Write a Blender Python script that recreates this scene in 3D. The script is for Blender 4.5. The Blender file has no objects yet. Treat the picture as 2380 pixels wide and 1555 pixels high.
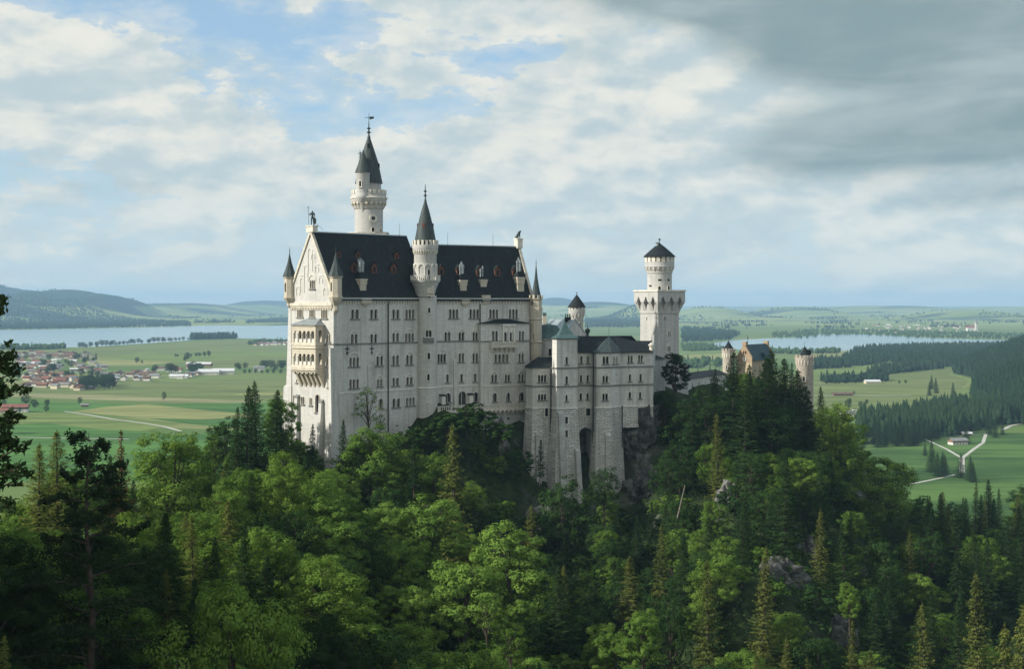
import bpy, bmesh, math, random
import numpy as np
from mathutils import Vector, Matrix, noise as mnoise
from mathutils.geometry import delaunay_2d_cdt, tessellate_polygon

SC = bpy.context.scene
COL = SC.collection
R = math.radians

# ---------------------------------------------------------------- camera
F, CX, HY = 3630.0, 1190.0, 705.0      # focal length and eye level measured on a 2380 px wide print
cam_d = bpy.data.cameras.new("camera")
cam_d.sensor_width = 36.0
cam_d.lens = 36.0 * F / 2380.0
cam_d.shift_y = -(777.5 - HY) / 2380.0
cam_d.clip_start = 0.5
cam_d.clip_end = 120000.0
cam = bpy.data.objects.new("camera", cam_d)
cam.rotation_euler = (R(90), 0, 0)
COL.objects.link(cam)
SC.camera = cam

# ---------------------------------------------------------------- light
SUN_EL = R(31)
SUN_DIR = Vector((-0.95, -0.30, 0)).normalized()       # horizontal direction towards the sun
SUN_VEC = Vector((SUN_DIR.x * math.cos(SUN_EL), SUN_DIR.y * math.cos(SUN_EL), math.sin(SUN_EL)))
sun_d = bpy.data.lights.new("sun", 'SUN')
sun_d.energy = 4.5
sun_d.angle = R(0.5)
sun_d.color = (1.0, 0.95, 0.85)
sun = bpy.data.objects.new("sun", sun_d)
sun.rotation_euler = SUN_VEC.to_track_quat('Z', 'Y').to_euler()
sun.location = (-200, 0, 300)
COL.objects.link(sun)

SC.view_settings.view_transform = 'Standard'
SC.view_settings.look = 'None'
SC.view_settings.gamma = 1.0
SC.view_settings.exposure = 0.40
SC.view_settings.use_curve_mapping = False
SC.cycles.max_bounces = 6
SC.cycles.diffuse_bounces = 3
SC.cycles.transmission_bounces = 4
SC.cycles.transparent_max_bounces = 6
SC.cycles.volume_bounces = 0
SC.cycles.use_denoising = True
SC.cycles.sample_clamp_indirect = 6.0

class NT:
    """tiny node-tree helper"""
    def __init__(self, tree):
        self.t = tree; self.n = tree.nodes; self.l = tree.links
    def new(self, typ, **kw):
        n = self.n.new(typ)
        for k, v in kw.items():
            setattr(n, k, v)
        return n
    def put(self, sock, v):
        if isinstance(v, bpy.types.NodeSocket):
            self.l.new(v, sock)
        elif isinstance(v, (tuple, list)) and len(v) == 3 and sock.type == 'RGBA':
            sock.default_value = (*v, 1)
        else:
            sock.default_value = v
    def math(self, op, a, b=0.0, c=None, clamp=False):
        n = self.new('ShaderNodeMath', operation=op, use_clamp=clamp)
        self.put(n.inputs[0], a); self.put(n.inputs[1], b)
        if c is not None: self.put(n.inputs[2], c)
        return n.outputs[0]
    def mix(self, f, a, b, blend='MIX'):
        n = self.new('ShaderNodeMix', data_type='RGBA', blend_type=blend, clamp_factor=True)
        self.put(n.inputs[0], f); self.put(n.inputs[6], a); self.put(n.inputs[7], b)
        return n.outputs[2]
    def noise(self, vec, scale, detail=4, rough=.55, dist=0.0):
        n = self.new('ShaderNodeTexNoise')
        if vec is not None: self.l.new(vec, n.inputs['Vector'])
        n.inputs['Scale'].default_value = scale; n.inputs['Detail'].default_value = detail
        n.inputs['Roughness'].default_value = rough; n.inputs['Distortion'].default_value = dist
        return n.outputs['Fac']
    def ramp(self, v, lo, hi, smooth=True):
        n = self.new('ShaderNodeMapRange', interpolation_type='SMOOTHSTEP' if smooth else 'LINEAR', clamp=True)
        self.put(n.inputs[0], v); n.inputs[1].default_value = lo; n.inputs[2].default_value = hi
        n.inputs[3].default_value = 0; n.inputs[4].default_value = 1
        return n.outputs[0]
    def mapping(self, vec, scale=(1, 1, 1), loc=(0, 0, 0)):
        n = self.new('ShaderNodeMapping'); self.l.new(vec, n.inputs[0])
        n.inputs['Scale'].default_value = scale; n.inputs['Location'].default_value = loc
        return n.outputs[0]

# ---------------------------------------------------------------- sky
world = bpy.data.worlds.new("World")
SC.world = world
world.use_nodes = True
wt = NT(world.node_tree)
world.node_tree.nodes.clear()
sky = wt.new('ShaderNodeTexSky', sky_type='NISHITA')
sky.sun_disc = False
sky.sun_elevation = SUN_EL
sky.sun_rotation = math.atan2(SUN_DIR.x, SUN_DIR.y)
sky.altitude = 900; sky.air_density = 1.0; sky.dust_density = 0.6; sky.ozone_density = 1.0
tc = wt.new('ShaderNodeTexCoord')
sep = wt.new('ShaderNodeSeparateXYZ'); wt.l.new(tc.outputs['Generated'], sep.inputs[0])
ez = wt.math('MAXIMUM', sep.outputs[2], 0.0)
az = wt.math('DIVIDE', sep.outputs[0], wt.math('MAXIMUM', wt.math('ABSOLUTE', sep.outputs[1]), 0.05))   # tangent of the bearing
comb = wt.new('ShaderNodeCombineXYZ')
wt.put(comb.inputs[0], wt.math('MULTIPLY', sep.outputs[0], 9.0))
wt.put(comb.inputs[1], wt.math('MULTIPLY', wt.math('POWER', ez, 0.85), 15.0))
wt.put(comb.inputs[2], sep.outputs[1])
cp = comb.outputs[0]
def blob(a0, e0, sa, se, rot=0.0):
    """soft elliptical bank of cloud at bearing a0, elevation e0"""
    da = wt.math('SUBTRACT', az, a0); de = wt.math('SUBTRACT', ez, e0)
    c, s = math.cos(rot), math.sin(rot)
    u = wt.math('ADD', wt.math('MULTIPLY', da, c / sa), wt.math('MULTIPLY', de, s / sa))
    v = wt.math('ADD', wt.math('MULTIPLY', da, -s / se), wt.math('MULTIPLY', de, c / se))
    q = wt.math('ADD', wt.math('MULTIPLY', u, u), wt.math('MULTIPLY', v, v))
    return wt.math('EXPONENT', wt.math('MULTIPLY', q, -1.0))
def addm(*xs):
    r = xs[0]
    for x in xs[1:]: r = wt.math('ADD', r, x)
    return r
def scl(x, k): return wt.math('MULTIPLY', x, k)
n1 = wt.noise(cp, 0.85, 7, .56, .25)
n2 = wt.noise(wt.mapping(cp, (1, 1, 1), (13.1, 4.2, 0)), 2.6, 6, .6, .3)
n3 = wt.noise(wt.mapping(cp, (1, 1, 1), (3.7, 9.4, 0)), 0.5, 4, .5, .2)
n4 = wt.noise(wt.mapping(cp, (1, 1.25, 1), (5.5, 1.7, 2.2)), 6.5, 5, .62, .2)
cov = addm(scl(n1, .42), scl(n2, .48), scl(n3, .14), scl(n4, .22))
# broad banks and gaps seen that evening
cov = addm(cov,
    scl(blob(-.30, .150, .07, .030), .16), scl(blob(-.24, .115, .13, .020, -.2), .15), scl(blob(-.19, .085, .16, .022, -.1), .13), scl(blob(-.28, .055, .10, .014), .06), scl(blob(-.11, .078, .04, .02), .10),
    scl(blob(-.05, .192, .09, .016), .22), scl(blob(.03, .140, .035, .03), .18), scl(blob(-.06, .165, .02, .007), .12), scl(blob(-.075, .145, .018, .006), .10),
    scl(blob(.11, .10, .16, .03), .10), scl(blob(.22, .13, .22, .075), .30), scl(blob(.25, .05, .16, .03), .08), scl(blob(.0, .03, .5, .03), .02),
    scl(blob(-.17, .172, .07, .022), -.14), scl(blob(-.105, .118, .05, .022), -.12), scl(blob(-.02, .125, .03, .02), -.10), scl(blob(.025, .157, .035, .010), -.22),
    scl(blob(-.16, .055, .05, .012), -.06), scl(blob(-.31, .185, .05, .010), -.10))
mask = wt.math('MAXIMUM', wt.ramp(cov, .615, .70), scl(wt.ramp(cov, .50, .66), .42))
# thickness of the dark bank
soft = wt.noise(wt.mapping(cp, (.55, 1.5, .55), (2.2, 7.7, 0)), 1.15, 4, .5, .5)
dk = addm(scl(blob(.235, .160, .16, .045, -.12), 1.05), scl(blob(.13, .187, .09, .012, -.12), .75), scl(blob(.235, .100, .12, .022, .06), .85), scl(blob(.33, .13, .06, .05), .45), scl(blob(.31, .065, .09, .010, .05), .40), scl(blob(.20, .128, .06, .008, -.05), -.25),
          scl(blob(-.26, .115, .14, .010, -.1), .22), scl(blob(-.25, .072, .12, .012), .25), scl(n2, .34), scl(soft, .40), scl(blob(.115, .135, .05, .04, -.9), -.45))
dark = wt.ramp(dk, .45, 1.10)
lit = wt.noise(wt.mapping(cp, (1, 1, 1), (.25, -.12, 0)), 2.6, 7, .62, .25)
def billow(off):
    return addm(scl(wt.noise(wt.mapping(cp, (1, 1, 1), off), 0.85, 5, .5, .25), .55), scl(wt.noise(wt.mapping(cp, (1, 1, 1), (13.1 + off[0], 4.2 + off[1], 0)), 2.2, 4, .5, .3), .30))
relief = wt.ramp(wt.math('SUBTRACT', billow((0, 0, 0)), billow((-.10, .17, 0))), -.07, .08)
lit = addm(scl(lit, .68), scl(relief, .28), .03)
white = wt.mix(wt.ramp(lit, .30, .74), (4.6, 5.6, 6.0), (7.5, 7.5, 6.9))
grey = wt.mix(wt.ramp(wt.math('ADD', scl(soft, .8), scl(lit, .2)), .34, .68), (2.3, 3.2, 3.45), (3.7, 4.6, 4.8))
cloud = wt.mix(dark, white, grey)
# the clear sky pales towards the horizon
clear = wt.mix(.5, wt.mix(1.0, sky.outputs[0], (.95, 1.08, 1.22), 'MULTIPLY'), (4.0, 5.9, 7.4))
hz = wt.ramp(ez, .11, .0)
low = wt.mix(scl(hz, .80), clear, (5.2, 6.4, 6.9))
skycol = wt.mix(wt.math('MULTIPLY', mask, wt.math('SUBTRACT', 1.0, scl(hz, .42))), low, cloud)
# unseen bright cloud added behind the viewer to light the facades
rear_fill = wt.math('ADD', wt.math('MULTIPLY', sep.outputs[0], -.35), wt.math('MULTIPLY', sep.outputs[1], -.95))
skycol = wt.mix(wt.ramp(rear_fill, .0, .6), skycol, wt.mix(wt.ramp(lit, .3, .7), (5.8, 6.2, 6.1), (8.6, 8.6, 8.1)))
bg = wt.new('ShaderNodeBackground')
bg.inputs['Strength'].default_value = 0.085
wt.l.new(skycol, bg.inputs['Color'])
wo = wt.new('ShaderNodeOutputWorld')
wt.l.new(bg.outputs[0], wo.inputs['Surface'])

# ---------------------------------------------------------------- helpers
def px(x, y, Y):
    return Vector(((x - CX) * Y / F, Y, (HY - y) * Y / F))
def topx(p):
    return CX + F * p[0] / p[1], HY - F * p[2] / p[1]
CROP = {1: (644.7, 256.5, .3033), 2: (644.7, 658.6, .26755), 3: (935.9, 416.0, .2229), 4: (935.9, 693.3, .2229),
        5: (1213.2, 658.6, .24514), 6: (1455.9, 540.8, .2228), 7: (1178.6, 935.9, .17835), 8: (1511.3, 748.7, .1806)}
def cx(k, u): return CROP[k][0] + u * CROP[k][2]
def cy(k, v): return CROP[k][1] + v * CROP[k][2]

BASE = {}
def tag(o, label=None, cat=None, group=None, kind=None):
    if label: o['label'] = label
    if cat: o['category'] = cat
    if group: o['group'] = group
    if kind: o['kind'] = kind
    return o
def empty(name, loc, label=None, cat=None, group=None):
    o = bpy.data.objects.new(name, None)
    o.location = loc; o.empty_display_size = 1
    COL.objects.link(o)
    BASE[o.name] = Vector(loc)
    return tag(o, label, cat, group)
def base_of(o):
    while o.parent: o = o.parent
    return BASE.get(o.name, Vector((0, 0, 0)))

class MB:
    def __init__(self):
        self.v = []; self.f = []; self.uv = []
    def face(self, pts, uv=None):
        i = len(self.v)
        self.v.extend([tuple(p) for p in pts])
        self.f.append(tuple(range(i, i + len(pts))))
        self.uv.append(uv)
    def box(self, c, sx, sy, sz, d=(1, 0), taper=1.0, ty=None):
        """box on base centre c; d = plan direction of its x axis"""
        d = Vector((d[0], d[1])).normalized(); n = Vector((-d.y, d.x))
        ty = taper if ty is None else ty
        def P(a, b, z, k, m): return (c[0] + d.x * a * k + n.x * b * m, c[1] + d.y * a * k + n.y * b * m, c[2] + z)
        a, b = sx / 2, sy / 2
        lo = [P(-a, -b, 0, 1, 1), P(a, -b, 0, 1, 1), P(a, b, 0, 1, 1), P(-a, b, 0, 1, 1)]
        hi = [P(-a, -b, sz, taper, ty), P(a, -b, sz, taper, ty), P(a, b, sz, taper, ty), P(-a, b, sz, taper, ty)]
        self.loft([lo, hi])
        return self
    def loft(self, rings, cap=True):
        n = len(rings[0])
        for a, b in zip(rings[:-1], rings[1:]):
            for i in range(n):
                j = (i + 1) % n
                self.face([a[i], a[j], b[j], b[i]])
        if cap:
            self.face(rings[0][::-1]); self.face(rings[-1])
        return self
    def prism(self, poly, z0, z1, cap=True):
        """poly: plan points, counter-clockwise"""
        self.loft([[(p[0], p[1], z0) for p in poly], [(p[0], p[1], z1) for p in poly]], cap)
        return self
    def lathe(self, prof, c, n=32, a0=0.0, a1=2 * math.pi, ph=0.0):
        """prof: (radius, z) from bottom to top, z absolute"""
        full = abs(a1 - a0 - 2 * math.pi) < 1e-6
        angs = [a0 + ph + (a1 - a0) * i / n for i in range(n + 1)]
        for (r0, z0), (r1, z1) in zip(prof[:-1], prof[1:]):
            for i in range(n):
                A, B = angs[i], angs[i + 1]
                p = [(c[0] + r0 * math.cos(A), c[1] + r0 * math.sin(A), z0), (c[0] + r0 * math.cos(B), c[1] + r0 * math.sin(B), z0),
                     (c[0] + r1 * math.cos(B), c[1] + r1 * math.sin(B), z1), (c[0] + r1 * math.cos(A), c[1] + r1 * math.sin(A), z1)]
                rr = max(r0, r1)
                q = [(A * rr, z0), (B * rr, z0), (B * rr, z1), (A * rr, z1)]
                if r0 < 1e-4: p = [p[0], p[2], p[3]]; q = [q[0], q[2], q[3]]
                elif r1 < 1e-4: p = p[:3]; q = q[:3]
                self.face(p, q)
        return self
    def tube(self, a, b, r0, r1=None, n=6):
        a, b = Vector(a), Vector(b); r1 = r0 if r1 is None else r1
        d = (b - a).normalized()
        u = d.orthogonal().normalized(); w = d.cross(u)
        A = [a + (u * math.cos(t) + w * math.sin(t)) * r0 for t in [2 * math.pi * i / n for i in range(n)]]
        B = [b + (u * math.cos(t) + w * math.sin(t)) * r1 for t in [2 * math.pi * i / n for i in range(n)]]
        self.loft([A, B])
        return self
    def ball(self, c, r, n=10, m=6, sz=1.0):
        prof = [(max(r * math.sin(math.pi * k / m), 0), c[2] - sz * r * math.cos(math.pi * k / m)) for k in range(m + 1)]
        prof[0] = (0, prof[0][1]); prof[-1] = (0, prof[-1][1])
        return self.lathe(prof, c, n)
    def build(self, name, mat, parent=None, smooth=False, merge=True):
        off = base_of(parent) if parent else Vector((0, 0, 0))
        me = bpy.data.meshes.new(name)
        me.from_pydata([(p[0] - off.x, p[1] - off.y, p[2] - off.z) for p in self.v], [], self.f)
        uvl = me.uv_layers.new(name='UVMap')
        k = 0
        for f, uv in zip(self.f, self.uv):
            if uv is None:
                P = [Vector(self.v[i]) for i in f]
                nrm = Vector((0, 0, 0))
                for i in range(len(P)):
                    nrm += P[i].cross(P[(i + 1) % len(P)]) if False else (P[i] - P[0]).cross(P[(i + 1) % len(P)] - P[0])
                nrm = nrm.normalized() if nrm.length > 1e-9 else Vector((0, 0, 1))
                if abs(nrm.z) > .95: uv = [(p.x, p.y) for p in P]
                else:
                    t = Vector((-nrm.y, nrm.x, 0)).normalized()
                    w = nrm.cross(t)
                    uv = [(p.dot(t), p.dot(w)) for p in P]
            for q in uv:
                uvl.data[k].uv = q; k += 1
        if merge:
            bm = bmesh.new(); bm.from_mesh(me)
            bmesh.ops.remove_doubles(bm, verts=bm.verts, dist=.0015)
            bm.to_mesh(me); bm.free()
        if smooth:
            me.polygons.foreach_set('use_smooth', [True] * len(me.polygons))
            try: me.set_sharp_from_angle(angle=R(38))
            except Exception: pass
        me.materials.append(mat)
        o = bpy.data.objects.new(name, me)
        COL.objects.link(o)
        if parent: o.parent = parent
        return o

def fast_mesh(name, V, Q, mat, smooth=False):
    """V (n,3) array, Q (m,k) array of faces all with k corners"""
    me = bpy.data.meshes.new(name)
    V = np.asarray(V, np.float32); Q = np.asarray(Q, np.int32)
    me.vertices.add(len(V)); me.vertices.foreach_set('co', V.ravel())
    k = Q.shape[1]
    me.loops.add(Q.size); me.loops.foreach_set('vertex_index', Q.ravel())
    me.polygons.add(len(Q)); me.polygons.foreach_set('loop_start', np.arange(0, Q.size, k, dtype=np.int32))
    me.polygons.foreach_set('loop_total', np.full(len(Q), k, np.int32))
    if smooth: me.polygons.foreach_set('use_smooth', np.ones(len(Q), bool))
    me.update(calc_edges=True)
    me.materials.append(mat)
    return me
def link(name, me, parent=None, loc=(0, 0, 0)):
    o = bpy.data.objects.new(name, me); COL.objects.link(o); o.location = loc
    if parent: o.parent = parent
    return o
ORD = ['first', 'second', 'third', 'fourth', 'fifth', 'sixth', 'seventh', 'eighth', 'ninth', 'tenth', 'eleventh', 'twelfth', 'thirteenth', 'fourteenth',
       'fifteenth', 'sixteenth', 'seventeenth', 'eighteenth', 'nineteenth', 'twentieth']
def ordinal(i):
    if i < 20: return ORD[i]
    tens = {2: 'twenty', 3: 'thirty', 4: 'forty', 5: 'fifty', 6: 'sixty', 7: 'seventy', 8: 'eighty', 9: 'ninety'}
    n = i + 1
    t, u = divmod(n, 10)
    if n < 100: return (tens[t] + '-' + ORD[u - 1]) if u else tens[t][:-1] + 'ieth'
    return str(n) + 'th'
def label_in_order(items):
    """items: (object, kind phrase, place phrase, group); the label counts from the left inside each kind and place"""
    d = {}
    for it in items: d.setdefault((it[1], it[2]), []).append(it)
    for (k, pl), L in d.items():
        L.sort(key=lambda it: it[0].location.x / it[0].location.y)
        for i, it in enumerate(L):
            o = it[0]
            if len(L) == 1: o['label'] = f'{k} {pl}'
            else: o['label'] = f'{k}, ' + ('leftmost' if i == 0 else 'rightmost' if i == len(L) - 1 else ordinal(i) + ' from the left') + f' {pl}'
            o['group'] = it[3]

# ---------------------------------------------------------------- materials
def material(name):
    m = bpy.data.materials.new(name); m.use_nodes = True
    m.node_tree.nodes.clear()
    t = NT(m.node_tree)
    out = t.new('ShaderNodeOutputMaterial')
    bs = t.new('ShaderNodeBsdfPrincipled')
    t.l.new(bs.outputs[0], out.inputs['Surface'])
    return m, t, bs
def simple(name, c, rough=.8, var=.25, sc=1.5, metal=0.0, spec=.3, bump=0.0, bsc=8.0):
    m, t, b = material(name)
    tcn = t.new('ShaderNodeTexCoord').outputs['Object']
    n = t.noise(tcn, sc, 5, .6)
    lo = tuple(x * (1 - var) for x in c); hi = tuple(min(1, x * (1 + var)) for x in c)
    t.put(b.inputs['Base Color'], t.mix(t.ramp(n, .3, .7), lo, hi))
    b.inputs['Roughness'].default_value = rough; b.inputs['Metallic'].default_value = metal
    b.inputs['Specular IOR Level'].default_value = spec
    if bump:
        bp = t.new('ShaderNodeBump'); bp.inputs['Strength'].default_value = bump; bp.inputs['Distance'].default_value = .1
        t.l.new(t.noise(tcn, bsc, 6, .65), bp.inputs['Height']); t.l.new(bp.outputs[0], b.inputs['Normal'])
    return m
def masonry(name, c1, c2, mortar, bw, bh, msize, bump=.4, dist=.05, stain=.35, stain_c=(.25, .25, .23), warp=0.0, squash=1.0):
    m, t, b = material(name)
    uv = t.new('ShaderNodeTexCoord').outputs['UV']
    ob = t.new('ShaderNodeTexCoord').outputs['Object']
    v = uv
    if warp:
        nn = t.new('ShaderNodeTexNoise'); t.l.new(ob, nn.inputs['Vector']); nn.inputs['Scale'].default_value = .9; nn.inputs['Detail'].default_value = 3
        va = t.new('ShaderNodeVectorMath', operation='SUBTRACT'); t.l.new(nn.outputs['Color'], va.inputs[0]); va.inputs[1].default_value = (.5, .5, .5)
        vs = t.new('ShaderNodeVectorMath', operation='SCALE'); t.l.new(va.outputs[0], vs.inputs[0]); vs.inputs['Scale'].default_value = warp
        vd = t.new('ShaderNodeVectorMath', operation='ADD'); t.l.new(uv, vd.inputs[0]); t.l.new(vs.outputs[0], vd.inputs[1])
        v = vd.outputs[0]
    br = t.new('ShaderNodeTexBrick')
    t.l.new(v, br.inputs['Vector'])
    br.inputs['Scale'].default_value = 1.0
    br.inputs['Brick Width'].default_value = bw; br.inputs['Row Height'].default_value = bh
    br.inputs['Mortar Size'].default_value = msize; br.inputs['Mortar Smooth'].default_value = .3
    br.inputs['Bias'].default_value = 0.0
    br.inputs['Color1'].default_value = (*c1, 1); br.inputs['Color2'].default_value = (*c2, 1); br.inputs['Mortar'].default_value = (*mortar, 1)
    big = t.noise(t.mapping(ob, (1, 1, .35)), .22, 6, .62, .4)
    col = t.mix(wtf(t, big, .42, .78, stain), br.outputs['Color'], stain_c)
    streak = t.noise(t.mapping(ob, (1.3, 1.3, .04)), 1.0, 6, .65)
    col = t.mix(wtf(t, streak, .47, .74, stain * .85), col, tuple(x * .8 for x in stain_c))
    t.put(b.inputs['Base Color'], col)
    b.inputs['Roughness'].default_value = .88; b.inputs['Specular IOR Level'].default_value = .2
    bp = t.new('ShaderNodeBump'); bp.inputs['Strength'].default_value = bump; bp.inputs['Distance'].default_value = dist
    hgt = t.math('ADD', t.math('SUBTRACT', 1.0, br.outputs['Fac']), t.math('MULTIPLY', t.noise(ob, 3.0, 5, .65), .6))
    t.l.new(hgt, bp.inputs['Height']); t.l.new(bp.outputs[0], b.inputs['Normal'])
    return m
def wtf(t, v, lo, hi, k):
    return t.math('MULTIPLY', t.ramp(v, lo, hi), k)

M = {}
M['lime'] = masonry('pale_limestone', (.56, .553, .52), (.49, .484, .455), (.42, .415, .39), 1.1, .5, .025, .3, .03, .5, (.33, .325, .295))
M['lime_lifted'] = masonry('shade_lifted_limestone', (.62, .61, .565), (.535, .528, .495), (.44, .435, .41), 1.0, .5, .025, .35, .03, .8, (.33, .325, .295))  # stone for the shaded walls, coloured lighter to lift their shade
M['lime_grey'] = masonry('weathered_grey_limestone', (.48, .475, .45), (.42, .415, .39), (.36, .355, .335), 1.1, .5, .025, .3, .03, .55, (.29, .285, .265))
M['trim'] = simple('dressed_limestone', (.60, .57, .49), .85, .16, .8)
M['white'] = simple('white_limestone', (.62, .605, .55), .85, .14, .8)
M['cream'] = masonry('cream_sandstone', (.54, .495, .40), (.48, .435, .345), (.41, .37, .30), .9, .4, .02, .25, .03, .3, (.36, .30, .2))
M['cream_trim'] = simple('cream_trim_stone', (.56, .515, .42), .85, .16, .9)
M['rust'] = masonry('rusticated_stone', (.70, .69, .645), (.52, .512, .475), (.27, .27, .25), 1.75, .56, .07, 1.0, .28, .6, (.28, .28, .255), 1.1)
M['gatebrick'] = masonry('gatehouse_brick', (.38, .29, .19), (.30, .22, .14), (.30, .25, .19), .6, .3, .02, .3, .03, .35, (.24, .17, .11))
M['gatewall'] = masonry('gatehouse_ochre_wall', (.42, .36, .25), (.37, .31, .21), (.34, .29, .19), 1.0, .5, .02, .2, .02, .25, (.4, .3, .16))
M['gatetower'] = masonry('banded_sandstone', (.46, .42, .35), (.36, .32, .27), (.3, .27, .23), 1.3, .55, .03, .4, .04, .5, (.29, .26, .22))
def slate(name, c, bump=.35):
    m, t, b = material(name)
    uv = t.new('ShaderNodeTexCoord').outputs['UV']; ob = t.new('ShaderNodeTexCoord').outputs['Object']
    br = t.new('ShaderNodeTexBrick'); t.l.new(uv, br.inputs['Vector'])
    br.inputs['Scale'].default_value = 1; br.inputs['Brick Width'].default_value = .55; br.inputs['Row Height'].default_value = .32
    br.inputs['Mortar Size'].default_value = .02
    br.inputs['Color1'].default_value = (*[x * 1.2 for x in c], 1); br.inputs['Color2'].default_value = (*[x * .8 for x in c], 1)
    br.inputs['Mortar'].default_value = (*[x * .5 for x in c], 1)
    st = t.noise(t.mapping(ob, (1.2, 1.2, .09)), .8, 5, .6)
    col = t.mix(wtf(t, st, .45, .8, .6), br.outputs['Color'], tuple(x * 2.1 for x in c))
    t.put(b.inputs['Base Color'], col)
    b.inputs['Roughness'].default_value = .7; b.inputs['Specular IOR Level'].default_value = .12
    bp = t.new('ShaderNodeBump'); bp.inputs['Strength'].default_value = bump; bp.inputs['Distance'].default_value = .04
    t.l.new(br.outputs['Fac'], bp.inputs['Height']); bp.invert = True
    t.l.new(bp.outputs[0], b.inputs['Normal'])
    return m
M['slate'] = slate('dark_slate', (.016, .021, .023))
def seamed(name, c, c2, w=.6):
    """standing-seam metal sheet"""
    m, t, b = material(name)
    uv = t.new('ShaderNodeTexCoord').outputs['UV']; ob = t.new('ShaderNodeTexCoord').outputs['Object']
    sp = t.new('ShaderNodeSeparateXYZ'); t.l.new(uv, sp.inputs[0])
    fr = t.math('FRACT', t.math('DIVIDE', sp.outputs[0], w))
    seam = t.math('LESS_THAN', fr, .12)
    st = t.noise(t.mapping(ob, (1.5, 1.5, .15)), .9, 5, .65)
    col = t.mix(t.ramp(st, .32, .68), c, c2)
    col = t.mix(t.math('MULTIPLY', seam, .55), col, tuple(x * .45 for x in c))
    t.put(b.inputs['Base Color'], col)
    b.inputs['Roughness'].default_value = .6; b.inputs['Specular IOR Level'].default_value = .3
    bp = t.new('ShaderNodeBump'); bp.inputs['Strength'].default_value = .5; bp.inputs['Distance'].default_value = .05
    t.l.new(seam, bp.inputs['Height']); t.l.new(bp.outputs[0], b.inputs['Normal'])
    return m
M['cone'] = seamed('tower_roof_sheet', (.022, .034, .034), (.05, .068, .066), .5)
M['copper'] = seamed('green_copper_sheet', (.036, .078, .078), (.07, .122, .116), .55)
M['bluecopper'] = seamed('blue_copper_sheet', (.020, .048, .060), (.034, .075, .088), .7)
M['bronze'] = simple('bronze', (.045, .06, .055), .5, .3, 2, .6)
M['zinc'] = simple('zinc_sheet', (.32, .36, .37), .45, .2, 2, .5)
M['iron'] = simple('dark_iron', (.03, .033, .032), .6, .2, 2)
M['redwood'] = simple('red_painted_wood', (.12, .05, .03), .75, .2, 2)
M['wood'] = simple('weathered_wood', (.16, .09, .05), .8, .3, 3)
def glass():
    m, t, b = material('dark_window_glass')
    ob = t.new('ShaderNodeTexCoord').outputs['Object']
    rnd = t.math('POWER', t.new('ShaderNodeObjectInfo').outputs['Random'], 3.0)
    t.put(b.inputs['Base Color'], t.mix(t.math('MULTIPLY', rnd, t.noise(ob, .9, 2)), (.007, .009, .009), (.13, .13, .12)))  # random paler tint stands in for reflections on some panes
    b.inputs['Roughness'].default_value = .5; b.inputs['Specular IOR Level'].default_value = .08
    return m
M['glass'] = glass()
M['course'] = simple('dark_ledge_stone', (.17, .175, .165), .9, .2, 1)  # one dark stone for string courses, sills, caps and ledges
M['concrete'] = simple('rendered_wall', (.40, .41, .39), .9, .2, .35, 0, .2, .2, 4)
# ---------------------------------------------------------------- terrain
VZ = -140.0                     # level of the valley floor below the eye
CP = []                         # control heights of the near hills: (bearing on the print, height, distance)
def cps(x, *zy):
    for z, Y in zy: CP.append(((x - CX) * Y / F, Y, z))
cps(-60, (-40, 60), (-38, 120), (-40, 200), (-50, 270), (-75, 340), (-150, 500))
cps(0, (-47, 100), (-44, 180), (-50, 260), (-66, 330), (-112, 420), (-155, 520))
cps(250, (-48, 110), (-45, 180), (-46, 260), (-60, 340), (-104, 430), (-155, 520))
cps(500, (-52, 110), (-47, 200), (-45, 300), (-46, 365), (-84, 450), (-150, 540))
cps(660, (-40, 392), (-38, 412), (-90, 480), (-155, 560))
cps(750, (-62, 110), (-56, 200), (-52, 300), (-47, 380), (-44, 396))
cps(900, (-72, 150), (-64, 250), (-57, 330), (-44, 400), (-35, 414))
cps(1050, (-86, 200), (-77, 270), (-68, 340), (-52, 398), (-34, 421))
cps(1150, (-90, 200), (-79, 270), (-71, 340), (-57, 396), (-38, 422))
cps(1250, (-92, 200), (-81, 270), (-75, 340), (-64, 395), (-50, 424))
cps(1400, (-95, 200), (-83, 270), (-77, 330), (-68, 390), (-59, 424))
cps(1480, (-66, 405), (-46, 434))
cps(1535, (-56, 405), (-36, 440), (-27, 452))
cps(1600, (-90, 200), (-81, 270), (-72, 330), (-60, 380), (-46, 430), (-27, 465))
cps(1750, (-88, 200), (-72, 260), (-52, 320), (-46, 380), (-37, 450), (-33, 520), (-36, 560))
cps(1900, (-90, 200), (-76, 270), (-63, 340), (-54, 420), (-44, 500), (-46, 560))
cps(2000, (-88, 210), (-81, 300), (-70, 380), (-64, 470), (-86, 560))
cps(2100, (-92, 250), (-84, 340), (-78, 440), (-88, 540), (-130, 680))
cps(2250, (-92, 230), (-92, 350), (-92, 450), (-91, 600), (-140, 780))
cps(2400, (-80, 200), (-88, 300), (-92, 450), (-86, 600), (-130, 800))
cps(2700, (-60, 200), (-70, 400), (-90, 700), (-120, 1000))
cps(850, (-33, 438), (-31, 455), (-110, 540), (-160, 640))
cps(1100, (-30, 470), (-100, 570), (-165, 680))
cps(1400, (-28, 450), (-28, 480), (-100, 580), (-165, 690))
cps(1600, (-27, 490), (-28, 510), (-110, 610), (-165, 710))
cps(1800, (-36, 580), (-110, 680), (-165, 760))
cps(2000, (-120, 660), (-165, 780))
cps(2200, (-165, 850))
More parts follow.
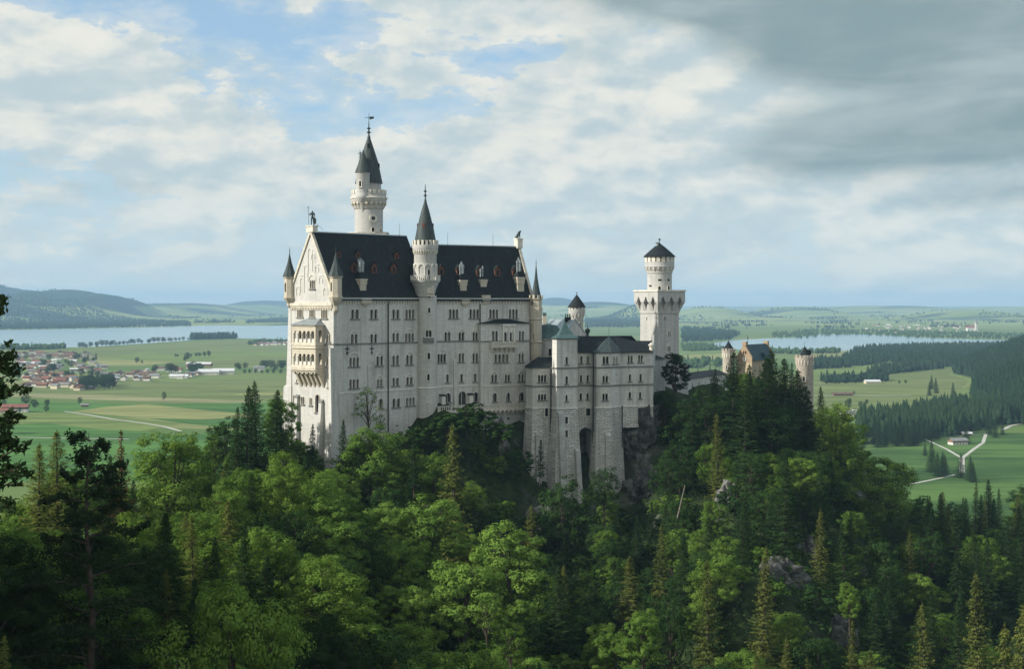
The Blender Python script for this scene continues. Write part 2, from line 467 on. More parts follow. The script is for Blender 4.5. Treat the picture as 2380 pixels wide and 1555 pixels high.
for X, Y, z in [(-105, 40, 30), (-112, 80, 52), (-122, 125, 50), (-130, 165, 28), (-140, 205, -2), (-150, 250, -28), (-180, 70, 95), (-195, 130, 84), (-205, 190, 38),
                (-230, 260, -30), (-260, 360, -90), (-260, 500, -150), (0, 30, -60), (40, 60, -80), (80, 90, -85), (-60, 25, -25), (-300, 100, 70), (-320, 250, 20),
                (120, 120, -70), (190, 180, -40), (-420, 420, -155), (-250, 640, -170), (0, 780, -175), (300, 900, -170)]:
    CP.append((X, Y, z))
CP = np.array(CP, float)
_d = np.sqrt(((CP[:, None, :2] - CP[None, :, :2]) ** 2).sum(-1) + 36.0)
_wts = np.linalg.solve(_d + 2.0 * np.eye(len(CP)) * -1.0, CP[:, 2] + 80.0)
def rbf(x, y):
    sh = np.shape(x)
    x = np.ravel(np.asarray(x, float)); y = np.ravel(np.asarray(y, float))
    out = np.empty(len(x))
    for s in range(0, len(x), 40000):
        d = np.sqrt((x[s:s + 40000, None] - CP[:, 0]) ** 2 + (y[s:s + 40000, None] - CP[:, 1]) ** 2 + 36.0)
        out[s:s + 40000] = d @ _wts - 80.0
    return out.reshape(sh)
_rng = np.random.default_rng(5)
def waves(x, y, L, n, seed):
    r = np.random.default_rng(seed); s = 0
    for i in range(n):
        a = r.uniform(0, math.pi); k = 2 * math.pi / (L * r.uniform(.6, 1.5)); p = r.uniform(0, 6.28)
        s = s + np.sin(k * (x * math.cos(a) + y * math.sin(a)) + p)
    return s / math.sqrt(n)
def smooth(t, a, b):
    t = np.clip((t - a) / (b - a), 0, 1); return t * t * (3 - 2 * t)
FAR_HILLS = [  # bearing px, crest px, distance, half width px, half depth m
    (150, 674, 14500, 95, 2200), (-10, 665, 16500, 60, 2500), (235, 684, 14200, 60, 1800), (60, 697, 13000, 180, 1600),
    (420, 705, 19000, 130, 3000), (620, 699, 24000, 90, 3000), (1290, 693, 23000, 70, 2500), (1390, 703, 20000, 120, 2500),
    (1500, 709, 14000, 60, 900), (1650, 714, 15500, 80, 1000), (1850, 713, 17000, 90, 1600), (2050, 711, 21000, 200, 2200), (2330, 713, 22000, 120, 2000), (2250, 722, 13500, 130, 900)]
def height(x, y):
    x = np.asarray(x, float); y = np.asarray(y, float)
    far = np.hypot(x, y)
    v = np.full(x.shape, VZ)
    roll = smooth(y, 9000, 13000)
    v = v + roll * (14 * waves(x, y, 2600, 5, 3) + 5 * waves(x, y, 900, 5, 4) - 4)
    for bx, by, D, wpx, dep in FAR_HILLS:
        hx = (bx - CX) * D / F; z = (HY - by) * D / F - VZ
        sx = wpx * D / F
        q = ((x - hx) / sx) ** 2 + ((y - D) / dep) ** 2
        v = np.maximum(v, VZ + np.maximum(z, 0) * np.exp(-q ** 1.25 * .8) * (1 + .035 * waves(x, y, 700, 4, 8)))
    # wooded mountain foot rising on the right of the valley
    t = np.maximum(0, x - .283 * y - 20 + 25 * waves(x, y, 500, 4, 12) * (y > 1700))
    v = v + smooth(y, 1650, 2100) * (1 - smooth(y, 3200, 4200)) * (.36 * t)
    near = rbf(x, y) + (2.2 * waves(x, y, 26, 5, 21) + .9 * waves(x, y, 9, 5, 22)) * (far < 900)
    near = np.where(far > 1500, -400, near)
    return np.maximum(v, near)

NA, NR = 620, 760
ang = np.linspace(R(-56), R(56), NA)
rad = np.exp(np.linspace(math.log(18), math.log(70000), NR))
AA, RR = np.meshgrid(ang, rad)
TX, TY = RR * np.sin(AA), RR * np.cos(AA)
TZ = height(TX, TY)
idx = np.arange(NA * NR).reshape(NR, NA)
Q = np.stack([idx[:-1, :-1], idx[:-1, 1:], idx[1:, 1:], idx[1:, :-1]], -1).reshape(-1, 4)
def ground_material():
    m, t, b = material('ground')
    geo = t.new('ShaderNodeNewGeometry')
    P = geo.outputs['Position']
    sp = t.new('ShaderNodeSeparateXYZ'); t.l.new(P, sp.inputs[0])
    far = t.new('ShaderNodeVectorMath', operation='LENGTH'); t.l.new(P, far.inputs[0]); far = far.outputs['Value']
    # near: leaf litter and moss, with pale rock where it is steep
    litter = t.mix(t.ramp(t.noise(P, .35, 6, .7), .35, .65), (.012, .020, .009), (.035, .055, .018))
    nz = t.new('ShaderNodeSeparateXYZ'); t.l.new(geo.outputs['Normal'], nz.inputs[0])
    rock = t.mix(t.ramp(t.noise(P, .5, 8, .7), .35, .7), (.09, .09, .085), (.36, .36, .35))
    steep = t.math('MULTIPLY', t.ramp(nz.outputs[2], .66, .50), t.ramp(t.noise(P, .08, 4), .42, .6))
    nearc = t.mix(steep, litter, rock)
    # valley meadows
    st = t.mapping(P, (.0011, .0042, .001))
    vor = t.new('ShaderNodeTexVoronoi'); t.l.new(st, vor.inputs['Vector']); vor.inputs['Scale'].default_value = 1.3
    csep = t.new('ShaderNodeSeparateColor'); t.l.new(vor.outputs['Color'], csep.inputs[0])
    mead = t.mix(csep.outputs[0], (.085, .145, .034), (.15, .195, .058))
    mead = t.mix(t.ramp(csep.outputs[1], .72, .95), mead, (.215, .225, .085))
    mead = t.mix(t.math('MULTIPLY', t.ramp(t.noise(P, .012, 6, .7), .35, .7), .35), mead, (.06, .115, .03))
    # beyond the lakes: meadows and woods mixed
    wv = t.mapping(P, (.00045, .0007, .0004))
    wood = t.ramp(t.noise(wv, 1.0, 7, .62, .3), .54, .60)
    farc = t.mix(wood, t.mix(csep.outputs[0], (.12, .19, .04), (.27, .29, .10)), (.018, .040, .020))
    hills = t.ramp(t.math('ADD', sp.outputs[2], t.math('MULTIPLY', t.noise(wv, 3.0, 4), 60.0)), -8.0, 18.0)
    farc = t.mix(hills, farc, (.018, .042, .022))
    col = t.mix(t.ramp(far, 9000.0, 10500.0), mead, farc)
    wet = t.ramp(far, 800.0, 1000.0)
    col = t.mix(wet, nearc, col)
    # forest floor of the mountain foot on the right
    rise = t.ramp(sp.outputs[2], -139.2, -136.0)
    ff = t.math('MULTIPLY', rise, t.math('MULTIPLY', t.ramp(far, 1800.0, 1900.0), t.ramp(far, 6000.0, 5000.0)))
    col = t.mix(ff, col, (.02, .036, .016))
    t.put(b.inputs['Base Color'], col)
    b.inputs['Roughness'].default_value = .95; b.inputs['Specular IOR Level'].default_value = .1
    bp = t.new('ShaderNodeBump'); bp.inputs['Strength'].default_value = .6; bp.inputs['Distance'].default_value = .5
    t.l.new(t.noise(P, .6, 7, .7), bp.inputs['Height']); t.l.new(bp.outputs[0], b.inputs['Normal'])
    return m
M['ground'] = ground_material()
me = fast_mesh('terrain', np.stack([TX, TY, TZ], -1).reshape(-1, 3), Q[:, ::-1], M['ground'], True)
tag(link('terrain', me), 'wooded gorge slopes, castle hill and wide valley floor', kind='structure')
def gz(x, y): return float(height(np.array([x]), np.array([y]))[0])

def flat(name, pts, mat, z=None, label=None, kind='structure', lift=.5):
    """thin sheet on the valley floor; pts are bearings and print heights on the valley plane"""
    P = []
    for (x, y) in pts:
        Y = -VZ * F / (y - HY)
        P.append(((x - CX) * Y / F, Y))
    mb = MB()
    tri = tessellate_polygon([[Vector((p[0], p[1], 0)) for p in P]])
    for tr in tri:
        a = [Vector((P[i][0], P[i][1], VZ + lift)) for i in tr]
        if (a[1] - a[0]).cross(a[2] - a[0]).z < 0: a.reverse()
        mb.face(a)
    return tag(mb.build(name, mat), label, kind=kind)

# lakes -------------------------------------------------------------
def water_material():
    m, t, b = material('lake_water')
    P = t.new('ShaderNodeNewGeometry').outputs['Position']
    n = t.noise(t.mapping(P, (.0006, .003, 1)), 1.0, 5, .6)
    t.put(b.inputs['Base Color'], t.mix(t.ramp(n, .35, .7), (.14, .25, .28), (.22, .33, .35)))
    b.inputs['Roughness'].default_value = .16
    b.inputs['Specular IOR Level'].default_value = .6
    bp = t.new('ShaderNodeBump'); bp.inputs['Strength'].default_value = .3; bp.inputs['Distance'].default_value = .3
    t.l.new(t.noise(t.mapping(P, (.03, .05, .05)), 1.0, 5, .65), bp.inputs['Height']); t.l.new(bp.outputs[0], b.inputs['Normal'])
    return m
M['water'] = water_material()
flat('lake', [(-160, 813), (0, 808), (60, 806), (130, 808), (220, 806), (330, 799), (430, 792), (520, 786), (640, 788), (700, 791), (760, 793), (760, 748), (670, 750.5), (560, 754), (430, 758), (330, 761), (240, 763), (140, 765), (0, 767), (-160, 769)],
     M['water'], label='long pale lake below the blue hills', lift=.05)
flat('lake', [(1640, 800), (1672, 806), (1700, 812), (1760, 815), (1880, 817), (2000, 815), (2060, 806), (2140, 798), (2240, 796), (2380, 794.5), (2560, 794), (2560, 790), (2380, 790), (2260, 789), (2150, 785), (2060, 779), (2000, 777), (1900, 776.5), (1860, 784), (1780, 787), (1700, 791)],
     M['water'], label='smaller lake behind the gatehouse', lift=.05)

# fields ------------------------------------------------------------
def field_mat(name, c, c2, streak=.02):
    m, t, b = material(name)
    P = t.new('ShaderNodeNewGeometry').outputs['Position']
    n = t.noise(t.mapping(P, (.004, streak, 1)), 1.0, 6, .65)
    n2 = t.noise(t.mapping(P, (.012, .09, 1)), 1.0, 6, .75)
    f = t.math('ADD', t.math('MULTIPLY', n, .6), t.math('MULTIPLY', n2, .4))
    t.put(b.inputs['Base Color'], t.mix(t.ramp(f, .40, .60), tuple(x * .80 for x in c), tuple(x * 1.14 for x in c2)))
    b.inputs['Roughness'].default_value = .95; b.inputs['Specular IOR Level'].default_value = .1
    return m
M['f_green'] = field_mat('lush_meadow', (.050, .125, .024), (.075, .165, .032))
M['f_mid'] = field_mat('cut_meadow', (.115, .165, .042), (.155, .20, .055))
M['f_yel'] = field_mat('dry_hay_meadow', (.185, .205, .068), (.235, .24, .09))
M['f_olive'] = field_mat('olive_meadow', (.115, .15, .046), (.15, .18, .06))
M['f_tan'] = field_mat('mown_strip', (.19, .19, .085), (.23, .225, .11))
M['road'] = simple('pale_gravel_track', (.42, .41, .36), .95, .12, .05)
M['f_right'] = field_mat('valley_pasture', (.040, .094, .022), (.080, .145, .034), .012)
fields = [
 ('f_green', [(-120, 1120), (-120, 995), (90, 982), (300, 1000), (420, 1012), (560, 1000), (700, 1000), (760, 1120)], 'deep green meadow nearest below the wooded slope'),
 ('f_mid', [(-120, 995), (-120, 975), (60, 960), (160, 962), (330, 975), (420, 985), (330, 1002), (240, 1000), (110, 984)], 'narrow lighter meadow strip beside the farm'),
 ('f_green', [(-120, 973), (-120, 925), (0, 930), (200, 938), (370, 940), (500, 938), (700, 932), (740, 935), (740, 998), (560, 998), (420, 984), (300, 966), (170, 958), (60, 957)], 'broad green meadow with the lone tree'),
 ('f_yel', [(165, 957), (250, 946), (340, 940), (470, 953), (620, 968), (470, 976), (330, 972)], 'yellowed hay field shaped like a wedge'),
 ('f_tan', [(0, 915), (180, 916), (400, 925), (560, 931), (640, 934), (560, 937), (380, 935), (200, 929), (0, 922)], 'long mown tan strip in front of the village'),
 ('f_olive', [(-120, 922), (-120, 905), (60, 905), (240, 908), (420, 916), (560, 920), (740, 918), (740, 930), (640, 932), (560, 929), (400, 923), (180, 914), (0, 913)], 'olive meadow strip at the village edge'),
 ('f_yel', [(420, 914), (540, 917), (660, 908), (740, 905), (740, 917), (560, 919)], 'bright dry strip in front of the spruces'),
 ('f_olive', [(270, 880), (420, 888), (560, 884), (700, 876), (740, 874), (740, 903), (660, 906), (540, 915), (420, 912), (270, 904)], 'dull green meadow between hamlet and dry strip'),
 ('f_yel', [(200, 838), (260, 836), (420, 842), (330, 850), (250, 852), (200, 846)], 'pale field behind the village gardens'),
 ('f_mid', [(230, 834), (330, 820), (420, 826), (600, 822), (700, 818), (700, 828), (520, 836), (420, 841), (260, 835)], 'light green field strip towards the lake'),
 ('f_olive', [(430, 842), (540, 834), (700, 829), (720, 850), (600, 856), (480, 856)], 'grey-green meadow behind the white barns'),
 ('f_olive', [(180, 812), (330, 801), (430, 795), (520, 790), (640, 793), (700, 800), (700, 816), (560, 818), (420, 823), (330, 818), (240, 832), (200, 826)], 'flat lakeside pasture'),
 ('f_right', [(1960, 1400), (1960, 1058), (2060, 1040), (2200, 1020), (2340, 990), (2560, 960), (2560, 1400)], 'steep green pasture with the forked track'),
 ('f_mid', [(1890, 860), (1940, 853), (2060, 846), (2100, 848), (2020, 858), (2000, 872), (1930, 880), (1880, 882)], 'pale meadow beside the round gate tower'),
 ('f_olive', [(1880, 962), (1880, 884), (1990, 880), (2060, 872), (2180, 858), (2300, 852), (2270, 880), (2200, 930), (2120, 950)], 'broad valley meadow right of the gatehouse'),
 ('f_yel', [(1590, 826), (1680, 822), (1760, 822), (1740, 836), (1640, 838), (1590, 836)], 'yellow field beside the square tower'),
 ('f_yel', [(1880, 822), (1990, 822), (2030, 832), (1960, 838), (1870, 836)], 'yellow field below the smaller lake'),
 ('f_mid', [(1590, 862), (1680, 858), (1700, 872), (1590, 878)], 'meadow strip behind the low covered wing'),
]
for i, (mk, pts, lb) in enumerate(fields):
    flat('field', pts, M[mk], label=lb, lift=.06 + .012 * i)
def track(pts, w, name='track', label=None, lift=.34, mat='road', onto=None):
    P = []
    for (x, y) in pts:
        Y = -VZ * F / (y - HY)
        X = (x - CX) * Y / F
        for _ in range(8):                      # follow the real ground height along the sight line
            z = gz(X, Y); Yn = -z * F / (y - HY); Y += .7 * (Yn - Y); X = (x - CX) * Y / F
        P.append(Vector((X, Y, 0)))
    # resample
    Qp = []
    for a, b in zip(P[:-1], P[1:]):
        n = max(2, int((b - a).length / 25))
        Qp += [a.lerp(b, k / n) for k in range(n)]
    Qp.append(P[-1])
    mb = MB()
    L = []
    for i, p in enumerate(Qp):
        d = (Qp[min(i + 1, len(Qp) - 1)] - Qp[max(i - 1, 0)]).normalized(); n = Vector((-d.y, d.x, 0)) * w / 2
        z = gz(p.x, p.y) + lift
        L.append((Vector((*(p + n).xy, z)), Vector((*(p - n).xy, z))))
    for (a, b), (c, d) in zip(L[:-1], L[1:]): mb.face([a, b, d, c][::-1])
    return tag(mb.build(name, M[mat]), label, kind='structure')
track([(150, 957), (210, 966), (260, 975), (330, 984), (380, 992), (420, 1003)], 5, label='pale field track curving down from the farm')
track([(20, 1017), (120, 1019), (300, 1022)], 5, label='field track low at the foot of the slope')
track([(2148, 1021), (2200, 1045), (2236, 1066)], 3, label='left arm of the forked gravel track')
track([(2236, 1066), (2262, 1046), (2285, 1030), (2288, 1020), (2292, 1008)], 3.5, label='right arm of the forked gravel track')
track([(2236, 1066), (2236, 1082), (2236, 1100)], 4.5, label='stem of the forked gravel track')
track([(2290, 1010), (2262, 1012), (2220, 1014)], 3, label='thin side path behind the white hut')
track([(2330, 1000), (2350, 990), (2385, 983)], 5, label='track leading to the red roofed hut')
track([(2110, 1128), (2160, 1118), (2220, 1105)], 3, label='track along the lower meadow edge')
track([(1880, 920), (1960, 919), (2040, 920), (2120, 919)], 6, label='valley road crossing the broad meadow')

# air ----------------------------------------------------------------
def haze():
    m = bpy.data.materials.new('haze'); m.use_nodes = True
    m.node_tree.nodes.clear(); t = NT(m.node_tree)
    o = t.new('ShaderNodeOutputMaterial'); v = t.new('ShaderNodeVolumePrincipled')
    v.inputs['Color'].default_value = (.47, .74, 1.0, 1); v.inputs['Density'].default_value = HAZE; v.inputs['Anisotropy'].default_value = .0
    t.l.new(v.outputs[0], o.inputs['Volume'])
    mb = MB(); mb.loft([[(-70000, -300, -420), (70000, -300, -420), (70000, 32000, -420), (-70000, 32000, -420)],
                        [(-70000, -300, 190), (70000, -300, 190), (70000, 32000, 190), (-70000, 32000, 190)]])
    ob = mb.build('haze', m)
    tag(ob, 'thin blue evening haze over the valley', kind='stuff')
HAZE = 4.6e-5
haze()
# ---------------------------------------------------------------- castle
class Wall:
    """vertical wall from plan point A to B, left to right seen from outside"""
    def __init__(self, A, B):
        self.A = Vector(A[:2]); self.B = Vector(B[:2])
        self.L = (self.B - self.A).length
        self.d = (self.B - self.A).normalized()
        self.n = Vector((self.d.y, -self.d.x))
        self.open = []
    def off(self, p):
        return Wall(self.A + self.n * p, self.B + self.n * p)
    def s(self, x):
        k = (x - CX) / F      # X = k Y
        return (k * self.A.y - self.A.x) / (self.d.x - k * self.d.y)
    def z(self, x, y):
        Y = self.A.y + self.s(x) * self.d.y
        return (HY - y) * Y / F
    def P(self, s, z, o=0.0):
        q = self.A + self.d * s + self.n * o
        return Vector((q.x, q.y, z))
    def panel(self, mb, outline, depth=.55):
        """wall sheet with its openings cut out and their reveals"""
        V = [Vector(p) for p in outline]; E = [(i, (i + 1) % len(outline)) for i in range(len(outline))]
        for h in self.open:
            k = len(V); V += [Vector(p) for p in h]; E += [(k + i, k + (i + 1) % len(h)) for i in range(len(h))]
        v2, e2, f2, *_ = delaunay_2d_cdt(V, E, [], 0, 1e-4)
        def inside(p, poly):
            c = False
            for i in range(len(poly)):
                a, b = poly[i], poly[i - 1]
                if (a[1] > p[1]) != (b[1] > p[1]) and p[0] < (b[0] - a[0]) * (p[1] - a[1]) / (b[1] - a[1]) + a[0]: c = not c
            return c
        bbs = [(min(p[0] for p in h), max(p[0] for p in h), min(p[1] for p in h), max(p[1] for p in h), h) for h in self.open]
        for f in f2:
            c = (v2[f[0]] + v2[f[1]] + v2[f[2]]) / 3
            if not inside(c, outline): continue
            if any(b[0] < c.x < b[1] and b[2] < c.y < b[3] and inside(c, b[4]) for b in bbs): continue
            pts = [v2[i] for i in f]
            mb.face([self.P(p.x, p.y) for p in pts], [(p.x + self.A.x, p.y) for p in pts])
        for h in self.open:
            m = len(h)
            for i in range(m):
                a, b = h[i], h[(i + 1) % m]
                mb.face([self.P(b[0], b[1]), self.P(a[0], a[1]), self.P(a[0], a[1], -depth), self.P(b[0], b[1], -depth)])
    def slab(self, mb, s0, s1, z0, z1, o0=-.1, o1=.15):
        P = self.P
        mb.loft([[P(s0, z0, o1), P(s1, z0, o1), P(s1, z0, o0), P(s0, z0, o0)], [P(s0, z1, o1), P(s1, z1, o1), P(s1, z1, o0), P(s0, z1, o0)]])

def arch(s0, s1, z0, z1, n=8):
    """round-headed opening outline, anticlockwise"""
    r = (s1 - s0) / 2; zc = z1 - r; c = (s0 + s1) / 2
    if zc <= z0: return [(s0, z0), (s1, z0), (s1, z1), (s0, z1)]
    return [(s0, z0), (s1, z0)] + [(c + r * math.cos(math.pi * i / n), zc + r * math.sin(math.pi * i / n)) for i in range(n + 1)]
def pointed(s0, s1, z0, z1, n=5):
    w = s1 - s0; h = w * 1.15; zc = z1 - h; c = (s0 + s1) / 2
    L = [(s0, z0), (s1, z0)]
    for i in range(n + 1): t = i / n; L.append((c + w / 2 * (1 - t ** 1.6), zc + h * t))
    for i in range(1, n + 1): t = 1 - i / n; L.append((c - w / 2 * (1 - t ** 1.6), zc + h * t))
    return L
def arc_band(wall, mb, s0, s1, zc, w, o=.14, n=10):
    c = (s0 + s1) / 2; r = (s1 - s0) / 2
    for i in range(n):
        a, b = math.pi * i / n, math.pi * (i + 1) / n
        q = lambda ang, rr, oo: wall.P(c + rr * math.cos(ang), zc + rr * math.sin(ang), oo)
        mb.face([q(a, r, o), q(a, r + w, o), q(b, r + w, o), q(b, r, o)])
        mb.face([q(a, r + w, o), q(a, r + w, -.05), q(b, r + w, -.05), q(b, r + w, o)])
        mb.face([q(b, r, o), q(b, r, -.05), q(a, r, -.05), q(a, r, o)])

def window(wall, parent, xl, xr, yt, yb, n=1, at=0, mat='trim', gap=.29, depth=.55, dep_pane=.5, sill=True, name='window', label=None, square=False):
    """group of n round-headed lights; pixel extents are converted to the wall's own metres"""
    s0, s1 = wall.s(xl), wall.s(xr); xm = (xl + xr) / 2
    z0, z1 = wall.z(xm, yb), wall.z(xm, yt)
    lw = (s1 - s0) / (n + (n - 1) * gap)
    pane = MB(); trim = MB()
    for i in range(n):
        a = s0 + i * lw * (1 + gap)
        h = [(a, z0), (a + lw, z0), (a + lw, z1), (a, z1)] if square else arch(a, a + lw, z0, z1)
        wall.open.append(h)
        hp = h
        pane.face([wall.P(p[0], p[1], -dep_pane) for p in hp])
        if not square:
            zc = z1 - lw / 2
            arc_band(wall, trim, a, a + lw, zc, min(.2, lw * gap * .45) if n > 1 else .2, .09, 6)
        # glazing bars
        wall.slab(trim, a + lw / 2 - .05, a + lw / 2 + .05, z0 + .05, z1 - .1, -dep_pane + .02, -dep_pane + .10) if lw > .8 else None
        if i < n - 1:
            c = a + lw * (1 + gap / 2)
            q = wall.P(c, z0, .06)
            kk = min(1.0, lw * gap / .30); trim.lathe([(.16 * kk, z0), (.11 * kk, z0 + .2), (.10 * kk, z1 - lw / 2 - .3), (.19 * kk, z1 - lw / 2), (.02, z1 - lw / 2 + .02)], q, 6)
    if not square:
        e = .14
        wall.slab(trim, s0 - .2, s0 - .002, z0, z1 - lw / 2, -.05, .09); wall.slab(trim, s1 + .002, s1 + .2, z0, z1 - lw / 2, -.05, .09)
    if at:
        ctr = (s0 + s1) / 2; half = (s1 - s0) / 2 + .2
        zt = wall.z(xm, at); arc_band(wall, trim, ctr - half, ctr + half, zt - half - .2, .22, .17, 12)
    p = pane.build(name, M['glass'], parent, merge=False)
    if label: p['label'] = label
    trim.build('window_surround', M[mat], p)
    if sill:
        sm = MB(); wall.slab(sm, s0 - .3, s1 + .3, z0 - .3, z0 - .02, -.05, .28); sm.build('sill', M['course'], p)  # dark stone colour stands in for the shadow line below the window
    return p

def crenels(c, r, z0, h, n, w, th, mb, ph=0):
    for i in range(n):
        a = 2 * math.pi * i / n + ph
        mb.box((c[0] + (r - th / 2) * math.cos(a), c[1] + (r - th / 2) * math.sin(a), z0), th, w, h, (math.cos(a), math.sin(a)))
def corbels(c, r0, r1, z0, z1, n, w, mb, ph=0):
    """ring of brackets growing from r0 to r1, with an arch ring over them"""
    for i in range(n):
        a = 2 * math.pi * i / n + ph; d = Vector((math.cos(a), math.sin(a), 0)); t = Vector((-d.y, d.x, 0)) * w / 2
        C = Vector((c[0], c[1], 0))
        pr = [C + d * (r0 - .1), C + d * r1, C + d * (r0 + .05)]
        A = [(*(C + d * (r0 - .15)).xy, z0), (*(C + d * (r0 + .12)).xy, z0), (*(C + d * r1).xy, z0 + (z1 - z0) * .62), (*(C + d * r1).xy, z1), (*(C + d * (r0 - .15)).xy, z1)]
        mb.loft([[Vector(p) - t for p in A], [Vector(p) + t for p in A]])
def finial(mb, c, z0, h, r=.16, flag=False):
    mb.lathe([(r * 1.6, z0 - .2), (r * .8, z0 + h * .12), (r * .6, z0 + h * .25), (r * 2.2, z0 + h * .30), (r * .7, z0 + h * .36), (r * .6, z0 + h * .5), (r * 1.9, z0 + h * .56), (r * .5, z0 + h * .62), (r * .35, z0 + h * .9), (0.0, z0 + h)], c, 10)
def niche_window(parent, c, r, ang, z0, z1, w, mat='trim', dark='glass', name='window', n=1):
    """small round-headed window set in a curved wall"""
    d = Vector((math.cos(ang), math.sin(ang)))
    t = Vector((-d.y, d.x))
    A = Vector((c[0], c[1])) + d * (r - .06)
    wl = Wall(A - t * w, A + t * w)
    if wl.n.dot(d) < 0: wl = Wall(A + t * w, A - t * w)
    pane = MB(); fr = MB(); L = wl.L / 2
    lw = w / n * .86
    for i in range(n):
        s = L - w / 2 + w / n * (i + .5)
        h = arch(s - lw / 2, s + lw / 2, z0, z1, 6)
        pane.face([wl.P(p[0], p[1], .10) for p in h])
        arc_band(wl, fr, s - lw / 2, s + lw / 2, z1 - lw / 2, .16, .24, 6)
        wl.slab(fr, s - lw / 2 - .16, s - lw / 2, z0, z1 - lw / 2, -.2, .24); wl.slab(fr, s + lw / 2, s + lw / 2 + .16, z0, z1 - lw / 2, -.2, .24)
    wl.slab(fr, L - w / 2 - .25, L + w / 2 + .25, z0 - .25, z0, -.2, .36)
    p = pane.build(name, M[dark], parent, merge=False)
    fr.build('window_surround', M[mat], p)
    return p
def plane_hit(x, y, p0, n):
    d = Vector(((x - CX) / F, 1, (HY - y) / F))
    t = Vector(p0).dot(n) / d.dot(n)
    return d * t
def ang_at(c, r, x):
    """angle on a round tower of radius r at which the print bearing x meets its front"""
    k = (x - CX) / F; best = None
    for i in range(720):
        a = math.pi + math.pi * i / 720
        X, Y = c[0] + r * math.cos(a), c[1] + r * math.sin(a)
        e = abs(X / Y - k)
        if best is None or e < best[0]: best = (e, a)
    return best[1]

# ============================================================ palace
C0 = Vector((-45.7, 400.0)); d1 = Vector((.669, .743)); g1 = Vector((-.743, .669)); W1 = 17.6
L1 = 33.3; K = C0 + d1 * L1; N0 = C0 + g1 * W1; N1 = K + g1 * W1
d2 = Vector((.839, .545)); g2 = Vector((-.545, .839)); W2 = 13.6; L2 = 34.7
E = K + d2 * L2; NE = E + g2 * W2; NK = K + g2 * W2
ZE, ZR1, ZR2, ZB = 1.5, 18.6, 16.3, -50.0
palace = empty('palace', (-20, 425, -35), 'tall pale stone palace with five rows of arched windows and steep black roof', 'castle palace')
wS1 = Wall(C0, K); wS2 = Wall(K, E); wW = Wall(N0, C0)

# windows ------------------------------------------------------------
def wins(wall, k, rows, parent, **kw):
    for r in rows:
        a, b, t, u, n = r[:5]; at = r[5] if len(r) > 5 else 0
        window(wall, parent, cx(k, a), cx(k, b), cy(k, t), cy(k, u), n, cy(k, at) if at else 0, **kw)
wins(wS1, 2, [(636, 708, 225, 308, 2), (803, 869, 225, 308, 2), (995, 1060, 225, 308, 2), (1110, 1190, 225, 308, 3),
              (636, 695, 440, 520, 2, 410), (805, 865, 440, 520, 2, 410), (996, 1056, 430, 510, 2, 400), (1108, 1185, 433, 510, 3, 393),
              (622, 708, 642, 723, 3, 598), (857, 918, 632, 715, 2, 602), (996, 1055, 625, 710, 2, 597), (1116, 1176, 622, 706, 2, 595),
              (622, 708, 832, 912, 3), (865, 912, 832, 896, 2, 800), (997, 1055, 820, 890, 2), (1118, 1175, 814, 882, 2, 785),
              (997, 1066, 1000, 1078, 2), (1116, 1193, 992, 1063, 3)], palace, mat='white')
window(wS1, palace, cx(2, 880), cx(2, 916), cy(2, 1002), cy(2, 1083), 1, mat='trim', label='wide window with red-brown surround')
window(wS1, palace, cx(2, 1030), cx(2, 1052), cy(2, 1232), cy(2, 1245), 1, square=True, sill=False)
wins(wS2, 4, [(480, 580, 113, 210, 3), (693, 796, 113, 210, 3), (900, 996, 113, 210, 3), (1105, 1200, 113, 210, 3),
              (433, 497, 352, 443, 2, 322), (583, 641, 352, 443, 2, 322), (728, 784, 352, 443, 2, 322),
              (362, 450, 580, 672, 3, 530), (581, 641, 575, 666, 2, 545), (725, 785, 575, 666, 2, 545),
              (450, 480, 793, 880, 1), (597, 628, 788, 873, 1), (738, 769, 785, 870, 1),
              (443, 502, 990, 1085, 1), (580, 665, 972, 1112, 1), (731, 788, 980, 1080, 1)], palace, mat='white')
# west gable face
def cWx(u): return cx(2, u)
wins(wW, 2, [(174, 222, 222, 294, 4), (279, 326, 222, 297, 4), (382, 434, 225, 304, 4), (432, 460, 442, 508, 2), (430, 459, 642, 718, 2),
             (138, 158, 972, 1040, 2), (207, 234, 986, 1052, 2), (280, 302, 996, 1062, 2)], palace, mat='cream_trim', gap=.45, dep_pane=.16)
window(wW, palace, cWx(330), cWx(368), cy(2, 968), cy(2, 1124), 1, mat='cream', label='tall arched portal with yellow stone surround', name='portal')
window(wW, palace, cWx(436), cWx(445), cy(2, 842), cy(2, 905), 1, mat='trim'); window(wW, palace, cWx(163), cWx(173), cy(2, 832), cy(2, 864), 1, mat='trim')
window(wW, palace, cx(1, 249), cx(1, 289), cy(1, 1300), cy(1, 1368), 3, cy(1, 1258), mat='trim', gap=.4, dep_pane=.16)
mb = MB()
wS1.panel(mb, [(0, ZB), (wS1.L, ZB), (wS1.L, ZE), (0, ZE)])
wS2.panel(mb, [(0, ZB), (wS2.L, ZB), (wS2.L, ZE), (0, ZE)])
mb.build('wall', M['lime_lifted'], palace)['label'] = 'shaded long wall of lightened limestone'
mb = MB()
wW.panel(mb, [(0, ZB), (wW.L, ZB), (wW.L, ZE), (wW.L / 2, ZR1 + .3), (0, ZE)])
mb.build('wall', M['lime'], palace)['label'] = 'sunlit gable wall of pale limestone'
mb = MB()
for A, B, z in [(E, NE, ZE), (NE, NK, ZE), (N1, N0, ZE)]:
    Wall(A, B).panel(mb, [(0, ZB), ((B - A).length, ZB), ((B - A).length, z), (0, z)])
we = Wall(E, NE); we.panel(mb, [(0, ZE), (we.L, ZE), (we.L / 2, ZR2 + .3)])
mb.build('rear_wall', M['lime_lifted'], palace)
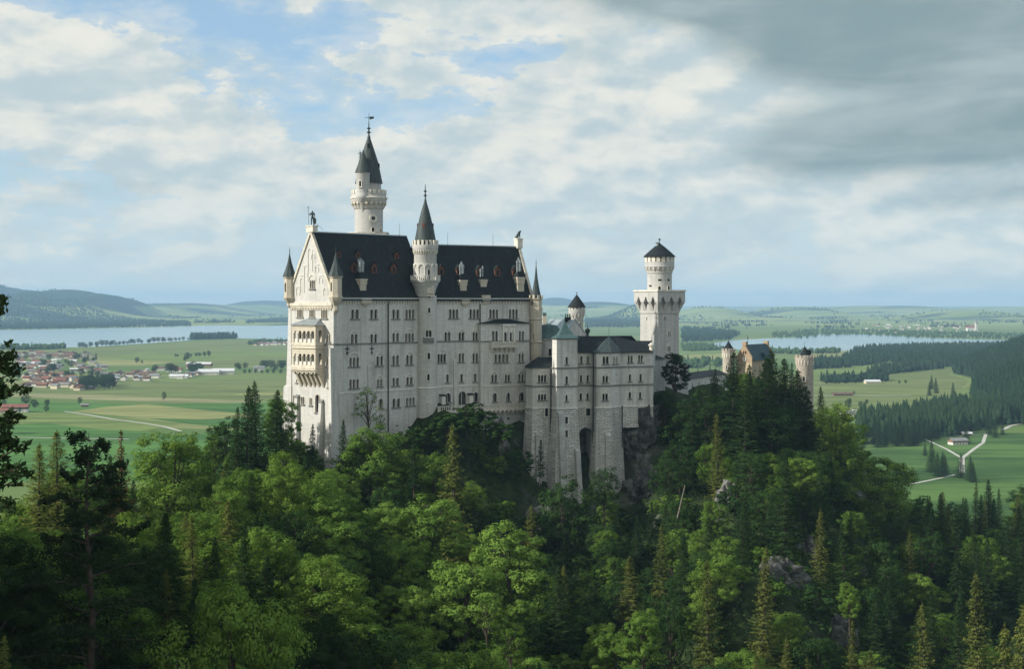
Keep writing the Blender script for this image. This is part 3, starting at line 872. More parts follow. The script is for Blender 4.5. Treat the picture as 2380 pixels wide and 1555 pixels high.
# string courses, cornices and friezes ---------------------------------
mb = MB()
def course(wall, k, u0, u1, v0, v1, h, o, mb):
    s0, s1 = wall.s(cx(k, u0)), wall.s(cx(k, u1))
    za, zb = wall.z(cx(k, u0), cy(k, v0)), wall.z(cx(k, u1), cy(k, v1)); z = (za + zb) / 2
    wall.slab(mb, s0, s1, z - h / 2, z + h / 2, -.1, o)
course(wS1, 2, 500, 1215, 525, 518, .34, .22, mb); course(wS2, 4, 355, 808, 448, 448, .34, .22, mb)
zc = wS1.z(cx(2, 800), cy(2, 522)); wW.slab(mb, 12.6, W1 + .2, zc - .17, zc + .17, -.1, .22)
mb.build('string_course', M['course'], palace)
mb = MB()
course(wS1, 2, 525, 1200, 955, 920, .4, .16, mb); course(wS2, 4, 357, 810, 917, 913, .4, .16, mb)
mb.build('string_course', M['white'], palace)
mb = MB()
for wl, L, s0 in ((wS1, wS1.L, 1.2), (wS2, wS2.L, 1.5)):
    wl.slab(mb, s0, L - .2, ZE - .55, ZE - .02, -.1, .5)
    n = int((L - s0) / .95)
    for i in range(n):
        s = s0 + .4 + i * .95
        wl.slab(mb, s, s + .36, ZE - 1.65, ZE - .56, -.1, .3)
        arc_band(wl, mb, s + .38, s + .93, ZE - 1.05, .12, .22, 4)
wW.slab(mb, .2, W1 - .2, -.7, .1, -.1, .55); wW.slab(mb, .2, W1 - .2, -1.15, -.7, -.1, .3)
for i in range(26): wW.slab(mb, .6 + i * .64, .6 + i * .64 + .3, -1.75, -1.15, -.1, .26)
mb.build('cornice_frieze', M['cream_trim'], palace)
# gable copings and blind arcade
for wl, zr in ((wW, ZR1), (we, ZR2)):
    L = wl.L; mb = MB()
    for a, b in (((-.5, ZE + .1), (L / 2, zr + .75)), ((L + .5, ZE + .1), (L / 2, zr + .75))):
        q = []
        dn = Vector((a[1] - b[1], b[0] - a[0])).normalized() * .55
        if dn.y > 0: dn = -dn
        A = [wl.P(a[0], a[1], .35), wl.P(b[0], b[1], .35), wl.P(b[0], b[1] - 1.15, .35), wl.P(a[0] + (dn.x), a[1] + dn.y, .35)]
        B = [wl.P(a[0], a[1], -.45), wl.P(b[0], b[1], -.45), wl.P(b[0], b[1] - 1.15, -.45), wl.P(a[0] + dn.x, a[1] + dn.y, -.45)]
        mb.loft([A, B])
    mb.build('gable_coping', M['cream_trim'], palace)
def blind(u0, u1, v_top, v_bot):
    s0, s1 = wW.s(cx(1, u0)), wW.s(cx(1, u1)); m = (u0 + u1) / 2
    zt, zb = wW.z(cx(1, m), cy(1, v_top)), wW.z(cx(1, m), cy(1, v_bot)); r = (s1 - s0) / 2
    mb = MB(); arc_band(wW, mb, s0, s1, zt - r, .16, .16, 8)
    wW.slab(mb, s0 - .16, s0, zb, zt - r, -.05, .16); wW.slab(mb, s1, s1 + .16, zb, zt - r, -.05, .16)
    mb.build('blind_arch', M['white'], palace)
for a in [(237, 268, 1060, 1230), (262, 285, 1098, 1140), (208, 232, 1195, 1310), (290, 314, 1195, 1240), (178, 203, 1285, 1395), (322, 345, 1280, 1325), (147, 170, 1362, 1415), (355, 385, 1362, 1415)]: blind(*a)
for u0, u1, v in [(200, 236, 1185), (170, 206, 1265), (140, 176, 1350), (290, 320, 1180), (318, 350, 1265)]:
    s0, s1 = wW.s(cx(1, u0)), wW.s(cx(1, u1)); z = wW.z(cx(1, u0), cy(1, v)); mb = MB(); wW.slab(mb, s0, s1, z - .1, z + .1, -.05, .16); mb.build('stepped_moulding', M['white'], palace)
# anchors of iron on the wall
for wl, u, v in ((wS1, 605, 578), (wS1, 820, 575), (wW, 455, 582)):
    s, z = wl.s(cx(2, u)), wl.z(cx(2, u), cy(2, v)); mb = MB()
    wl.slab(mb, s - .13, s + .13, z - 1.4, z + 1.0, 0, .12); wl.slab(mb, s - .75, s + .75, z + .1, z + .4, 0, .122); wl.slab(mb, s - .45, s + .45, z - .9, z - .7, 0, .122)
    mb.build('wall_anchor', M['iron'], palace)
# drain pipes
for wl, k, u, v0, v1, u1 in ((wS1, 2, 958, 150, 1290, 960), (wS2, 4, 803, 60, 1110, 818)):
    s, z1, z0 = wl.s(cx(k, u)), wl.z(cx(k, u), cy(k, v0)), wl.z(cx(k, u), cy(k, v1))
    mb = MB(); mb.tube(wl.P(s, z0, .25), wl.P(s, z1, .25), .16, n=8); mb.build('drain_pipe', M['iron'], palace)
# buttresses --------------------------------------------------------
def buttress(wl, s0, s1, zt, zb, o0, o1, mat='lime_lifted', label=None, cap=True):
    mb = MB(); P = wl.P
    mb.loft([[P(s0, zb, o1), P(s1, zb, o1), P(s1, zb, -.3), P(s0, zb, -.3)], [P(s0, zt - .4, o0), P(s1, zt - .4, o0), P(s1, zt - .4, -.3), P(s0, zt - .4, -.3)],
             [P(s0, zt, .05), P(s1, zt, .05), P(s1, zt, -.3), P(s0, zt, -.3)]])
    b = mb.build('buttress', M[mat], palace)
    if label: b['label'] = label
    if cap:
        mb = MB(); mb.loft([[P(s0 - .15, zt - .5, o0 + .2), P(s1 + .15, zt - .5, o0 + .2), P(s1 + .15, zt - .5, 0), P(s0 - .15, zt - .5, 0)],
                            [P(s0 - .15, zt + .25, .02), P(s1 + .15, zt + .25, .02), P(s1 + .15, zt + .25, -.02), P(s0 - .15, zt + .25, -.02)]]); mb.build('buttress_cap', M['course'], b)
def wz(wl, k, u, v): return wl.z(cx(k, u), cy(k, v))
buttress(wS1, wS1.s(cx(2, 783)), wS1.s(cx(2, 826)), wz(wS1, 2, 800, 712), -50, .25, 1.3, cap=False)
buttress(wS2, wS2.s(cx(4, 527)), wS2.s(cx(4, 560)), wz(wS2, 4, 540, 630), -50, .25, 1.0, cap=False)
buttress(wW, wW.s(cWx(168)), wW.s(cWx(192)), wz(wW, 2, 180, 975), -50, .8, 1.6, 'lime')
buttress(wW, wW.s(cWx(378)), wW.s(cWx(402)), wz(wW, 2, 390, 1018), -50, .8, 2.4, 'lime')
# battered corner pier
for wl, s0, s1, zt, o1, mat in ((wW, W1 - 2.6, W1 + .3, wz(wW, 2, 490, 1000), 1.3, 'lime'), (wS1, -1.2, 1.6, wz(wS1, 2, 515, 560), 1.0, 'lime_lifted')):
    mb = MB(); P = wl.P
    mb.loft([[P(s0, ZB, o1), P(s1, ZB, o1), P(s1, ZB, -.5), P(s0, ZB, -.5)], [P(s0, zt, .12), P(s1, zt, .12), P(s1, zt, -.5), P(s0, zt, -.5)]])
    mb.build('corner_pier', M[mat], palace)
mb = MB(); P = wW.P
mb.loft([[P(-3.2, ZB, .5), P(1.2, ZB, .5), P(1.2, ZB, -3), P(-3.2, ZB, -3)], [P(-1.9, -22, .3), P(1.2, -22, .3), P(1.2, -22, -3), P(-1.9, -22, -3)], [P(-.9, -21.5, .2), P(1.2, -21.5, .2), P(1.2, -21.5, -3), P(-.9, -21.5, -3)], [P(-.1, -1, .1), P(.8, -1, .1), P(.8, -1, -2), P(-.1, -1, -2)]])
mb.build('corner_pier', M['lime'], palace)
# roof ----------------------------------------------------------------
def gable_roof(A, d, g, L, W, ze, zr, over=.7):
    mb = MB(); sl = (zr - ze) / (W / 2)
    def pt(s, t, z): q = A + d * s + g * t; return Vector((q.x, q.y, z))
    z0 = ze - over * sl * .55
    S = [(-over, z0), (W / 2, zr), (W + over, z0)]
    for (t0, a), (t1, b) in zip(S[:-1], S[1:]):
        n = 6
        for i in range(n):
            u, v = i / n, (i + 1) / n
            mb.face([pt(.0, t0 + (t1 - t0) * u, a + (b - a) * u), pt(L, t0 + (t1 - t0) * u, a + (b - a) * u), pt(L, t0 + (t1 - t0) * v, a + (b - a) * v), pt(.0, t0 + (t1 - t0) * v, a + (b - a) * v)])
    mb.face([pt(0, t, z) for t, z in S][::-1]); mb.face([pt(L, t, z) for t, z in S])
    mb.face([pt(0, -over, z0), pt(0, W + over, z0), pt(L, W + over, z0), pt(L, -over, z0)])
    mb.f[-3:] = mb.f[-3:]
    return mb
roof1 = gable_roof(C0 + d1 * .3, d1, g1, L1 + 1.0, W1, ZE, ZR1).build('roof', M['slate'], palace); roof1['label'] = 'higher western part of the black roof'
roof2 = gable_roof(K - d2 * .5, d2, g2, L2 + .2, W2, ZE, ZR2).build('roof', M['slate'], palace); roof2['label'] = 'lower eastern part of the black roof'
mb = MB(); a = C0 + g1 * W1 / 2; b = a + d1 * (L1 + 1.2); mb.tube((*(a + d1 * .6), ZR1), (*b, ZR1), .22); mb.build('ridge_cap', M['zinc'], roof1)
mb = MB(); a = K + g2 * W2 / 2; b = a + d2 * (L2 - .3); mb.tube((*a, ZR2), (*b, ZR2), .22); mb.build('ridge_cap', M['zinc'], roof2)
mb = MB(); mb.tube((*(C0 - Vector((-.0, .6)) + d1 * .9), ZE - .3), (*(K - Vector((.0, .6)) - d1 * 2), ZE - .3), .17); mb.build('gutter', M['zinc'], roof1)
mb = MB(); mb.tube((*(K - Vector((.0, .7)) + d2 * 3), ZE - .3), (*(E - Vector((.0, .7)) - d2 * 1.5), ZE - .3), .17); mb.build('gutter', M['zinc'], roof2)
def roof_plane(A, d, g, W, ze, zr):
    up = Vector((g.x * W / 2, g.y * W / 2, zr - ze)); al = Vector((d.x, d.y, 0))
    n = al.cross(up).normalized()
    return Vector((A.x, A.y, ze)), n, al, up.normalized()
RP1 = roof_plane(C0, d1, g1, W1, ZE, ZR1); RP2 = roof_plane(K, d2, g2, W2, ZE, ZR2)
def dormer(RP, roof, x, y, w, h, g):
    p = plane_hit(x, y, RP[0], RP[1]); d = Vector(RP[2][:2]); g = Vector(g)
    wl = Wall(Vector(p[:2]) - d * w / 2 - g * .15, Vector(p[:2]) + d * w / 2 - g * .15)
    mb = MB(); z0 = p.z - .1; P = wl.P; dp = 1.6
    body = [(0, z0), (w, z0), (w, z0 + h * .66), (w / 2, z0 + h), (0, z0 + h * .66)]
    mb.loft([[P(s, z, 0) for s, z in body], [P(s, z, -dp) for s, z in body]])
    o = mb.build('dormer', M['redwood'], roof)
    mb = MB(); e = .18
    for a, b in (((-e, z0 + h * .66 - e), (w / 2, z0 + h + .12)), ((w / 2, z0 + h + .12), (w + e, z0 + h * .66 - e))):
        q = [P(a[0], a[1], .2), P(b[0], b[1], .2), P(b[0], b[1], -dp - .4), P(a[0], a[1], -dp - .4)]
        mb.loft([q, [Vector(v) + Vector((0, 0, .14)) for v in q]])
    mb.face([P(s, z, .02) for s, z in arch(w * .27, w * .73, z0 + h * .12, z0 + h * .62, 6)])
    o2 = mb.build('dormer_roof_and_opening', M['slate'], roof)
for u, v in ((470, 1125), (617, 1128), (912, 1136)): dormer(RP1, roof1, cx(1, u), cy(1, v), 1.5, 2.0, g1)
for u, v in ((588, 1242), (741, 1250), (890, 1252)): dormer(RP1, roof1, cx(1, u), cy(1, v), 1.9, 3.1, g1)
for u, v in ((402, 1005), (590, 1005), (799, 1015), (988, 1015), (1172, 1015)): dormer(RP2, roof2, cx(3, u), cy(3, v), 1.8, 3.0, g2)
def chimney(RP, roof, g, k, u0, u1, v0, v1, vroof, pots, vp0, corb=True):
    """cream stone chimney stack rising from the roof just inside the eave"""
    um = (u0 + u1) / 2
    p = plane_hit(cx(k, um), cy(k, v1), RP[0], RP[1]); Y = p.y
    w = (u1 - u0) * CROP[k][2] * Y / F * .95; d = RP[2].xy; g = Vector(g)
    zt = (HY - cy(k, v0)) * Y / F; zb = p.z; zr = (HY - cy(k, vroof)) * Y / F; zp = (HY - cy(k, vp0)) * Y / F
    c = p.xy + g * w * .42
    mb = MB(); mb.box((*c, zb - .4), w * .78, w * .78, (zt - zb) * .6 + .4, d); mb.box((*c, zb + (zt - zb) * .6), w * .9, w * .9, (zt - zb) * .28, d)
    mb.box((*c, zb + (zt - zb) * .88), w, w, (zt - zb) * .12, d)
    ch = mb.build('chimney', M['cream'], roof)
    mb = MB(); mb.box((*c, zt + .004), w * .96, w * .96, zr - zt, d, .42); o = mb.build('chimney_roof', M['slate'], roof)
    mb = MB()
    for dx, dy, hh in pots:
        q = c + d * dx * w + g * dy * w; H = zr + (zp - zr) * hh
        mb.lathe([(.2, zr - .3), (.2, H - .9), (.34, H - .85), (.34, H - .5), (.2, H - .45), (.2, H - .2), (.32, H - .15), (.0, H)], q, 8)
        mb.lathe([(.2, zr + (H - zr) * .45), (.3, zr + (H - zr) * .47), (.3, zr + (H - zr) * .53), (.2, zr + (H - zr) * .55)], q, 8)
    mb.build('chimney_pots', M['zinc'], roof)
P6 = [(-.2, -.15, .82), (.05, -.15, .9), (.25, -.1, .8), (-.12, .15, .95), (.12, .15, 1.0), (0, 0, .9)]
P3 = [(-.2, 0, .78), (.2, 0, .78), (0, .05, 1.0), (0, -.15, .8)]
chimney(RP1, roof1, g1, 1, 618, 702, 1290, 1400, 1236, P6, 1130)
chimney(RP2, roof2, g2, 3, 585, 688, 1052, 1192, 985, P3, 858)
chimney(RP2, roof2, g2, 3, 797, 897, 1047, 1150, 1015, [(-.18, 0, .75), (.12, .05, 1.0), (-.02, .2, .7)], 902)
chimney(RP2, roof2, g2, 3, 1180, 1288, 1022, 1200, 960, P3, 812)
for wl, k, u0, u1, v0, v1 in ((wS1, 2, 722, 806, 135, 205), (wS2, 3, 603, 692, 1255, 1340), (wS2, 3, 820, 905, 1210, 1318)):
    s0, s1 = wl.s(cx(k, u0)), wl.s(cx(k, u1)); z1, z0 = wl.z(cx(k, u0), cy(k, v0)), wl.z(cx(k, u0), cy(k, v1)); m = (s0 + s1) / 2; mb = MB(); P = wl.P
    h = (z1 - z0) * .5
    mb.loft([[P(m - .2, z0, .1), P(m + .2, z0, .1), P(m + .2, z0, -.2), P(m - .2, z0, -.2)], [P(s0, z1 - h, .62), P(s1, z1 - h, .62), P(s1, z1 - h, -.2), P(s0, z1 - h, -.2)], [P(s0, z1, .62), P(s1, z1, .62), P(s1, z1, -.2), P(s0, z1, -.2)]])
    mb.build('chimney_corbel', M['cream'], palace)
# lightning rods on the ridges
for x, y0, y1, D, zr in ((650.5 + 278, 520, 552, 428, ZR1), (1040.5, 538, 567, 432, ZR2), (1146, 543, 570, 441, ZR2)):
    p = px(x, y1, D); mb = MB(); mb.tube((p.x, p.y, zr - .3), (p.x, p.y, zr + 3.4), .05, .03, 5); mb.build('lightning_rod', M['iron'], roof1 if zr == ZR1 else roof2)
# loggia ----------------------------------------------------------------
pl = 2.9; wL = wW.off(pl)
sl0, sl1 = wL.s(cWx(126)), wL.s(cWx(331))
zl = lambda v: wL.z(cWx(230), cy(2, v))
wLf = Wall(wL.P(sl0, 0).xy, wL.P(sl1, 0).xy); wLr = Wall(wL.P(sl1, 0).xy, wW.P(wW.s(wL.P(sl1, 0).x * 0 + CX + F * (wL.P(sl1, 0).x - wL.n.x * pl) / (wL.P(sl1, 0).y - wL.n.y * pl)), 0).xy)
wLl = Wall(wLf.A - wW.n * pl, wLf.A)
log_wall = MB()
for (va, vb) in ((412, 512), (612, 708)):
    for i in range(5):
        u = 147 + i * 36.5
        s0, s1 = wLf.s(cWx(u)), wLf.s(cWx(u + 26)); wLf.open.append(arch(s0, s1, zl(vb), zl(va)))
    z0, z1 = zl(vb) + .1, zl(va) + .2
    wLr.open.append(arch(pl * .36, pl * .72, z0, z1)); wLl.open.append(arch(pl * .3, pl * .7, z0, z1))
zlb, zlt = zl(752), zl(362)
for w_ in (wLf, wLr, wLl): w_.panel(log_wall, [(0, zlb), (w_.L, zlb), (w_.L, zlt), (0, zlt)], .45)
Pf = lambda s, o, z: wW.P(s, z, o)
log_wall.face([wLf.P(0, zlb), wLl.P(0, zlb), wLr.P(wLr.L, zlb), wLf.P(wLf.L, zlb)])
loggia = log_wall.build('loggia', M['cream'], palace); loggia['label'] = 'two-storey yellow stone loggia on the gable wall'
for va, vb in ((512, 540), (555, 565), (708, 740), (742, 756), (360, 370)):
    z1, z0 = zl(va) - .1, zl(vb); mb = MB()
    for w_ in (wLf, wLr, wLl): w_.slab(mb, -.1, w_.L + .1, z0, z1, -.02, .13 if vb - va > 15 else .3)
    mb.build('loggia_band', M['cream_trim'], loggia)
for va, vb in ((412, 512), (612, 708)):
    mb = MB()
    for i in range(5):
        u = 147 + i * 36.5 - 5
        c = wLf.P(wLf.s(cWx(u)), zl(vb), .06); mb.lathe([(.2, zl(vb)), (.13, zl(vb) + .3), (.12, zl(va) - 1.2), (.24, zl(va) - .7), (.0, zl(va) - .68)], c, 7)
    z = zl(vb); wLf.slab(mb, .4, wLf.L - .4, z, z + .85, -.3, -.15)
    mb.build('loggia_arcade', M['white'], loggia)
mb = MB()
for va in (512, 708):
    z = zl(va) - .05; mb.face([wLf.P(.1, z, -.1), wLf.P(wLf.L - .1, z, -.1), wLr.P(wLr.L, z, -.1), wLl.P(0, z, -.1)])
mb.build('loggia_floor', M['cream'], loggia)
mb = MB()
for i in range(6):
    s0 = sl0 + (sl1 - sl0) * i / 5.35 + .1; s1 = s0 + .7
    A = [(pl, zlb), (pl, zlb - .5), (pl * .62, zlb - 1.3), (.1, zl(905)), (0, zlb)]
    z_sh = -.25 * i * 0
    mb.loft([[wW.P(s0, z, o) for o, z in A], [wW.P(s1, z, o) for o, z in A]])
    if i < 5:
        g0 = s1; g1_ = s0 + (sl1 - sl0) / 5.35
        wl_ = wW.off(pl - .25); arc_band(wl_, mb, g0, g1_, zlb - (g1_ - g0) / 2 - .55, .3, .2, 6)
        A2 = [(pl - .5, zlb), (pl * .4, zlb - 1.0), (.0, zl(880)), (0, zlb)]
        mb.loft([[wW.P(g0, z, o) for o, z in A2], [wW.P(g1_, z, o) for o, z in A2]])
mb.build('loggia_corbels', M['cream'], loggia)
mb = MB(); zr_ = zl(306)
P = wW.P; o_ = pl + .5
e = [P(sl0 - .5, zlt, o_), P(sl1 + .5, zlt, o_), P(sl1 + .5, zlt, -.2), P(sl0 - .5, zlt, -.2)]; r0, r1 = P(sl0 + 2.6, zr_, .02), P(sl1 - 1.6, zr_, .02)
mb.face([e[0], e[1], r1, r0]); mb.face([e[1], e[2], r1]); mb.face([e[3], e[0], r0]); mb.face(e[::-1])
mb.build('loggia_roof', M['zinc'], palace)['label'] = 'low grey metal roof of the loggia'
# ----- corner turrets
def turret(parent, c, r, zb, z0, z1, ztip, label, open_w=True, mat='cream', n=8, cren=False, corb=True, zfin=None):
    mb = MB()
    if corb: prof = [(.15, zb), (r * .45, zb + (z0 - zb) * .2), (r * .5, zb + (z0 - zb) * .45), (r * .95, zb + (z0 - zb) * .75), (r * 1.15, z0 - .3), (r * 1.15, z0), (r, z0 + .02)]
    else: prof = [(r, zb), (r, z0)]
    prof += [(r, z1 - .5), (r * 1.16, z1 - .3), (r * 1.16, z1), (0, z1 + .02)]
    mb.lathe(prof, c, n, ph=R(22.5))
    t = mb.build('turret', M[mat], parent); t['label'] = label
    mb = MB(); h = ztip - z1
    k = .92 if cren else 1.28
    mb.lathe([(r * k, z1 + .03), (r * k * .62, z1 + h * .30), (r * k * .30, z1 + h * .62), (.12, ztip)], c, n, ph=R(22.5)); rf = mb.build('turret_roof', M['cone'], t)
    mb = MB(); finial(mb, c, ztip - .2, zfin or 2.2, .1); mb.build('turret_finial', M['iron'], t)
    if cren:
        mb = MB(); crenels(c, r * 1.14, z1, .9, 8, .62, .3, mb, R(22.5)); mb.build('turret_battlement', M[mat], t)
    for a in (R(247.5 - 22.5 + 0), R(180 + 22.5 + 0), R(292.5 + 0 - 0)):
        mb = MB()
        d = Vector((math.cos(a), math.sin(a))); tt = Vector((-d.y, d.x)); A = Vector(c[:2]) + d * (r * math.cos(R(22.5)) + .02)
        wl = Wall(A + tt * -.5, A + tt * .5)
        if wl.n.dot(d) < 0: wl = Wall(A + tt * .5, A - tt * .5)
        mb.face([wl.P(s, z) for s, z in arch(.25, .75, z0 + (z1 - z0) * .25, z0 + (z1 - z0) * .7, 6)])
        mb.build('turret_window', M['glass'], t, merge=False)
def zz(y, Y): return (HY - y) * Y / F
t0 = C0 + Vector((.55, .3)); turret(palace, t0, 1.62, zz(cy(1, 1560), 400), zz(cy(1, 1425), 400), zz(cy(1, 1270), 400), zz(cy(1, 1085), 400), 'octagonal turret on the near gable corner')
t1 = N0 + Vector((.2, -.4)); turret(palace, t1, 1.5, zz(cy(1, 1515), 412), zz(cy(1, 1430), 412), zz(cy(1, 1275), 412), zz(cy(1, 1100), 412), 'octagonal turret on the far gable corner')
te = Vector(px(1246, 700, 443.2)[:2]); turret(palace, te, 1.75, zz(cy(4, 640), 442), zz(cy(3, 1340), 442), zz(cy(3, 1243), 442), zz(cy(3, 905), 442), 'tall cream corner turret at the right end of the palace', cren=True)
mb = MB(); mb.lathe([(.6, zz(cy(4, 760), 442)), (1.55, zz(cy(4, 640), 442)), (1.72, zz(cy(4, 600), 442)), (1.72, zz(cy(3, 1300), 442))], te, 8, ph=R(22.5))
for v in (218, 455): z = zz(cy(4, v), 442); mb.lathe([(1.7, z - .3), (1.98, z - .1), (1.98, z + .1), (1.7, z + .3)], te, 8, ph=R(22.5))
tb = mb.build('turret_shaft', M['cream'], palace)
for v0, v1 in ((125, 200), (360, 435)):
    niche_window(palace, te, 1.62, R(245), zz(cy(4, v1), 442), zz(cy(4, v0), 442), .7, 'cream_trim')
# ----- risalit with balcony at the right end of the long wall
rs = 1.3; wR = wS2.off(rs); sr0, sr1 = wR.s(1117.5), wR.s(1230.5)
wRf = Wall(wR.P(sr0, 0).xy, wR.P(sr1, 0).xy)
zrt = wR.z(1170, 752)
wins(wRf, 4, [(928, 992, 340, 443, 2), (1209, 1266, 340, 443, 2), (954, 1102, 582, 668, 4), (1205, 1263, 577, 666, 2, 545),
              (922, 983, 797, 874, 2, 765), (1065, 1120, 795, 870, 2, 762), (1204, 1262, 790, 866, 2, 757), (938, 982, 990, 1082, 1), (1080, 1123, 987, 1078, 1), (1214, 1268, 982, 1072, 1)], palace, mat='white')
wins(wRf, 4, [(1050, 1086, 355, 450, 1), (1102, 1138, 355, 450, 1)], palace, mat='white', sill=False)
mb = MB(); wRf.panel(mb, [(0, ZB), (wRf.L, ZB), (wRf.L, zrt), (0, zrt)])
for A, B in ((wRf.A - wR.n * rs, wRf.A), (wRf.B, wRf.B - wR.n * rs)): Wall(A, B).panel(mb, [(0, ZB), (rs, ZB), (rs, zrt), (0, zrt)])
ri = mb.build('risalit_wall', M['lime_lifted'], palace)
mb = MB(); course(wRf, 4, 812, 1322, 448, 446, .34, .2, mb); mb.build('string_course', M['course'], palace)
mb = MB(); course(wRf, 4, 812, 1280, 912, 909, .4, .16, mb); wRf.slab(mb, 0, wRf.L, zrt - .5, zrt, 0, .25) if False else None
mb.build('string_course', M['white'], palace); mb = MB()
s0, s1 = wRf.s(cx(4, 1036)), wRf.s(cx(4, 1166)); z0, z1 = wRf.z(cx(4, 1100), cy(4, 455)), wRf.z(cx(4, 1100), cy(4, 268))
for q in (s0, (s0 + s1) / 2 - .15, s1 - .5): wRf.slab(mb, q, q + .45, z0, z1 - .6, -.02, .38)
wRf.slab(mb, s0 - .15, s1 + .15, z1 - .6, z1, -.02, .45); wRf.slab(mb, s0, s1, wRf.z(cx(4, 1100), cy(4, 350)), z1 - .6, -.02, .12)
mb.build('risalit_trim', M['white'], palace)
mb = MB(); o_ = .6; e = [wRf.P(-.5, zrt, o_), wRf.P(wRf.L + .5, zrt, o_), wRf.P(wRf.L + .5, zrt, -rs), wRf.P(-.5, zrt, -rs)]
zt_ = wRf.z(1170, 741); r0, r1 = wRf.P(wRf.L * .42, zt_, -rs + .05), wRf.P(wRf.L * .58, zt_, -rs + .05)
mb.face([e[0], e[1], r1, r0]); mb.face([e[1], e[2], r1]); mb.face([e[3], e[0], r0]); mb.face(e[::-1])
mb.build('risalit_roof', M['slate'], palace)
# balcony
s0, s1 = wRf.s(cx(4, 905)), wRf.s(cx(4, 1172)); zf = wRf.z(cx(4, 1040), cy(4, 497)); zt_ = wRf.z(cx(4, 1040), cy(4, 452)); bo = 1.5
mb = MB(); wRf.slab(mb, s0, s1, zf - .3, zf, 0, bo); wRf.slab(mb, s0, s1, zf - .6, zf - .3, 0, bo * .75)
bal = mb.build('balcony', M['trim'], palace)
mb = MB(); wRf.slab(mb, s0, s1, zt_ - .2, zt_, bo - .25, bo)
n = 15
for i in range(n): q = s0 + .08 + (s1 - s0 - .3) * i / (n - 1); wRf.slab(mb, q, q + .16 if i % 7 else q + .3, zf, zt_ - .2, bo - .22, bo - .04)
for q in (s0, s1 - .2): wRf.slab(mb, q, q + .2, zt_ - .2, zt_, 0, bo - .26); wRf.slab(mb, q + .02, q + .18, zf, zt_ - .2, .1, bo - .3)
mb.build('balcony_railing', M['trim'], bal)
mb = MB()
for i in range(6):
    q = s0 + .25 + (s1 - s0 - .9) * i / 5; A = [(0, zf - .6), (bo * .7, zf - .6), (bo * .5, zf - 1.1), (.1, zf - 1.9), (0, zf - 1.9)]
    mb.loft([[wRf.P(q, z, o) for o, z in A], [wRf.P(q + .4, z, o) for o, z in A]])
mb.build('balcony_corbels', M['trim'], bal)

# ============================================================ terrace
terr = empty('terrace', (0, 424, -33), 'stone terrace walk with balustrade along the foot of the palace', 'terrace')
wT = wS2.off(4.2); st0, st1 = wT.s(1018), wT.s(1234); ztf = -29.3; ztb = -27.9
mb = MB(); wT.slab(mb, st0, st1, ztf - .5, ztf, -4.2, 0); mb.build('terrace_floor', M['trim'], terr)
mb = MB(); wT.slab(mb, st0, st1, ztb - .22, ztb, -.35, .05); wT.slab(mb, st0, st1, ztf, ztf + .25, -.3, 0)
n = 46
for i in range(n):
    q = st0 + (st1 - st0 - .4) * i / (n - 1); wT.slab(mb, q, q + (.22 if i % 6 else .5), ztf + .25, ztb - .22, -.26, -.04)
mb.build('balustrade', M['trim'], terr)
mb = MB(); n = 22
for i in range(n):
    q = st0 + .2 + (st1 - st0 - .8) * i / (n - 1); A = [(.0, ztf - .5), (.0, ztf - .9), (-1.2, ztf - 1.9), (-1.2, ztf - .5)]
    mb.loft([[wT.P(q, z, o) for o, z in A], [wT.P(q + .5, z, o) for o, z in A]])
mb.build('terrace_corbels', M['trim'], terr)
mb = MB(); wTw = wT.off(-1.15)
for u, v in ((1092, 1243), (1102, 1320)): window(wTw, terr, cx(4, u), cx(4, u + 24), cy(4, v), cy(4, v + 24), 1, square=True, sill=False)
wTw.panel(mb, [(st0 - .5, -60), (st1 + 1, -60), (st1 + 1, ztf - .5), (st0 - .5, ztf - .5)]); Wall(wTw.P(st0 - .5, 0, -4).xy, wTw.P(st0 - .5, 0).xy).panel(mb, [(0, -60), (4, -60), (4, ztf - .5), (0, ztf - .5)])
mb.build('support_wall', M['concrete'], terr)
# two buttress heads with little slate caps on the terrace
for u0, u1, v0, v1 in ((385, 425, 1010, 1120), (676, 716, 998, 1108)):
    s0, s1 = wS2.s(cx(4, u0)), wS2.s(cx(4, u1)); z1, z0 = wS2.z(cx(4, u0), cy(4, v0)), ztf
    mb = MB(); wS2.slab(mb, s0, s1, z0, z1 - .3, -.1, 1.2); b = mb.build('buttress', M['white'], palace)
    mb = MB(); P = wS2.P; mb.loft([[P(s0 - .15, z1 - .296, 1.4), P(s1 + .15, z1 - .296, 1.4), P(s1 + .15, z1 - .296, -.05), P(s0 - .15, z1 - .296, -.05)], [P(s0 - .15, z1 + .2, .2), P(s1 + .15, z1 + .2, .2), P(s1 + .15, z1 + .2, -.05), P(s0 - .15, z1 + .2, -.05)]]); mb.build('buttress_cap', M['slate'], b)

# ============================================================ stair tower
sc = Vector((px(991.5, 0, 423.6).x, 424.0)); SY = 423.6
st = empty('stair_tower', (sc.x, sc.y, -36), 'slender round stair tower with balcony and dark cone in front of the palace', 'tower')
zs = lambda k, v, Y=SY: zz(cy(k, v), Y)
mb = MB(); r = 2.72
sc2 = Vector((px(988.2, 0, 422.8).x, 423.4))
mb.lathe([(r + .35, -52), (r + .2, zs(4, 930)), (r, zs(4, 925)), (r, zs(3, 1215))], sc, 36)
zb0, zb1 = zs(3, 1110), zs(3, 1055)
mb.lathe([(r - .3, zs(3, 1225)), (3.1, zs(3, 1130)), (3.35, zb0), (3.55, zb0 + .3), (3.55, zb0 + .9), (3.9, zb1 - .6), (4.1, zb1), (3.2, zb1 + .02)], sc2, 40)
r2 = 3.05
mb.lathe([(r2, zb1 - .1), (r2, zs(3, 765)), (r2 + .1, zs(3, 760)), (r2 + .35, zs(3, 735)), (r2 + .5, zs(3, 715)), (r2 + .5, zs(3, 690)), (r2 + .2, zs(3, 690) + .01), (2.6, zs(3, 690) + .02)], sc2, 40)
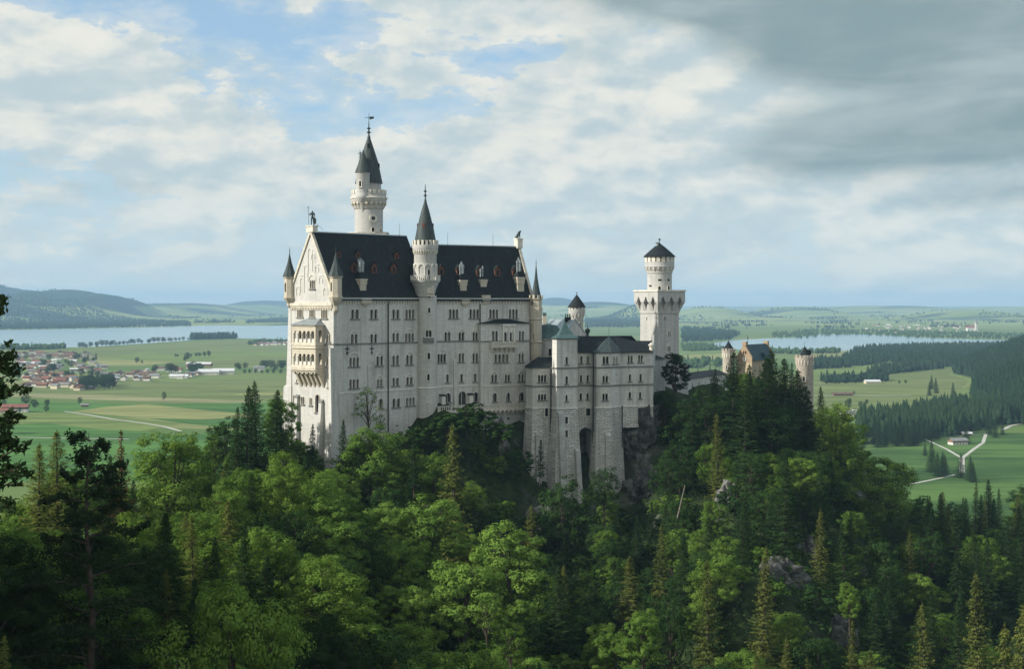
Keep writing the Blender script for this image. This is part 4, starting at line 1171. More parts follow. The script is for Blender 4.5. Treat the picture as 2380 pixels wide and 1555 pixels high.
mb.build('tower_wall', M['lime'], st, smooth=True)
mb = MB(); crenels(sc2, r2 + .48, zs(3, 690), zs(3, 640) - zs(3, 690), 18, .62, .4, mb); mb.build('battlement', M['trim'], st)
mb = MB(); corbels(sc2, r2, r2 + .38, zs(3, 785), zs(3, 740), 30, .28, mb); mb.build('corbel_frieze', M['trim'], st)
mb = MB()
z1_, z0_ = zs(3, 1005), zb1; n = 44
mb.lathe([(3.8, z1_ - .2), (4.12, z1_ - .2), (4.12, z1_), (3.8, z1_), (3.8, z1_ - .2)], sc2, 40)
for i in range(n):
    a = 2 * math.pi * i / n; w = .34 if i % 6 == 0 else .18
    mb.box((sc2.x + 3.96 * math.cos(a), sc2.y + 3.96 * math.sin(a), z0_), .2, w, z1_ - .2 - z0_, (math.cos(a), math.sin(a)))
mb.build('balcony_railing', M['white'], st)
mb = MB()   # blind arcade round the drum
n = 11
for i in range(n):
    a = 2 * math.pi * i / n + .15; c = (sc2.x + (r2 + .12) * math.cos(a), sc2.y + (r2 + .12) * math.sin(a))
    mb.lathe([(.24, z0_), (.15, z0_ + .3), (.14, zs(3, 925) - .3), (.28, zs(3, 920)), (.0, zs(3, 920) + .02)], c, 8)
    am = a + math.pi / n; d = Vector((math.cos(am), math.sin(am))); t = Vector((-d.y, d.x)); A = Vector(sc2) + d * (r2 * .985)
    wl = Wall(A - t, A + t)
    if wl.n.dot(d) < 0: wl = Wall(A + t, A - t)
    w = r2 * math.sin(math.pi / n) * .82; arc_band(wl, mb, 1 - w, 1 + w, zs(3, 920) + .02, .24, .26, 8)
mb.build('drum_arcade', M['white'], st)
niche_window(st, sc2, r2, ang_at(sc2, r2, cx(3, 271)), z0_ + .1, zs(3, 945), .75, 'white', name='balcony_door')
mb = MB(); zt_ = zs(3, 215); zk = zs(3, 465); zbs = zs(3, 645)
mb.lathe([(2.98, zbs - .6), (2.9, zbs), (2.3, zbs + (zk - zbs) * .7), (1.95, zk), (1.15, zk + (zt_ - zk) * .5), (.18, zt_)], sc2, 24); rf = mb.build('cone_roof', M['cone'], st)
mb = MB(); finial(mb, sc2, zt_ - .3, zs(3, 45) - zt_ + .3, .26); mb.build('finial', M['bronze'], rf)
mb = MB()
for x in (152, 218, 322):
    a = ang_at(sc2, 2.0, cx(3, x)); mb.box((sc2.x + 1.75 * math.cos(a), sc2.y + 1.75 * math.sin(a), zs(3, 505)), 1.0, .7, 1.1, (math.cos(a), math.sin(a)))
mb.build('roof_dormers', M['redwood'], rf)
for k, u, v0, v1, w, n in ((4, 276, 97, 150, .75, 1), (4, 270, 330, 402, 1.7, 2), (4, 272, 566, 633, .8, 1), (4, 268, 786, 853, .75, 1), (4, 274, 1012, 1074, 1.0, 1), (3, 278, 1190, 1243, .75, 1)):
    niche_window(st, sc, r, ang_at(sc, r, cx(k, u)), zs(k, v1), zs(k, v0), w, 'white', n=n)
a = ang_at(sc, r, cx(3, 282)); d = Vector((math.cos(a), math.sin(a)))
mb = MB(); mb.box((*(sc + d * (r - .1)), zs(3, 1195)), 1.7, 1.9, zs(3, 1110) - zs(3, 1195), d); mb.box((*(sc + d * (r + .35)), zs(3, 1225)), .5, 2.3, .5, d)
mb.build('oriel', M['cream_trim'], st)
a = ang_at(sc, r, cx(4, 270)); d = Vector((math.cos(a), math.sin(a)))
mb = MB(); mb.box((*(sc + d * (r - .15)), zs(4, 462)), .9, 2.9, zs(4, 408) - zs(4, 462), d); mb.build('window_ledge', M['course'], st)
mb = MB(); z = zs(4, 935); mb.lathe([(r, z - .25), (r + .33, z - .1), (r + .3, z + .1), (r, z + .3)], sc, 36); mb.build('string_course', M['white'], st)

# ============================================================ tall lookout tower
NY = 440.0
nc = px(854.2, 0, NY).xy; nc = Vector((nc.x, NY + 4)); zn = lambda v: zz(cy(1, v), NY)
nt = empty('lookout_tower', (nc.x, nc.y, -30), 'tallest round tower with corbelled gallery and pointed dark roof behind the palace', 'tower')
r = 4.02
mb = MB(); mb.lathe([(r + .1, -30), (r, 5), (r, zn(750)), (r + .3, zn(745)), (4.6, zn(700)), (5.0, zn(690)), (5.1, zn(668)), (4.95, zn(660)), (4.95, zn(632)), (4.4, zn(632) + .01), (3.3, zn(632) + .02)], nc, 44)
mb.lathe([(3.5, zn(640)), (3.5, zn(545)), (3.7, zn(540)), (0, zn(540) + .05)], nc, 36)
mb.build('tower_wall', M['lime_grey'], nt, smooth=True)
mb = MB(); crenels(nc, 5.0, zn(632), zn(603) - zn(632), 22, .95, .4, mb); mb.build('battlement', M['trim'], nt)
mb = MB(); corbels(nc, r, 5.0, zn(752), zn(690), 22, .42, mb, .1)
for i in range(22):
    am = 2 * math.pi * (i + .5) / 22 + .1; d = Vector((math.cos(am), math.sin(am))); t = Vector((-d.y, d.x)); A = nc + d * 4.72
    wl = Wall(A - t, A + t)
    if wl.n.dot(d) < 0: wl = Wall(A + t, A - t)
    arc_band(wl, mb, .52, 1.48, zn(715), .22, .25, 6)
mb.build('corbel_gallery', M['cream_trim'], nt)
mb = MB(); mb.lathe([(5.05, zn(678)), (5.35, zn(668)), (5.35, zn(660)), (4.9, zn(655))], nc, 44); mb.build('gallery_moulding', M['trim'], nt)
mb = MB(); zt_, zk, zb_ = zn(180), zn(390), zn(548)
mb.lathe([(3.95, zb_ - .1), (3.2, zb_ + (zk - zb_) * .6), (2.75, zk), (1.5, zk + (zt_ - zk) * .5), (.2, zt_)], nc, 28); rf = mb.build('cone_roof', M['cone'], nt)
mb = MB(); finial(mb, nc, zt_ - .4, zn(70) - zt_ + .4, .34); mb.tube((*nc, zn(90)), (*nc, zn(5)), .09, .05)
mb.build('finial', M['bronze'], rf)
mb = MB(); zv = zn(40); mb.tube((nc.x - 1.2, nc.y, zv), (nc.x + .9, nc.y, zv), .07); mb.face([(nc.x + .2, nc.y, zv - .55), (nc.x + 1.35, nc.y, zv - .3), (nc.x + 1.5, nc.y, zv + .3), (nc.x + .6, nc.y, zv + .1), (nc.x + .2, nc.y, zv + .3)]); mb.loft([[(nc.x + .2, nc.y - .04, zv - .55), (nc.x + 1.35, nc.y - .04, zv - .3), (nc.x + 1.5, nc.y - .04, zv + .32), (nc.x + .2, nc.y - .04, zv + .3)], [(nc.x + .2, nc.y + .04, zv - .55), (nc.x + 1.35, nc.y + .04, zv - .3), (nc.x + 1.5, nc.y + .04, zv + .32), (nc.x + .2, nc.y + .04, zv + .3)]])
mb.build('weather_vane', M['bronze'], rf)
mb = MB()
for x in (774, 700):
    a = ang_at(nc, 2.8, cx(1, x)); mb.box((nc.x + 2.6 * math.cos(a), nc.y + 2.6 * math.sin(a), zn(430) if x > 750 else zn(280)), 1.0, .8, 1.2, (math.cos(a), math.sin(a)))
mb.build('roof_dormers', M['slate'], rf)
# side turret on the gallery
qc = px(cx(1, 652), 0, NY - 1).xy; qc = Vector((qc.x, NY + .6)); qr = 1.95
mb = MB(); mb.lathe([(.2, zn(795)), (.5, zn(770)), (.62, zn(755)), (1.0, zn(735)), (1.15, zn(715)), (1.55, zn(705)), (1.7, zn(690)), (2.15, zn(675)), (2.2, zn(650)), (2.0, zn(640)), (qr, zn(620)), (qr, zn(485)), (qr + .2, zn(475)), (0, zn(474))], qc, 28)
tq = mb.build('stair_turret', M['lime_grey'], nt, smooth=True)
mb = MB(); mb.lathe([(2.3, zn(474) + .01), (1.3, zn(400)), (.5, zn(330)), (.05, zn(300))], qc, 20); mb.build('turret_roof', M['cone'], tq)
niche_window(tq, qc, qr, ang_at(qc, qr, cx(1, 636)), zn(585), zn(540), .75, 'trim')
mb = MB(); cc = Vector((px(cx(1, 630), 0, NY).x, NY + .5)); mb.lathe([(.3, zn(440)), (.3, zn(330)), (.42, zn(325)), (.42, zn(315)), (.12, zn(312)), (.1, zn(300))], cc, 8); mb.build('chimney', M['zinc'], nt)
niche_window(nt, nc, r, ang_at(nc, r, cx(1, 732)), zn(930), zn(895), .9, 'trim')
niche_window(nt, nc, r, ang_at(nc, r, cx(1, 790)), zn(928), zn(900), .8, 'trim')
a = ang_at(nc, r, cx(1, 735)); d = Vector((math.cos(a), math.sin(a), 0)); t = Vector((-d.y, d.x, 0)); C = Vector((*nc, zn(825))) + d * (r - .05)
def ring(rr, o): return [C + d * o + t * rr * math.cos(q) + Vector((0, 0, rr * math.sin(q))) for q in [2 * math.pi * i / 16 for i in range(16)]]
mb = MB(); mb.loft([ring(1.15, -.2), ring(1.15, .22), ring(.8, .2), ring(.55, .1)], cap=False); o = mb.build('oculus_surround', M['trim'], nt)
mb = MB(); mb.face(ring(.56, .1)); mb.build('oculus', M['glass'], nt)
mb = MB(); z0_, z1_ = zn(962), zn(932)
pts = [(nc.x + 6.1 * math.cos(R(22.5 + 45 * i)), nc.y - 1 + 6.1 * math.sin(R(22.5 + 45 * i))) for i in range(8)]
mb.prism(pts, z0_ - 3, z0_ + .3)
for i in range(8):
    A, B = Vector(pts[i]), Vector(pts[(i + 1) % 8]); wl = Wall(A, B); wl.slab(mb, 0, wl.L, z1_ - .22, z1_, -.3, .06)
    for j in range(8): s = wl.L * j / 8; wl.slab(mb, s, s + .32, z0_ + .3, z1_ - .22, -.25, -.0)
mb.build('roof_platform', M['trim'], nt)

# ============================================================ statues on the gables
def skin_figure(name, chain, edges, radii, mat, parent=None, sub=2):
    me = bpy.data.meshes.new(name); me.from_pydata(chain, edges, [])
    o = bpy.data.objects.new(name, me); COL.objects.link(o)
    sk = o.modifiers.new('skin', 'SKIN'); sb = o.modifiers.new('sub', 'SUBSURF'); sb.levels = sub; sb.render_levels = sub
    for i, r_ in enumerate(radii):
        me.skin_vertices[0].data[i].radius = (r_, r_) if not isinstance(r_, tuple) else r_
    me.skin_vertices[0].data[0].use_root = True
    me.materials.append(mat)
    bpy.context.view_layer.update()
    dg = bpy.context.evaluated_depsgraph_get()
    new = bpy.data.meshes.new_from_object(o.evaluated_get(dg))
    o.modifiers.clear(); o.data = new
    if not new.materials: new.materials.append(mat)
    if parent: o.parent = parent
    return o
ap = C0 + g1 * W1 / 2
kb = Vector((*(ap - wW.n * .3), ZR1 + .5))
kn = empty('knight_statue', kb, 'dark bronze knight statue with lance and shield on the gable top', 'statue')
mb = MB(); mb.box((*kb.xy, kb.z - .6), 2.6, 1.7, 1.5, (wW.d.x, wW.d.y)); mb.box((*kb.xy, kb.z + .9), 2.9, 2.0, .3, (wW.d.x, wW.d.y)); mb.build('pedestal', M['trim'], kn)
S = .62; z0 = 1.2
def kp(x, z, y=0): return (x * S + .15, y * S, z0 + z * S)
skin_figure('body', [kp(0, 3.3), kp(0, 4.3), kp(0, 5.2), kp(0, 5.6), kp(0, 6.2), kp(-.35, 3.1), kp(-.4, 1.6, -.1), kp(-.45, .15), kp(.4, 3.1), kp(.45, 1.6), kp(.55, .15), kp(-.65, 5.05), kp(-1.0, 4.2, -.3), kp(-1.3, 4.9, -.5), kp(.7, 5.05), kp(.95, 4.1), kp(.9, 3.2, -.5), kp(-.5, 0, -.4), kp(.6, 0, -.4)],
            [(0, 1), (1, 2), (2, 3), (3, 4), (0, 5), (5, 6), (6, 7), (0, 8), (8, 9), (9, 10), (2, 11), (11, 12), (12, 13), (2, 14), (14, 15), (15, 16), (7, 17), (10, 18)],
            [.42 * S, .46 * S, .5 * S, .2 * S, .36 * S, .33 * S, .25 * S, .17 * S, .33 * S, .25 * S, .17 * S, .28 * S, .2 * S, .15 * S, .28 * S, .2 * S, .15 * S, .14 * S, .14 * S], M['bronze'], kn)
mb = MB(); mb.tube(kb + Vector(kp(-1.45, .2, -.55)), kb + Vector(kp(-1.7, 7.2, -.5)), .05, .05); mb.lathe([(.02, kb.z + kp(0, 7.0)[2]), (.16, kb.z + kp(0, 7.25)[2]), (0, kb.z + kp(0, 8.1)[2])], (kb.x + kp(-1.72, 0)[0], kb.y - .3), 6); mb.build('lance', M['bronze'], kn)
mb = MB(); n = 12
out = [kb + Vector(kp(1.0 + .75 * math.cos(q), 2.0 + (1.25 if math.sin(q) > 0 else 1.7) * math.sin(q), -.75)) for q in [2 * math.pi * i / n for i in range(n)]]
mb.loft([out, [p + Vector((0, -.12, 0)) for p in out]]); mb.build('shield', M['bronze'], kn)
mb = MB(); mb.tube(kb + Vector((.4, .3, 2.4)), kb + Vector((2.6, 2.2, .2)), .04); mb.build('stay_rod', M['iron'], kn)
ep = E + g2 * W2 / 2 - d2 * .2
lb = Vector((*ep, ZR2 + .3))
ln = empty('lion_statue', lb, 'dark seated lion statue on the far gable top of the palace', 'statue')
mb = MB(); mb.box((*lb.xy, lb.z - .8), 1.7, 2.0, 2.6, (d2.x, d2.y)); mb.box((*lb.xy, lb.z + 1.8), 2.0, 2.2, .3, (d2.x, d2.y)); mb.build('pedestal', M['trim'], ln)
def lp(x, z, y=0): return (x * .55, y * .55, 2.1 + z * .55)
skin_figure('body', [lp(-1.0, .9), lp(-.5, 1.6), lp(.2, 2.5), lp(.6, 3.3), lp(1.1, 3.7), lp(1.5, 3.5), lp(.55, 1.8, .4), lp(.75, .9, .45), lp(.8, .1, .45), lp(.55, 1.8, -.4), lp(.75, .9, -.45), lp(.8, .1, -.45), lp(-.5, .6, .6), lp(.2, .3, .6), lp(-.5, .6, -.6), lp(.2, .3, -.6), lp(-1.6, .5), lp(-1.9, 1.2)],
            [(0, 1), (1, 2), (2, 3), (3, 4), (4, 5), (2, 6), (6, 7), (7, 8), (2, 9), (9, 10), (10, 11), (0, 12), (12, 13), (0, 14), (14, 15), (0, 16), (16, 17)],
            [.38, .38, .44, .40, .34, .2, .2, .15, .12, .2, .15, .12, .28, .16, .28, .16, .08, .07], M['bronze'], ln)

def rock_mat(name, c1, c2, streak=.6):
    m, t, b = material(name)
    P = t.new('ShaderNodeNewGeometry').outputs['Position']
    n = t.noise(P, .5, 8, .7, .4); s = t.noise(t.mapping(P, (1.0, 1.0, .07)), .7, 6, .65)
    col = t.mix(t.ramp(n, .35, .68), c1, c2); col = t.mix(t.math('MULTIPLY', t.ramp(s, .48, .72), streak), col, (.03, .032, .03))
    moss = t.ramp(t.noise(P, .22, 5, .6), .58, .72)
    col = t.mix(t.math('MULTIPLY', moss, .7), col, (.03, .055, .02))
    t.put(b.inputs['Base Color'], col); b.inputs['Roughness'].default_value = .95; b.inputs['Specular IOR Level'].default_value = .15
    bp_ = t.new('ShaderNodeBump'); bp_.inputs['Strength'].default_value = 1; bp_.inputs['Distance'].default_value = .6
    t.l.new(t.math('ADD', t.noise(P, .9, 9, .72, .3), s), bp_.inputs['Height']); t.l.new(bp_.outputs[0], b.inputs['Normal'])
    return m
M['rock'] = rock_mat('grey_limestone_rock', (.045, .046, .043), (.17, .17, .16))
M['rock_pale'] = rock_mat('pale_limestone_rock', (.09, .09, .085), (.27, .265, .25), .6)
# ============================================================ residential wing with rusticated base
wing = empty('residential_wing', (22, 436, -46), 'grey residential wing with polygonal bays on a tall rusticated stone base', 'castle wing')
def bp(x, Y): return px(x, HY, Y).xy
pts = [bp(1222, 431), bp(1238, 426.3), bp(1283.5, 428.4), bp(1283.5, 426.9), bp(1294, 424.2), bp(1342, 427.2), bp(1342, 431.3), bp(1380, 432.6), bp(1380, 431.2), bp(1387, 428.6), bp(1419, 429.6), bp(1444, 433.4), bp(1517.5, 437)]
seg = [Wall(a, b) for a, b in zip(pts[:-1], pts[1:])]
A1, A2, _, B1, B2, B3, CC, _, D0, D1, D2, EE = seg
zw = lambda v, Y=430: zz(cy(5, v), Y)
ZSB = zw(1172)              # top of the rusticated base
tops = {0: zw(792), 1: zw(792), 3: zw(518), 4: zw(518), 5: zw(518), 6: zw(655), 8: zw(655), 9: zw(655), 10: zw(655), 11: zw(655)}
wins(A2, 5, [(152, 231, 868, 938, 3, 828), (152, 231, 1050, 1108, 3, 1008)], wing, mat='white')
wins(B2, 5, [(412, 436, 697, 770, 1), (412, 436, 880, 954, 1), (412, 433, 1058, 1119, 1)], wing, mat='white')
wins(CC, 5, [(548, 575, 687, 760, 1), (611, 638, 687, 760, 1), (548, 571, 868, 940, 1), (613, 636, 868, 938, 1), (546, 568, 1042, 1104, 1), (611, 632, 1042, 1102, 1)], wing, mat='white')
wins(D1, 5, [(765, 822, 692, 765, 2), (763, 817, 876, 942, 2, 850), (762, 813, 1047, 1111, 2, 1032)], wing, mat='white')
wins(D2, 5, [(858, 908, 692, 764, 2)], wing, mat='white')
wins(EE, 5, [(1003, 1050, 684, 752, 2), (1102, 1148, 682, 750, 2), (1012, 1036, 862, 930, 1), (1112, 1136, 858, 930, 1), (1010, 1034, 1032, 1094, 1), (1109, 1132, 1030, 1092, 1)], wing, mat='white')
mb = MB()
for i, w_ in enumerate(seg):
    if i in tops: w_.panel(mb, [(0, ZSB), (w_.L, ZSB), (w_.L, tops[i]), (0, tops[i])], .4)
Wall(pts[2], pts[3]).panel(mb, [(0, ZSB), (seg[2].L, ZSB), (seg[2].L, tops[3]), (0, tops[3])])
Wall(pts[7], pts[8]).panel(mb, [(0, ZSB), (seg[7].L, ZSB), (seg[7].L, tops[8]), (0, tops[8])])
back = [bp(1520, 449), bp(1290, 444), bp(1222, 441)]
Wall(pts[-1], back[0]).panel(mb, [(0, ZSB - 4), ((back[0] - pts[-1]).length, ZSB - 4), ((back[0] - pts[-1]).length, tops[11]), (0, tops[11])])
Wall(back[2], pts[0]).panel(mb, [(0, ZSB), ((pts[0] - back[2]).length, ZSB), ((pts[0] - back[2]).length, tops[0]), (0, tops[0])])
# square back of the stair bay above the roof
Wall(pts[5], bp(1342, 436)).panel(mb, [(0, tops[6] - 3), ((pts[5] - bp(1342, 436)).length, tops[6] - 3), ((pts[5] - bp(1342, 436)).length, tops[4]), (0, tops[4])])
Wall(bp(1285, 435), pts[3]).panel(mb, [(0, tops[1] - 3), ((pts[3] - bp(1285, 435)).length, tops[1] - 3), ((pts[3] - bp(1285, 435)).length, tops[4]), (0, tops[4])])
mb.build('wall', M['lime_lifted'], wing)['label'] = 'smooth pale upper walls with two dark string courses'
mb = MB()
for i in tops:
    w_ = seg[i]
    for v in (798, 972):
        z = zw(v)
        if i in (0, 1) and v == 798: continue
        w_.slab(mb, -.08, w_.L + .08, z - .2, z + .2, -.1, .2)
    z = tops[i]; w_.slab(mb, -.08, w_.L + .08, z - .3, z, -.1, .22)
mb.build('string_course', M['course'], wing)
mb = MB()
w_ = D2
for v0, v1 in ((850, 942), (1032, 1110)):
    s0, s1 = w_.s(cx(5, 856)), w_.s(cx(5, 911)); za, zb = zw(v0, 431), zw(v1, 431); r_ = (s1 - s0) / 2
    arc_band(w_, mb, s0, s1, za - r_, .16, .14, 8); w_.slab(mb, s0 - .16, s0, zb, za - r_, -.05, .14); w_.slab(mb, s1, s1 + .16, zb, za - r_, -.05, .14)
mb.build('blind_arch', M['white'], wing)
# rusticated base, battered outwards
mb = MB(); zbot = -76; bat = .075
def base_ring(z):
    k = (ZSB - z) * bat; C = Vector((20, 445)); out = []
    for i, p in enumerate(pts):
        nn = Vector((0, 0))
        if i > 0: nn += seg[i - 1].n
        if i < len(seg): nn += seg[i].n
        out.append(Vector((*(p + nn.normalized() * k + Vector((0, -.12))), z)))
    return out
zlev = [ZSB, ZSB - 6, ZSB - 14, ZSB - 24, zbot]
rings_ = [base_ring(z) for z in zlev]
ztop_arch = zw(1368, 432)
for a, b in zip(rings_[:-1], rings_[1:]):
    for i in range(len(pts) - 1):
        if i == 11 and a[i].z < ZSB - 5: continue
        if i == 6: continue
        q = [b[i], b[i + 1], a[i + 1], a[i]]
        mb.face(q, [((q[j].xy - pts[0]).dot(Vector((.96, .27))) + (7 * (i % 5)), q[j].z) for j in range(4)])
rb = mb.build('stone_base', M['rust'], wing)
# recessed wall between the two big bays with its tall dark arch
wc = Wall(pts[6] + Vector((0, -.1)), pts[7] + Vector((0, -.1)))
wc.open.append(arch(wc.L * .10, wc.L * .93, -75.8, ztop_arch, 12))
mb = MB(); wc.panel(mb, [(0, -76), (wc.L, -76), (wc.L, ZSB), (0, ZSB)], 6.0); mb.build('arch_wall', M['rust'], wing)['label'] = 'stone wall with tall shadowy arch between the bays'
mb = MB(); wcb = wc.off(-5.8); wcb.slab(mb, 0, wc.L, -76, ztop_arch + .4, -.3, 0); mb.build('arch_recess', M['rock'], wing)  # dark rock colour stands in for the deep shade inside the arch
mb = MB()
for i in (0, 1, 3, 4, 5, 6, 8, 9, 10, 11): seg[i].slab(mb, -.1, seg[i].L + .1, ZSB - .35, ZSB + .05, -.1, .28)
mb.build('base_ledge', M['white'], wing)
for (w_, u, v, ww, hh) in ((B2, 422, 1300, .8, 1.9), (B2, 422, 1428, .8, 1.9), (CC, 627, 1222, 1.2, 2.0), (A2, 232, 1225, .9, 2.2)):
    k = (ZSB - w_.z(cx(5, u), cy(5, v))) * bat + .2; wo = w_.off(k)
    s = wo.s(cx(5, u)); z = wo.z(cx(5, u), cy(5, v)); mb = MB(); wo.slab(mb, s - ww / 2, s + ww / 2, z - hh / 2, z + hh / 2, -.5, .02); sl = mb.build('slit_window', M['glass'], wing)
    mb = MB(); wo.slab(mb, s - ww / 2 - .25, s - ww / 2, z - hh / 2 - .2, z + hh / 2 + .2, -.5, .08); wo.slab(mb, s + ww / 2, s + ww / 2 + .25, z - hh / 2 - .2, z + hh / 2 + .2, -.5, .08); wo.slab(mb, s - ww / 2 - .24, s + ww / 2 + .24, z + hh / 2, z + hh / 2 + .25, -.5, .1); wo.slab(mb, s - ww / 2 - .24, s + ww / 2 + .24, z - hh / 2 - .25, z - hh / 2, -.5, .12)
    mb.build('slit_surround', M['white'], sl)
# buttresses on the base
def wedge(w_, s0, s1, zt, zb, o0, o1, mat):
    mb = MB(); P = w_.P; mb.loft([[P(s0, zb, o1), P(s1, zb, o1), P(s1, zb, -1), P(s0, zb, -1)], [P(s0, zt, o0), P(s1, zt, o0), P(s1, zt, -1), P(s0, zt, -1)], [P(s0, zt + .6, o0 - .7), P(s1, zt + .6, o0 - .7), P(s1, zt + .6, -1), P(s0, zt + .6, -1)]])
    mb.build('base_buttress', M[mat], wing)
wedge(B2, .1, 1.7, zw(1230, 426), -70, 1.0, 3.9, 'concrete'); wedge(B2, B2.L - 1.5, B2.L - .1, zw(1520, 426) - 2, -76, 1.9, 5.2, 'concrete'); wedge(A2, .5, 1.9, zw(1440, 427), -66, 1.2, 2.8, 'concrete')
wedge(D1, 2.2, 3.7, zw(1440, 429), -74, 1.2, 3.4, 'rust')
for x, Y, v0, v1 in ((1280.5, 427.5, 800, 1560), (1379, 430.2, 655, 1500), (1446, 432, 1165, 1560)):
    p = bp(x, Y); mb = MB(); mb.tube((p.x - .1, p.y - (1.6 if v0 > 1000 else .35), zw(v1)), (p.x, p.y - .3, zw(v0)), .17, n=8); mb.build('drain_pipe', M['iron'], wing)
# roofs
mb = MB(); zt_ = tops[1]; zr_ = zw(705); e = [Vector((*(pts[0] + Vector((-.5, -.2))), zt_)), Vector((*(pts[1] + Vector((-.3, -.6))), zt_)), Vector((*(pts[2] + Vector((.3, -.6))), zt_)), Vector((*bp(1285, 436), zt_)), Vector((*bp(1222, 438), zt_))]
r0, r1 = Vector((*bp(1249, 433.5), zr_)), Vector((*bp(1286, 434), zr_))
mb.face([e[0], e[1], r0]); mb.face([e[1], e[2], r1, r0]); mb.face([e[2], e[3], r1]); mb.face([e[3], e[4], r0, r1]); mb.face([e[4], e[0], r0]); mb.build('roof', M['slate'], wing)['label'] = 'low hipped black roof over the annex'
mb = MB(); zt_ = tops[4]; zp = zw(360)
fp = [pts[3] + Vector((-.5, -.3)), pts[4] + Vector((-.3, -.6)), pts[5] + Vector((.6, -.5)), bp(1343, 436), bp(1285, 436)]; ctr = Vector(bp(cx(5, 405), 430.6))
ring0 = [Vector((*p, zt_)) for p in fp]; ring1 = [Vector((*p.lerp(ctr, .42), zt_ + (zp - zt_) * .22)) for p in fp]; ring2 = [Vector((*p.lerp(ctr, .72), zt_ + (zp - zt_) * .58)) for p in fp]; ring3 = [Vector((*p.lerp(ctr, .97), zp)) for p in fp]
mb.loft([ring0, ring1, ring2, ring3]); mb.build('roof', M['copper'], wing)['label'] = 'green copper pyramid roof of the stair bay'
mb = MB(); zt_ = tops[6] + .01; zr_ = zw(500, 436)
e0, e1, e2 = bp(1341, 430.8), bp(1445, 432.2), bp(1519, 436.2)
f0, f1, f2 = bp(1341, 444), bp(1445, 446), bp(1519, 450)
q0, q1, q2 = bp(1341, 437.5), bp(1430, 439), bp(cx(5, 1040), 440.5)
zr2 = zw(545, 442); q3 = bp(cx(5, 1085), 441.5); q4 = bp(1519, 443)
V3 = lambda p, z: Vector((*p, z))
mb.face([V3(e0, zt_), V3(e1, zt_), V3(q1, zr_), V3(q0, zr_)]); mb.face([V3(e1, zt_), V3(e2, zt_), V3(q4, zr2), V3(q3, zr2), V3(q2, zr_), V3(q1, zr_)])
mb.face([V3(f1, zt_), V3(f0, zt_), V3(q0, zr_), V3(q1, zr_)]); mb.face([V3(f2, zt_), V3(f1, zt_), V3(q1, zr_), V3(q2, zr_), V3(q3, zr2), V3(q4, zr2)]); mb.face([V3(e2, zt_), V3(f2, zt_), V3(q4, zr2)])
mb.build('roof', M['slate'], wing)['label'] = 'long black slate roof over the right half'
mb = MB(); ap_ = Vector((*bp(cx(5, 825), 436.6), zw(503, 434))); lw = [pts[8] + Vector((-.4, -.2)), pts[9] + Vector((-.2, -.5)), pts[10] + Vector((.2, -.5)), pts[11] + Vector((.4, -.2)), bp(1425, 437), bp(1395, 437)]
for i in range(6): mb.face([V3(lw[i], zt_ + .02), V3(lw[(i + 1) % 6], zt_ + .02), ap_])
mb.face([V3(p, zt_ + .015) for p in lw][::-1]); mb.build('bay_roof', M['cone'], wing)
# crow-stepped end gable
wg = Wall(bp(1518.5, 437), bp(1523, 450)); mb = MB(); L = wg.L
n = 5; z0 = tops[11] - .4; zt_ = zw(490, 444)
steps = [(0, z0)] ; 
mb = MB()
for i in range(n):
    a, b = L / 2 * i / n, L / 2 * (i + 1) / n; zt2 = z0 + (zt_ - z0) * (i + 1) / n
    for s0, s1 in ((a, b), (L - b, L - a)): wg.slab(mb, s0, s1 + (.002 if i == n - 1 else 0), z0 - 4, zt2, -.5, .0)
gb = mb.build('stepped_gable', M['lime'], wing)
mb = MB(); c = bp(cx(5, 1225), 437); mb.lathe([(.7, zw(650, 437)), (.55, zw(640, 437)), (.5, zw(600, 437)), (.8, zw(592, 437)), (.8, zw(580, 437)), (.3, zw(575, 437)), (.45, zw(568, 437)), (0, zw(560, 437))], c, 10); mb.build('gable_finial', M['trim'], wing)
mb = MB(); c = bp(cx(5, 622), 440); mb.lathe([(.5, zw(500, 440)), (.3, zw(480, 440)), (.75, zw(455, 440)), (.75, zw(440, 440)), (.25, zw(425, 440)), (.1, zw(405, 440)), (0, zw(400, 440))], c, 10); mb.build('roof_finial', M['bronze'], wing)
mb = MB(); p = bp(cx(5, 825), 437); mb.tube((*p, zw(505)), (*p, zw(392)), .05); mb.build('lightning_rod', M['iron'], wing)

# ============================================================ rock below the wing
def rock(name, c, sx, sy, sz, seed, label, sub=5, mat='rock', kind='structure', amp=.22):
    bm = bmesh.new(); bmesh.ops.create_icosphere(bm, subdivisions=sub, radius=1)
    o_ = Vector((seed * 7.1, seed * 3.3, seed))
    for v in bm.verts:
        p = v.co.copy(); q = Vector((p.x * sx, p.y * sy, p.z * sz))
        n1 = mnoise.fractal(q * .16 + o_, 1.0, 2.0, 5); n2 = mnoise.noise(Vector((q.x * .45, q.y * .45, q.z * .10)) + o_)
        n3 = abs(mnoise.noise(q * .38 + o_)); n4 = mnoise.cell(Vector((q.x * .5, q.y * .5, q.z * .22)) + o_)
        p = p * (1 + amp * 1.5 * n1 + .16 * n2 - .45 * n3 + .16 * n4 + .07 * mnoise.noise(q * 1.3 + o_))
        v.co = Vector((p.x * sx, p.y * sy, p.z * sz))
    me = bpy.data.meshes.new(name); bm.to_mesh(me); bm.free(); me.materials.append(M[mat])
    o = bpy.data.objects.new(name, me); COL.objects.link(o); o.location = c
    return tag(o, label, kind=kind)
p = px(1488, 1040, 438); rock('rock_cliff', (p.x, p.y + 3.0, p.z), 7.0, 6.5, 14.5, 3, 'dark grey cliff under the right end of the residential wing', 5)
p = px(1505, 1130, 430); rock('rock_cliff', (p.x, p.y + 2.0, p.z - 3), 6, 6, 9, 9, 'lower ledge of the dark cliff')

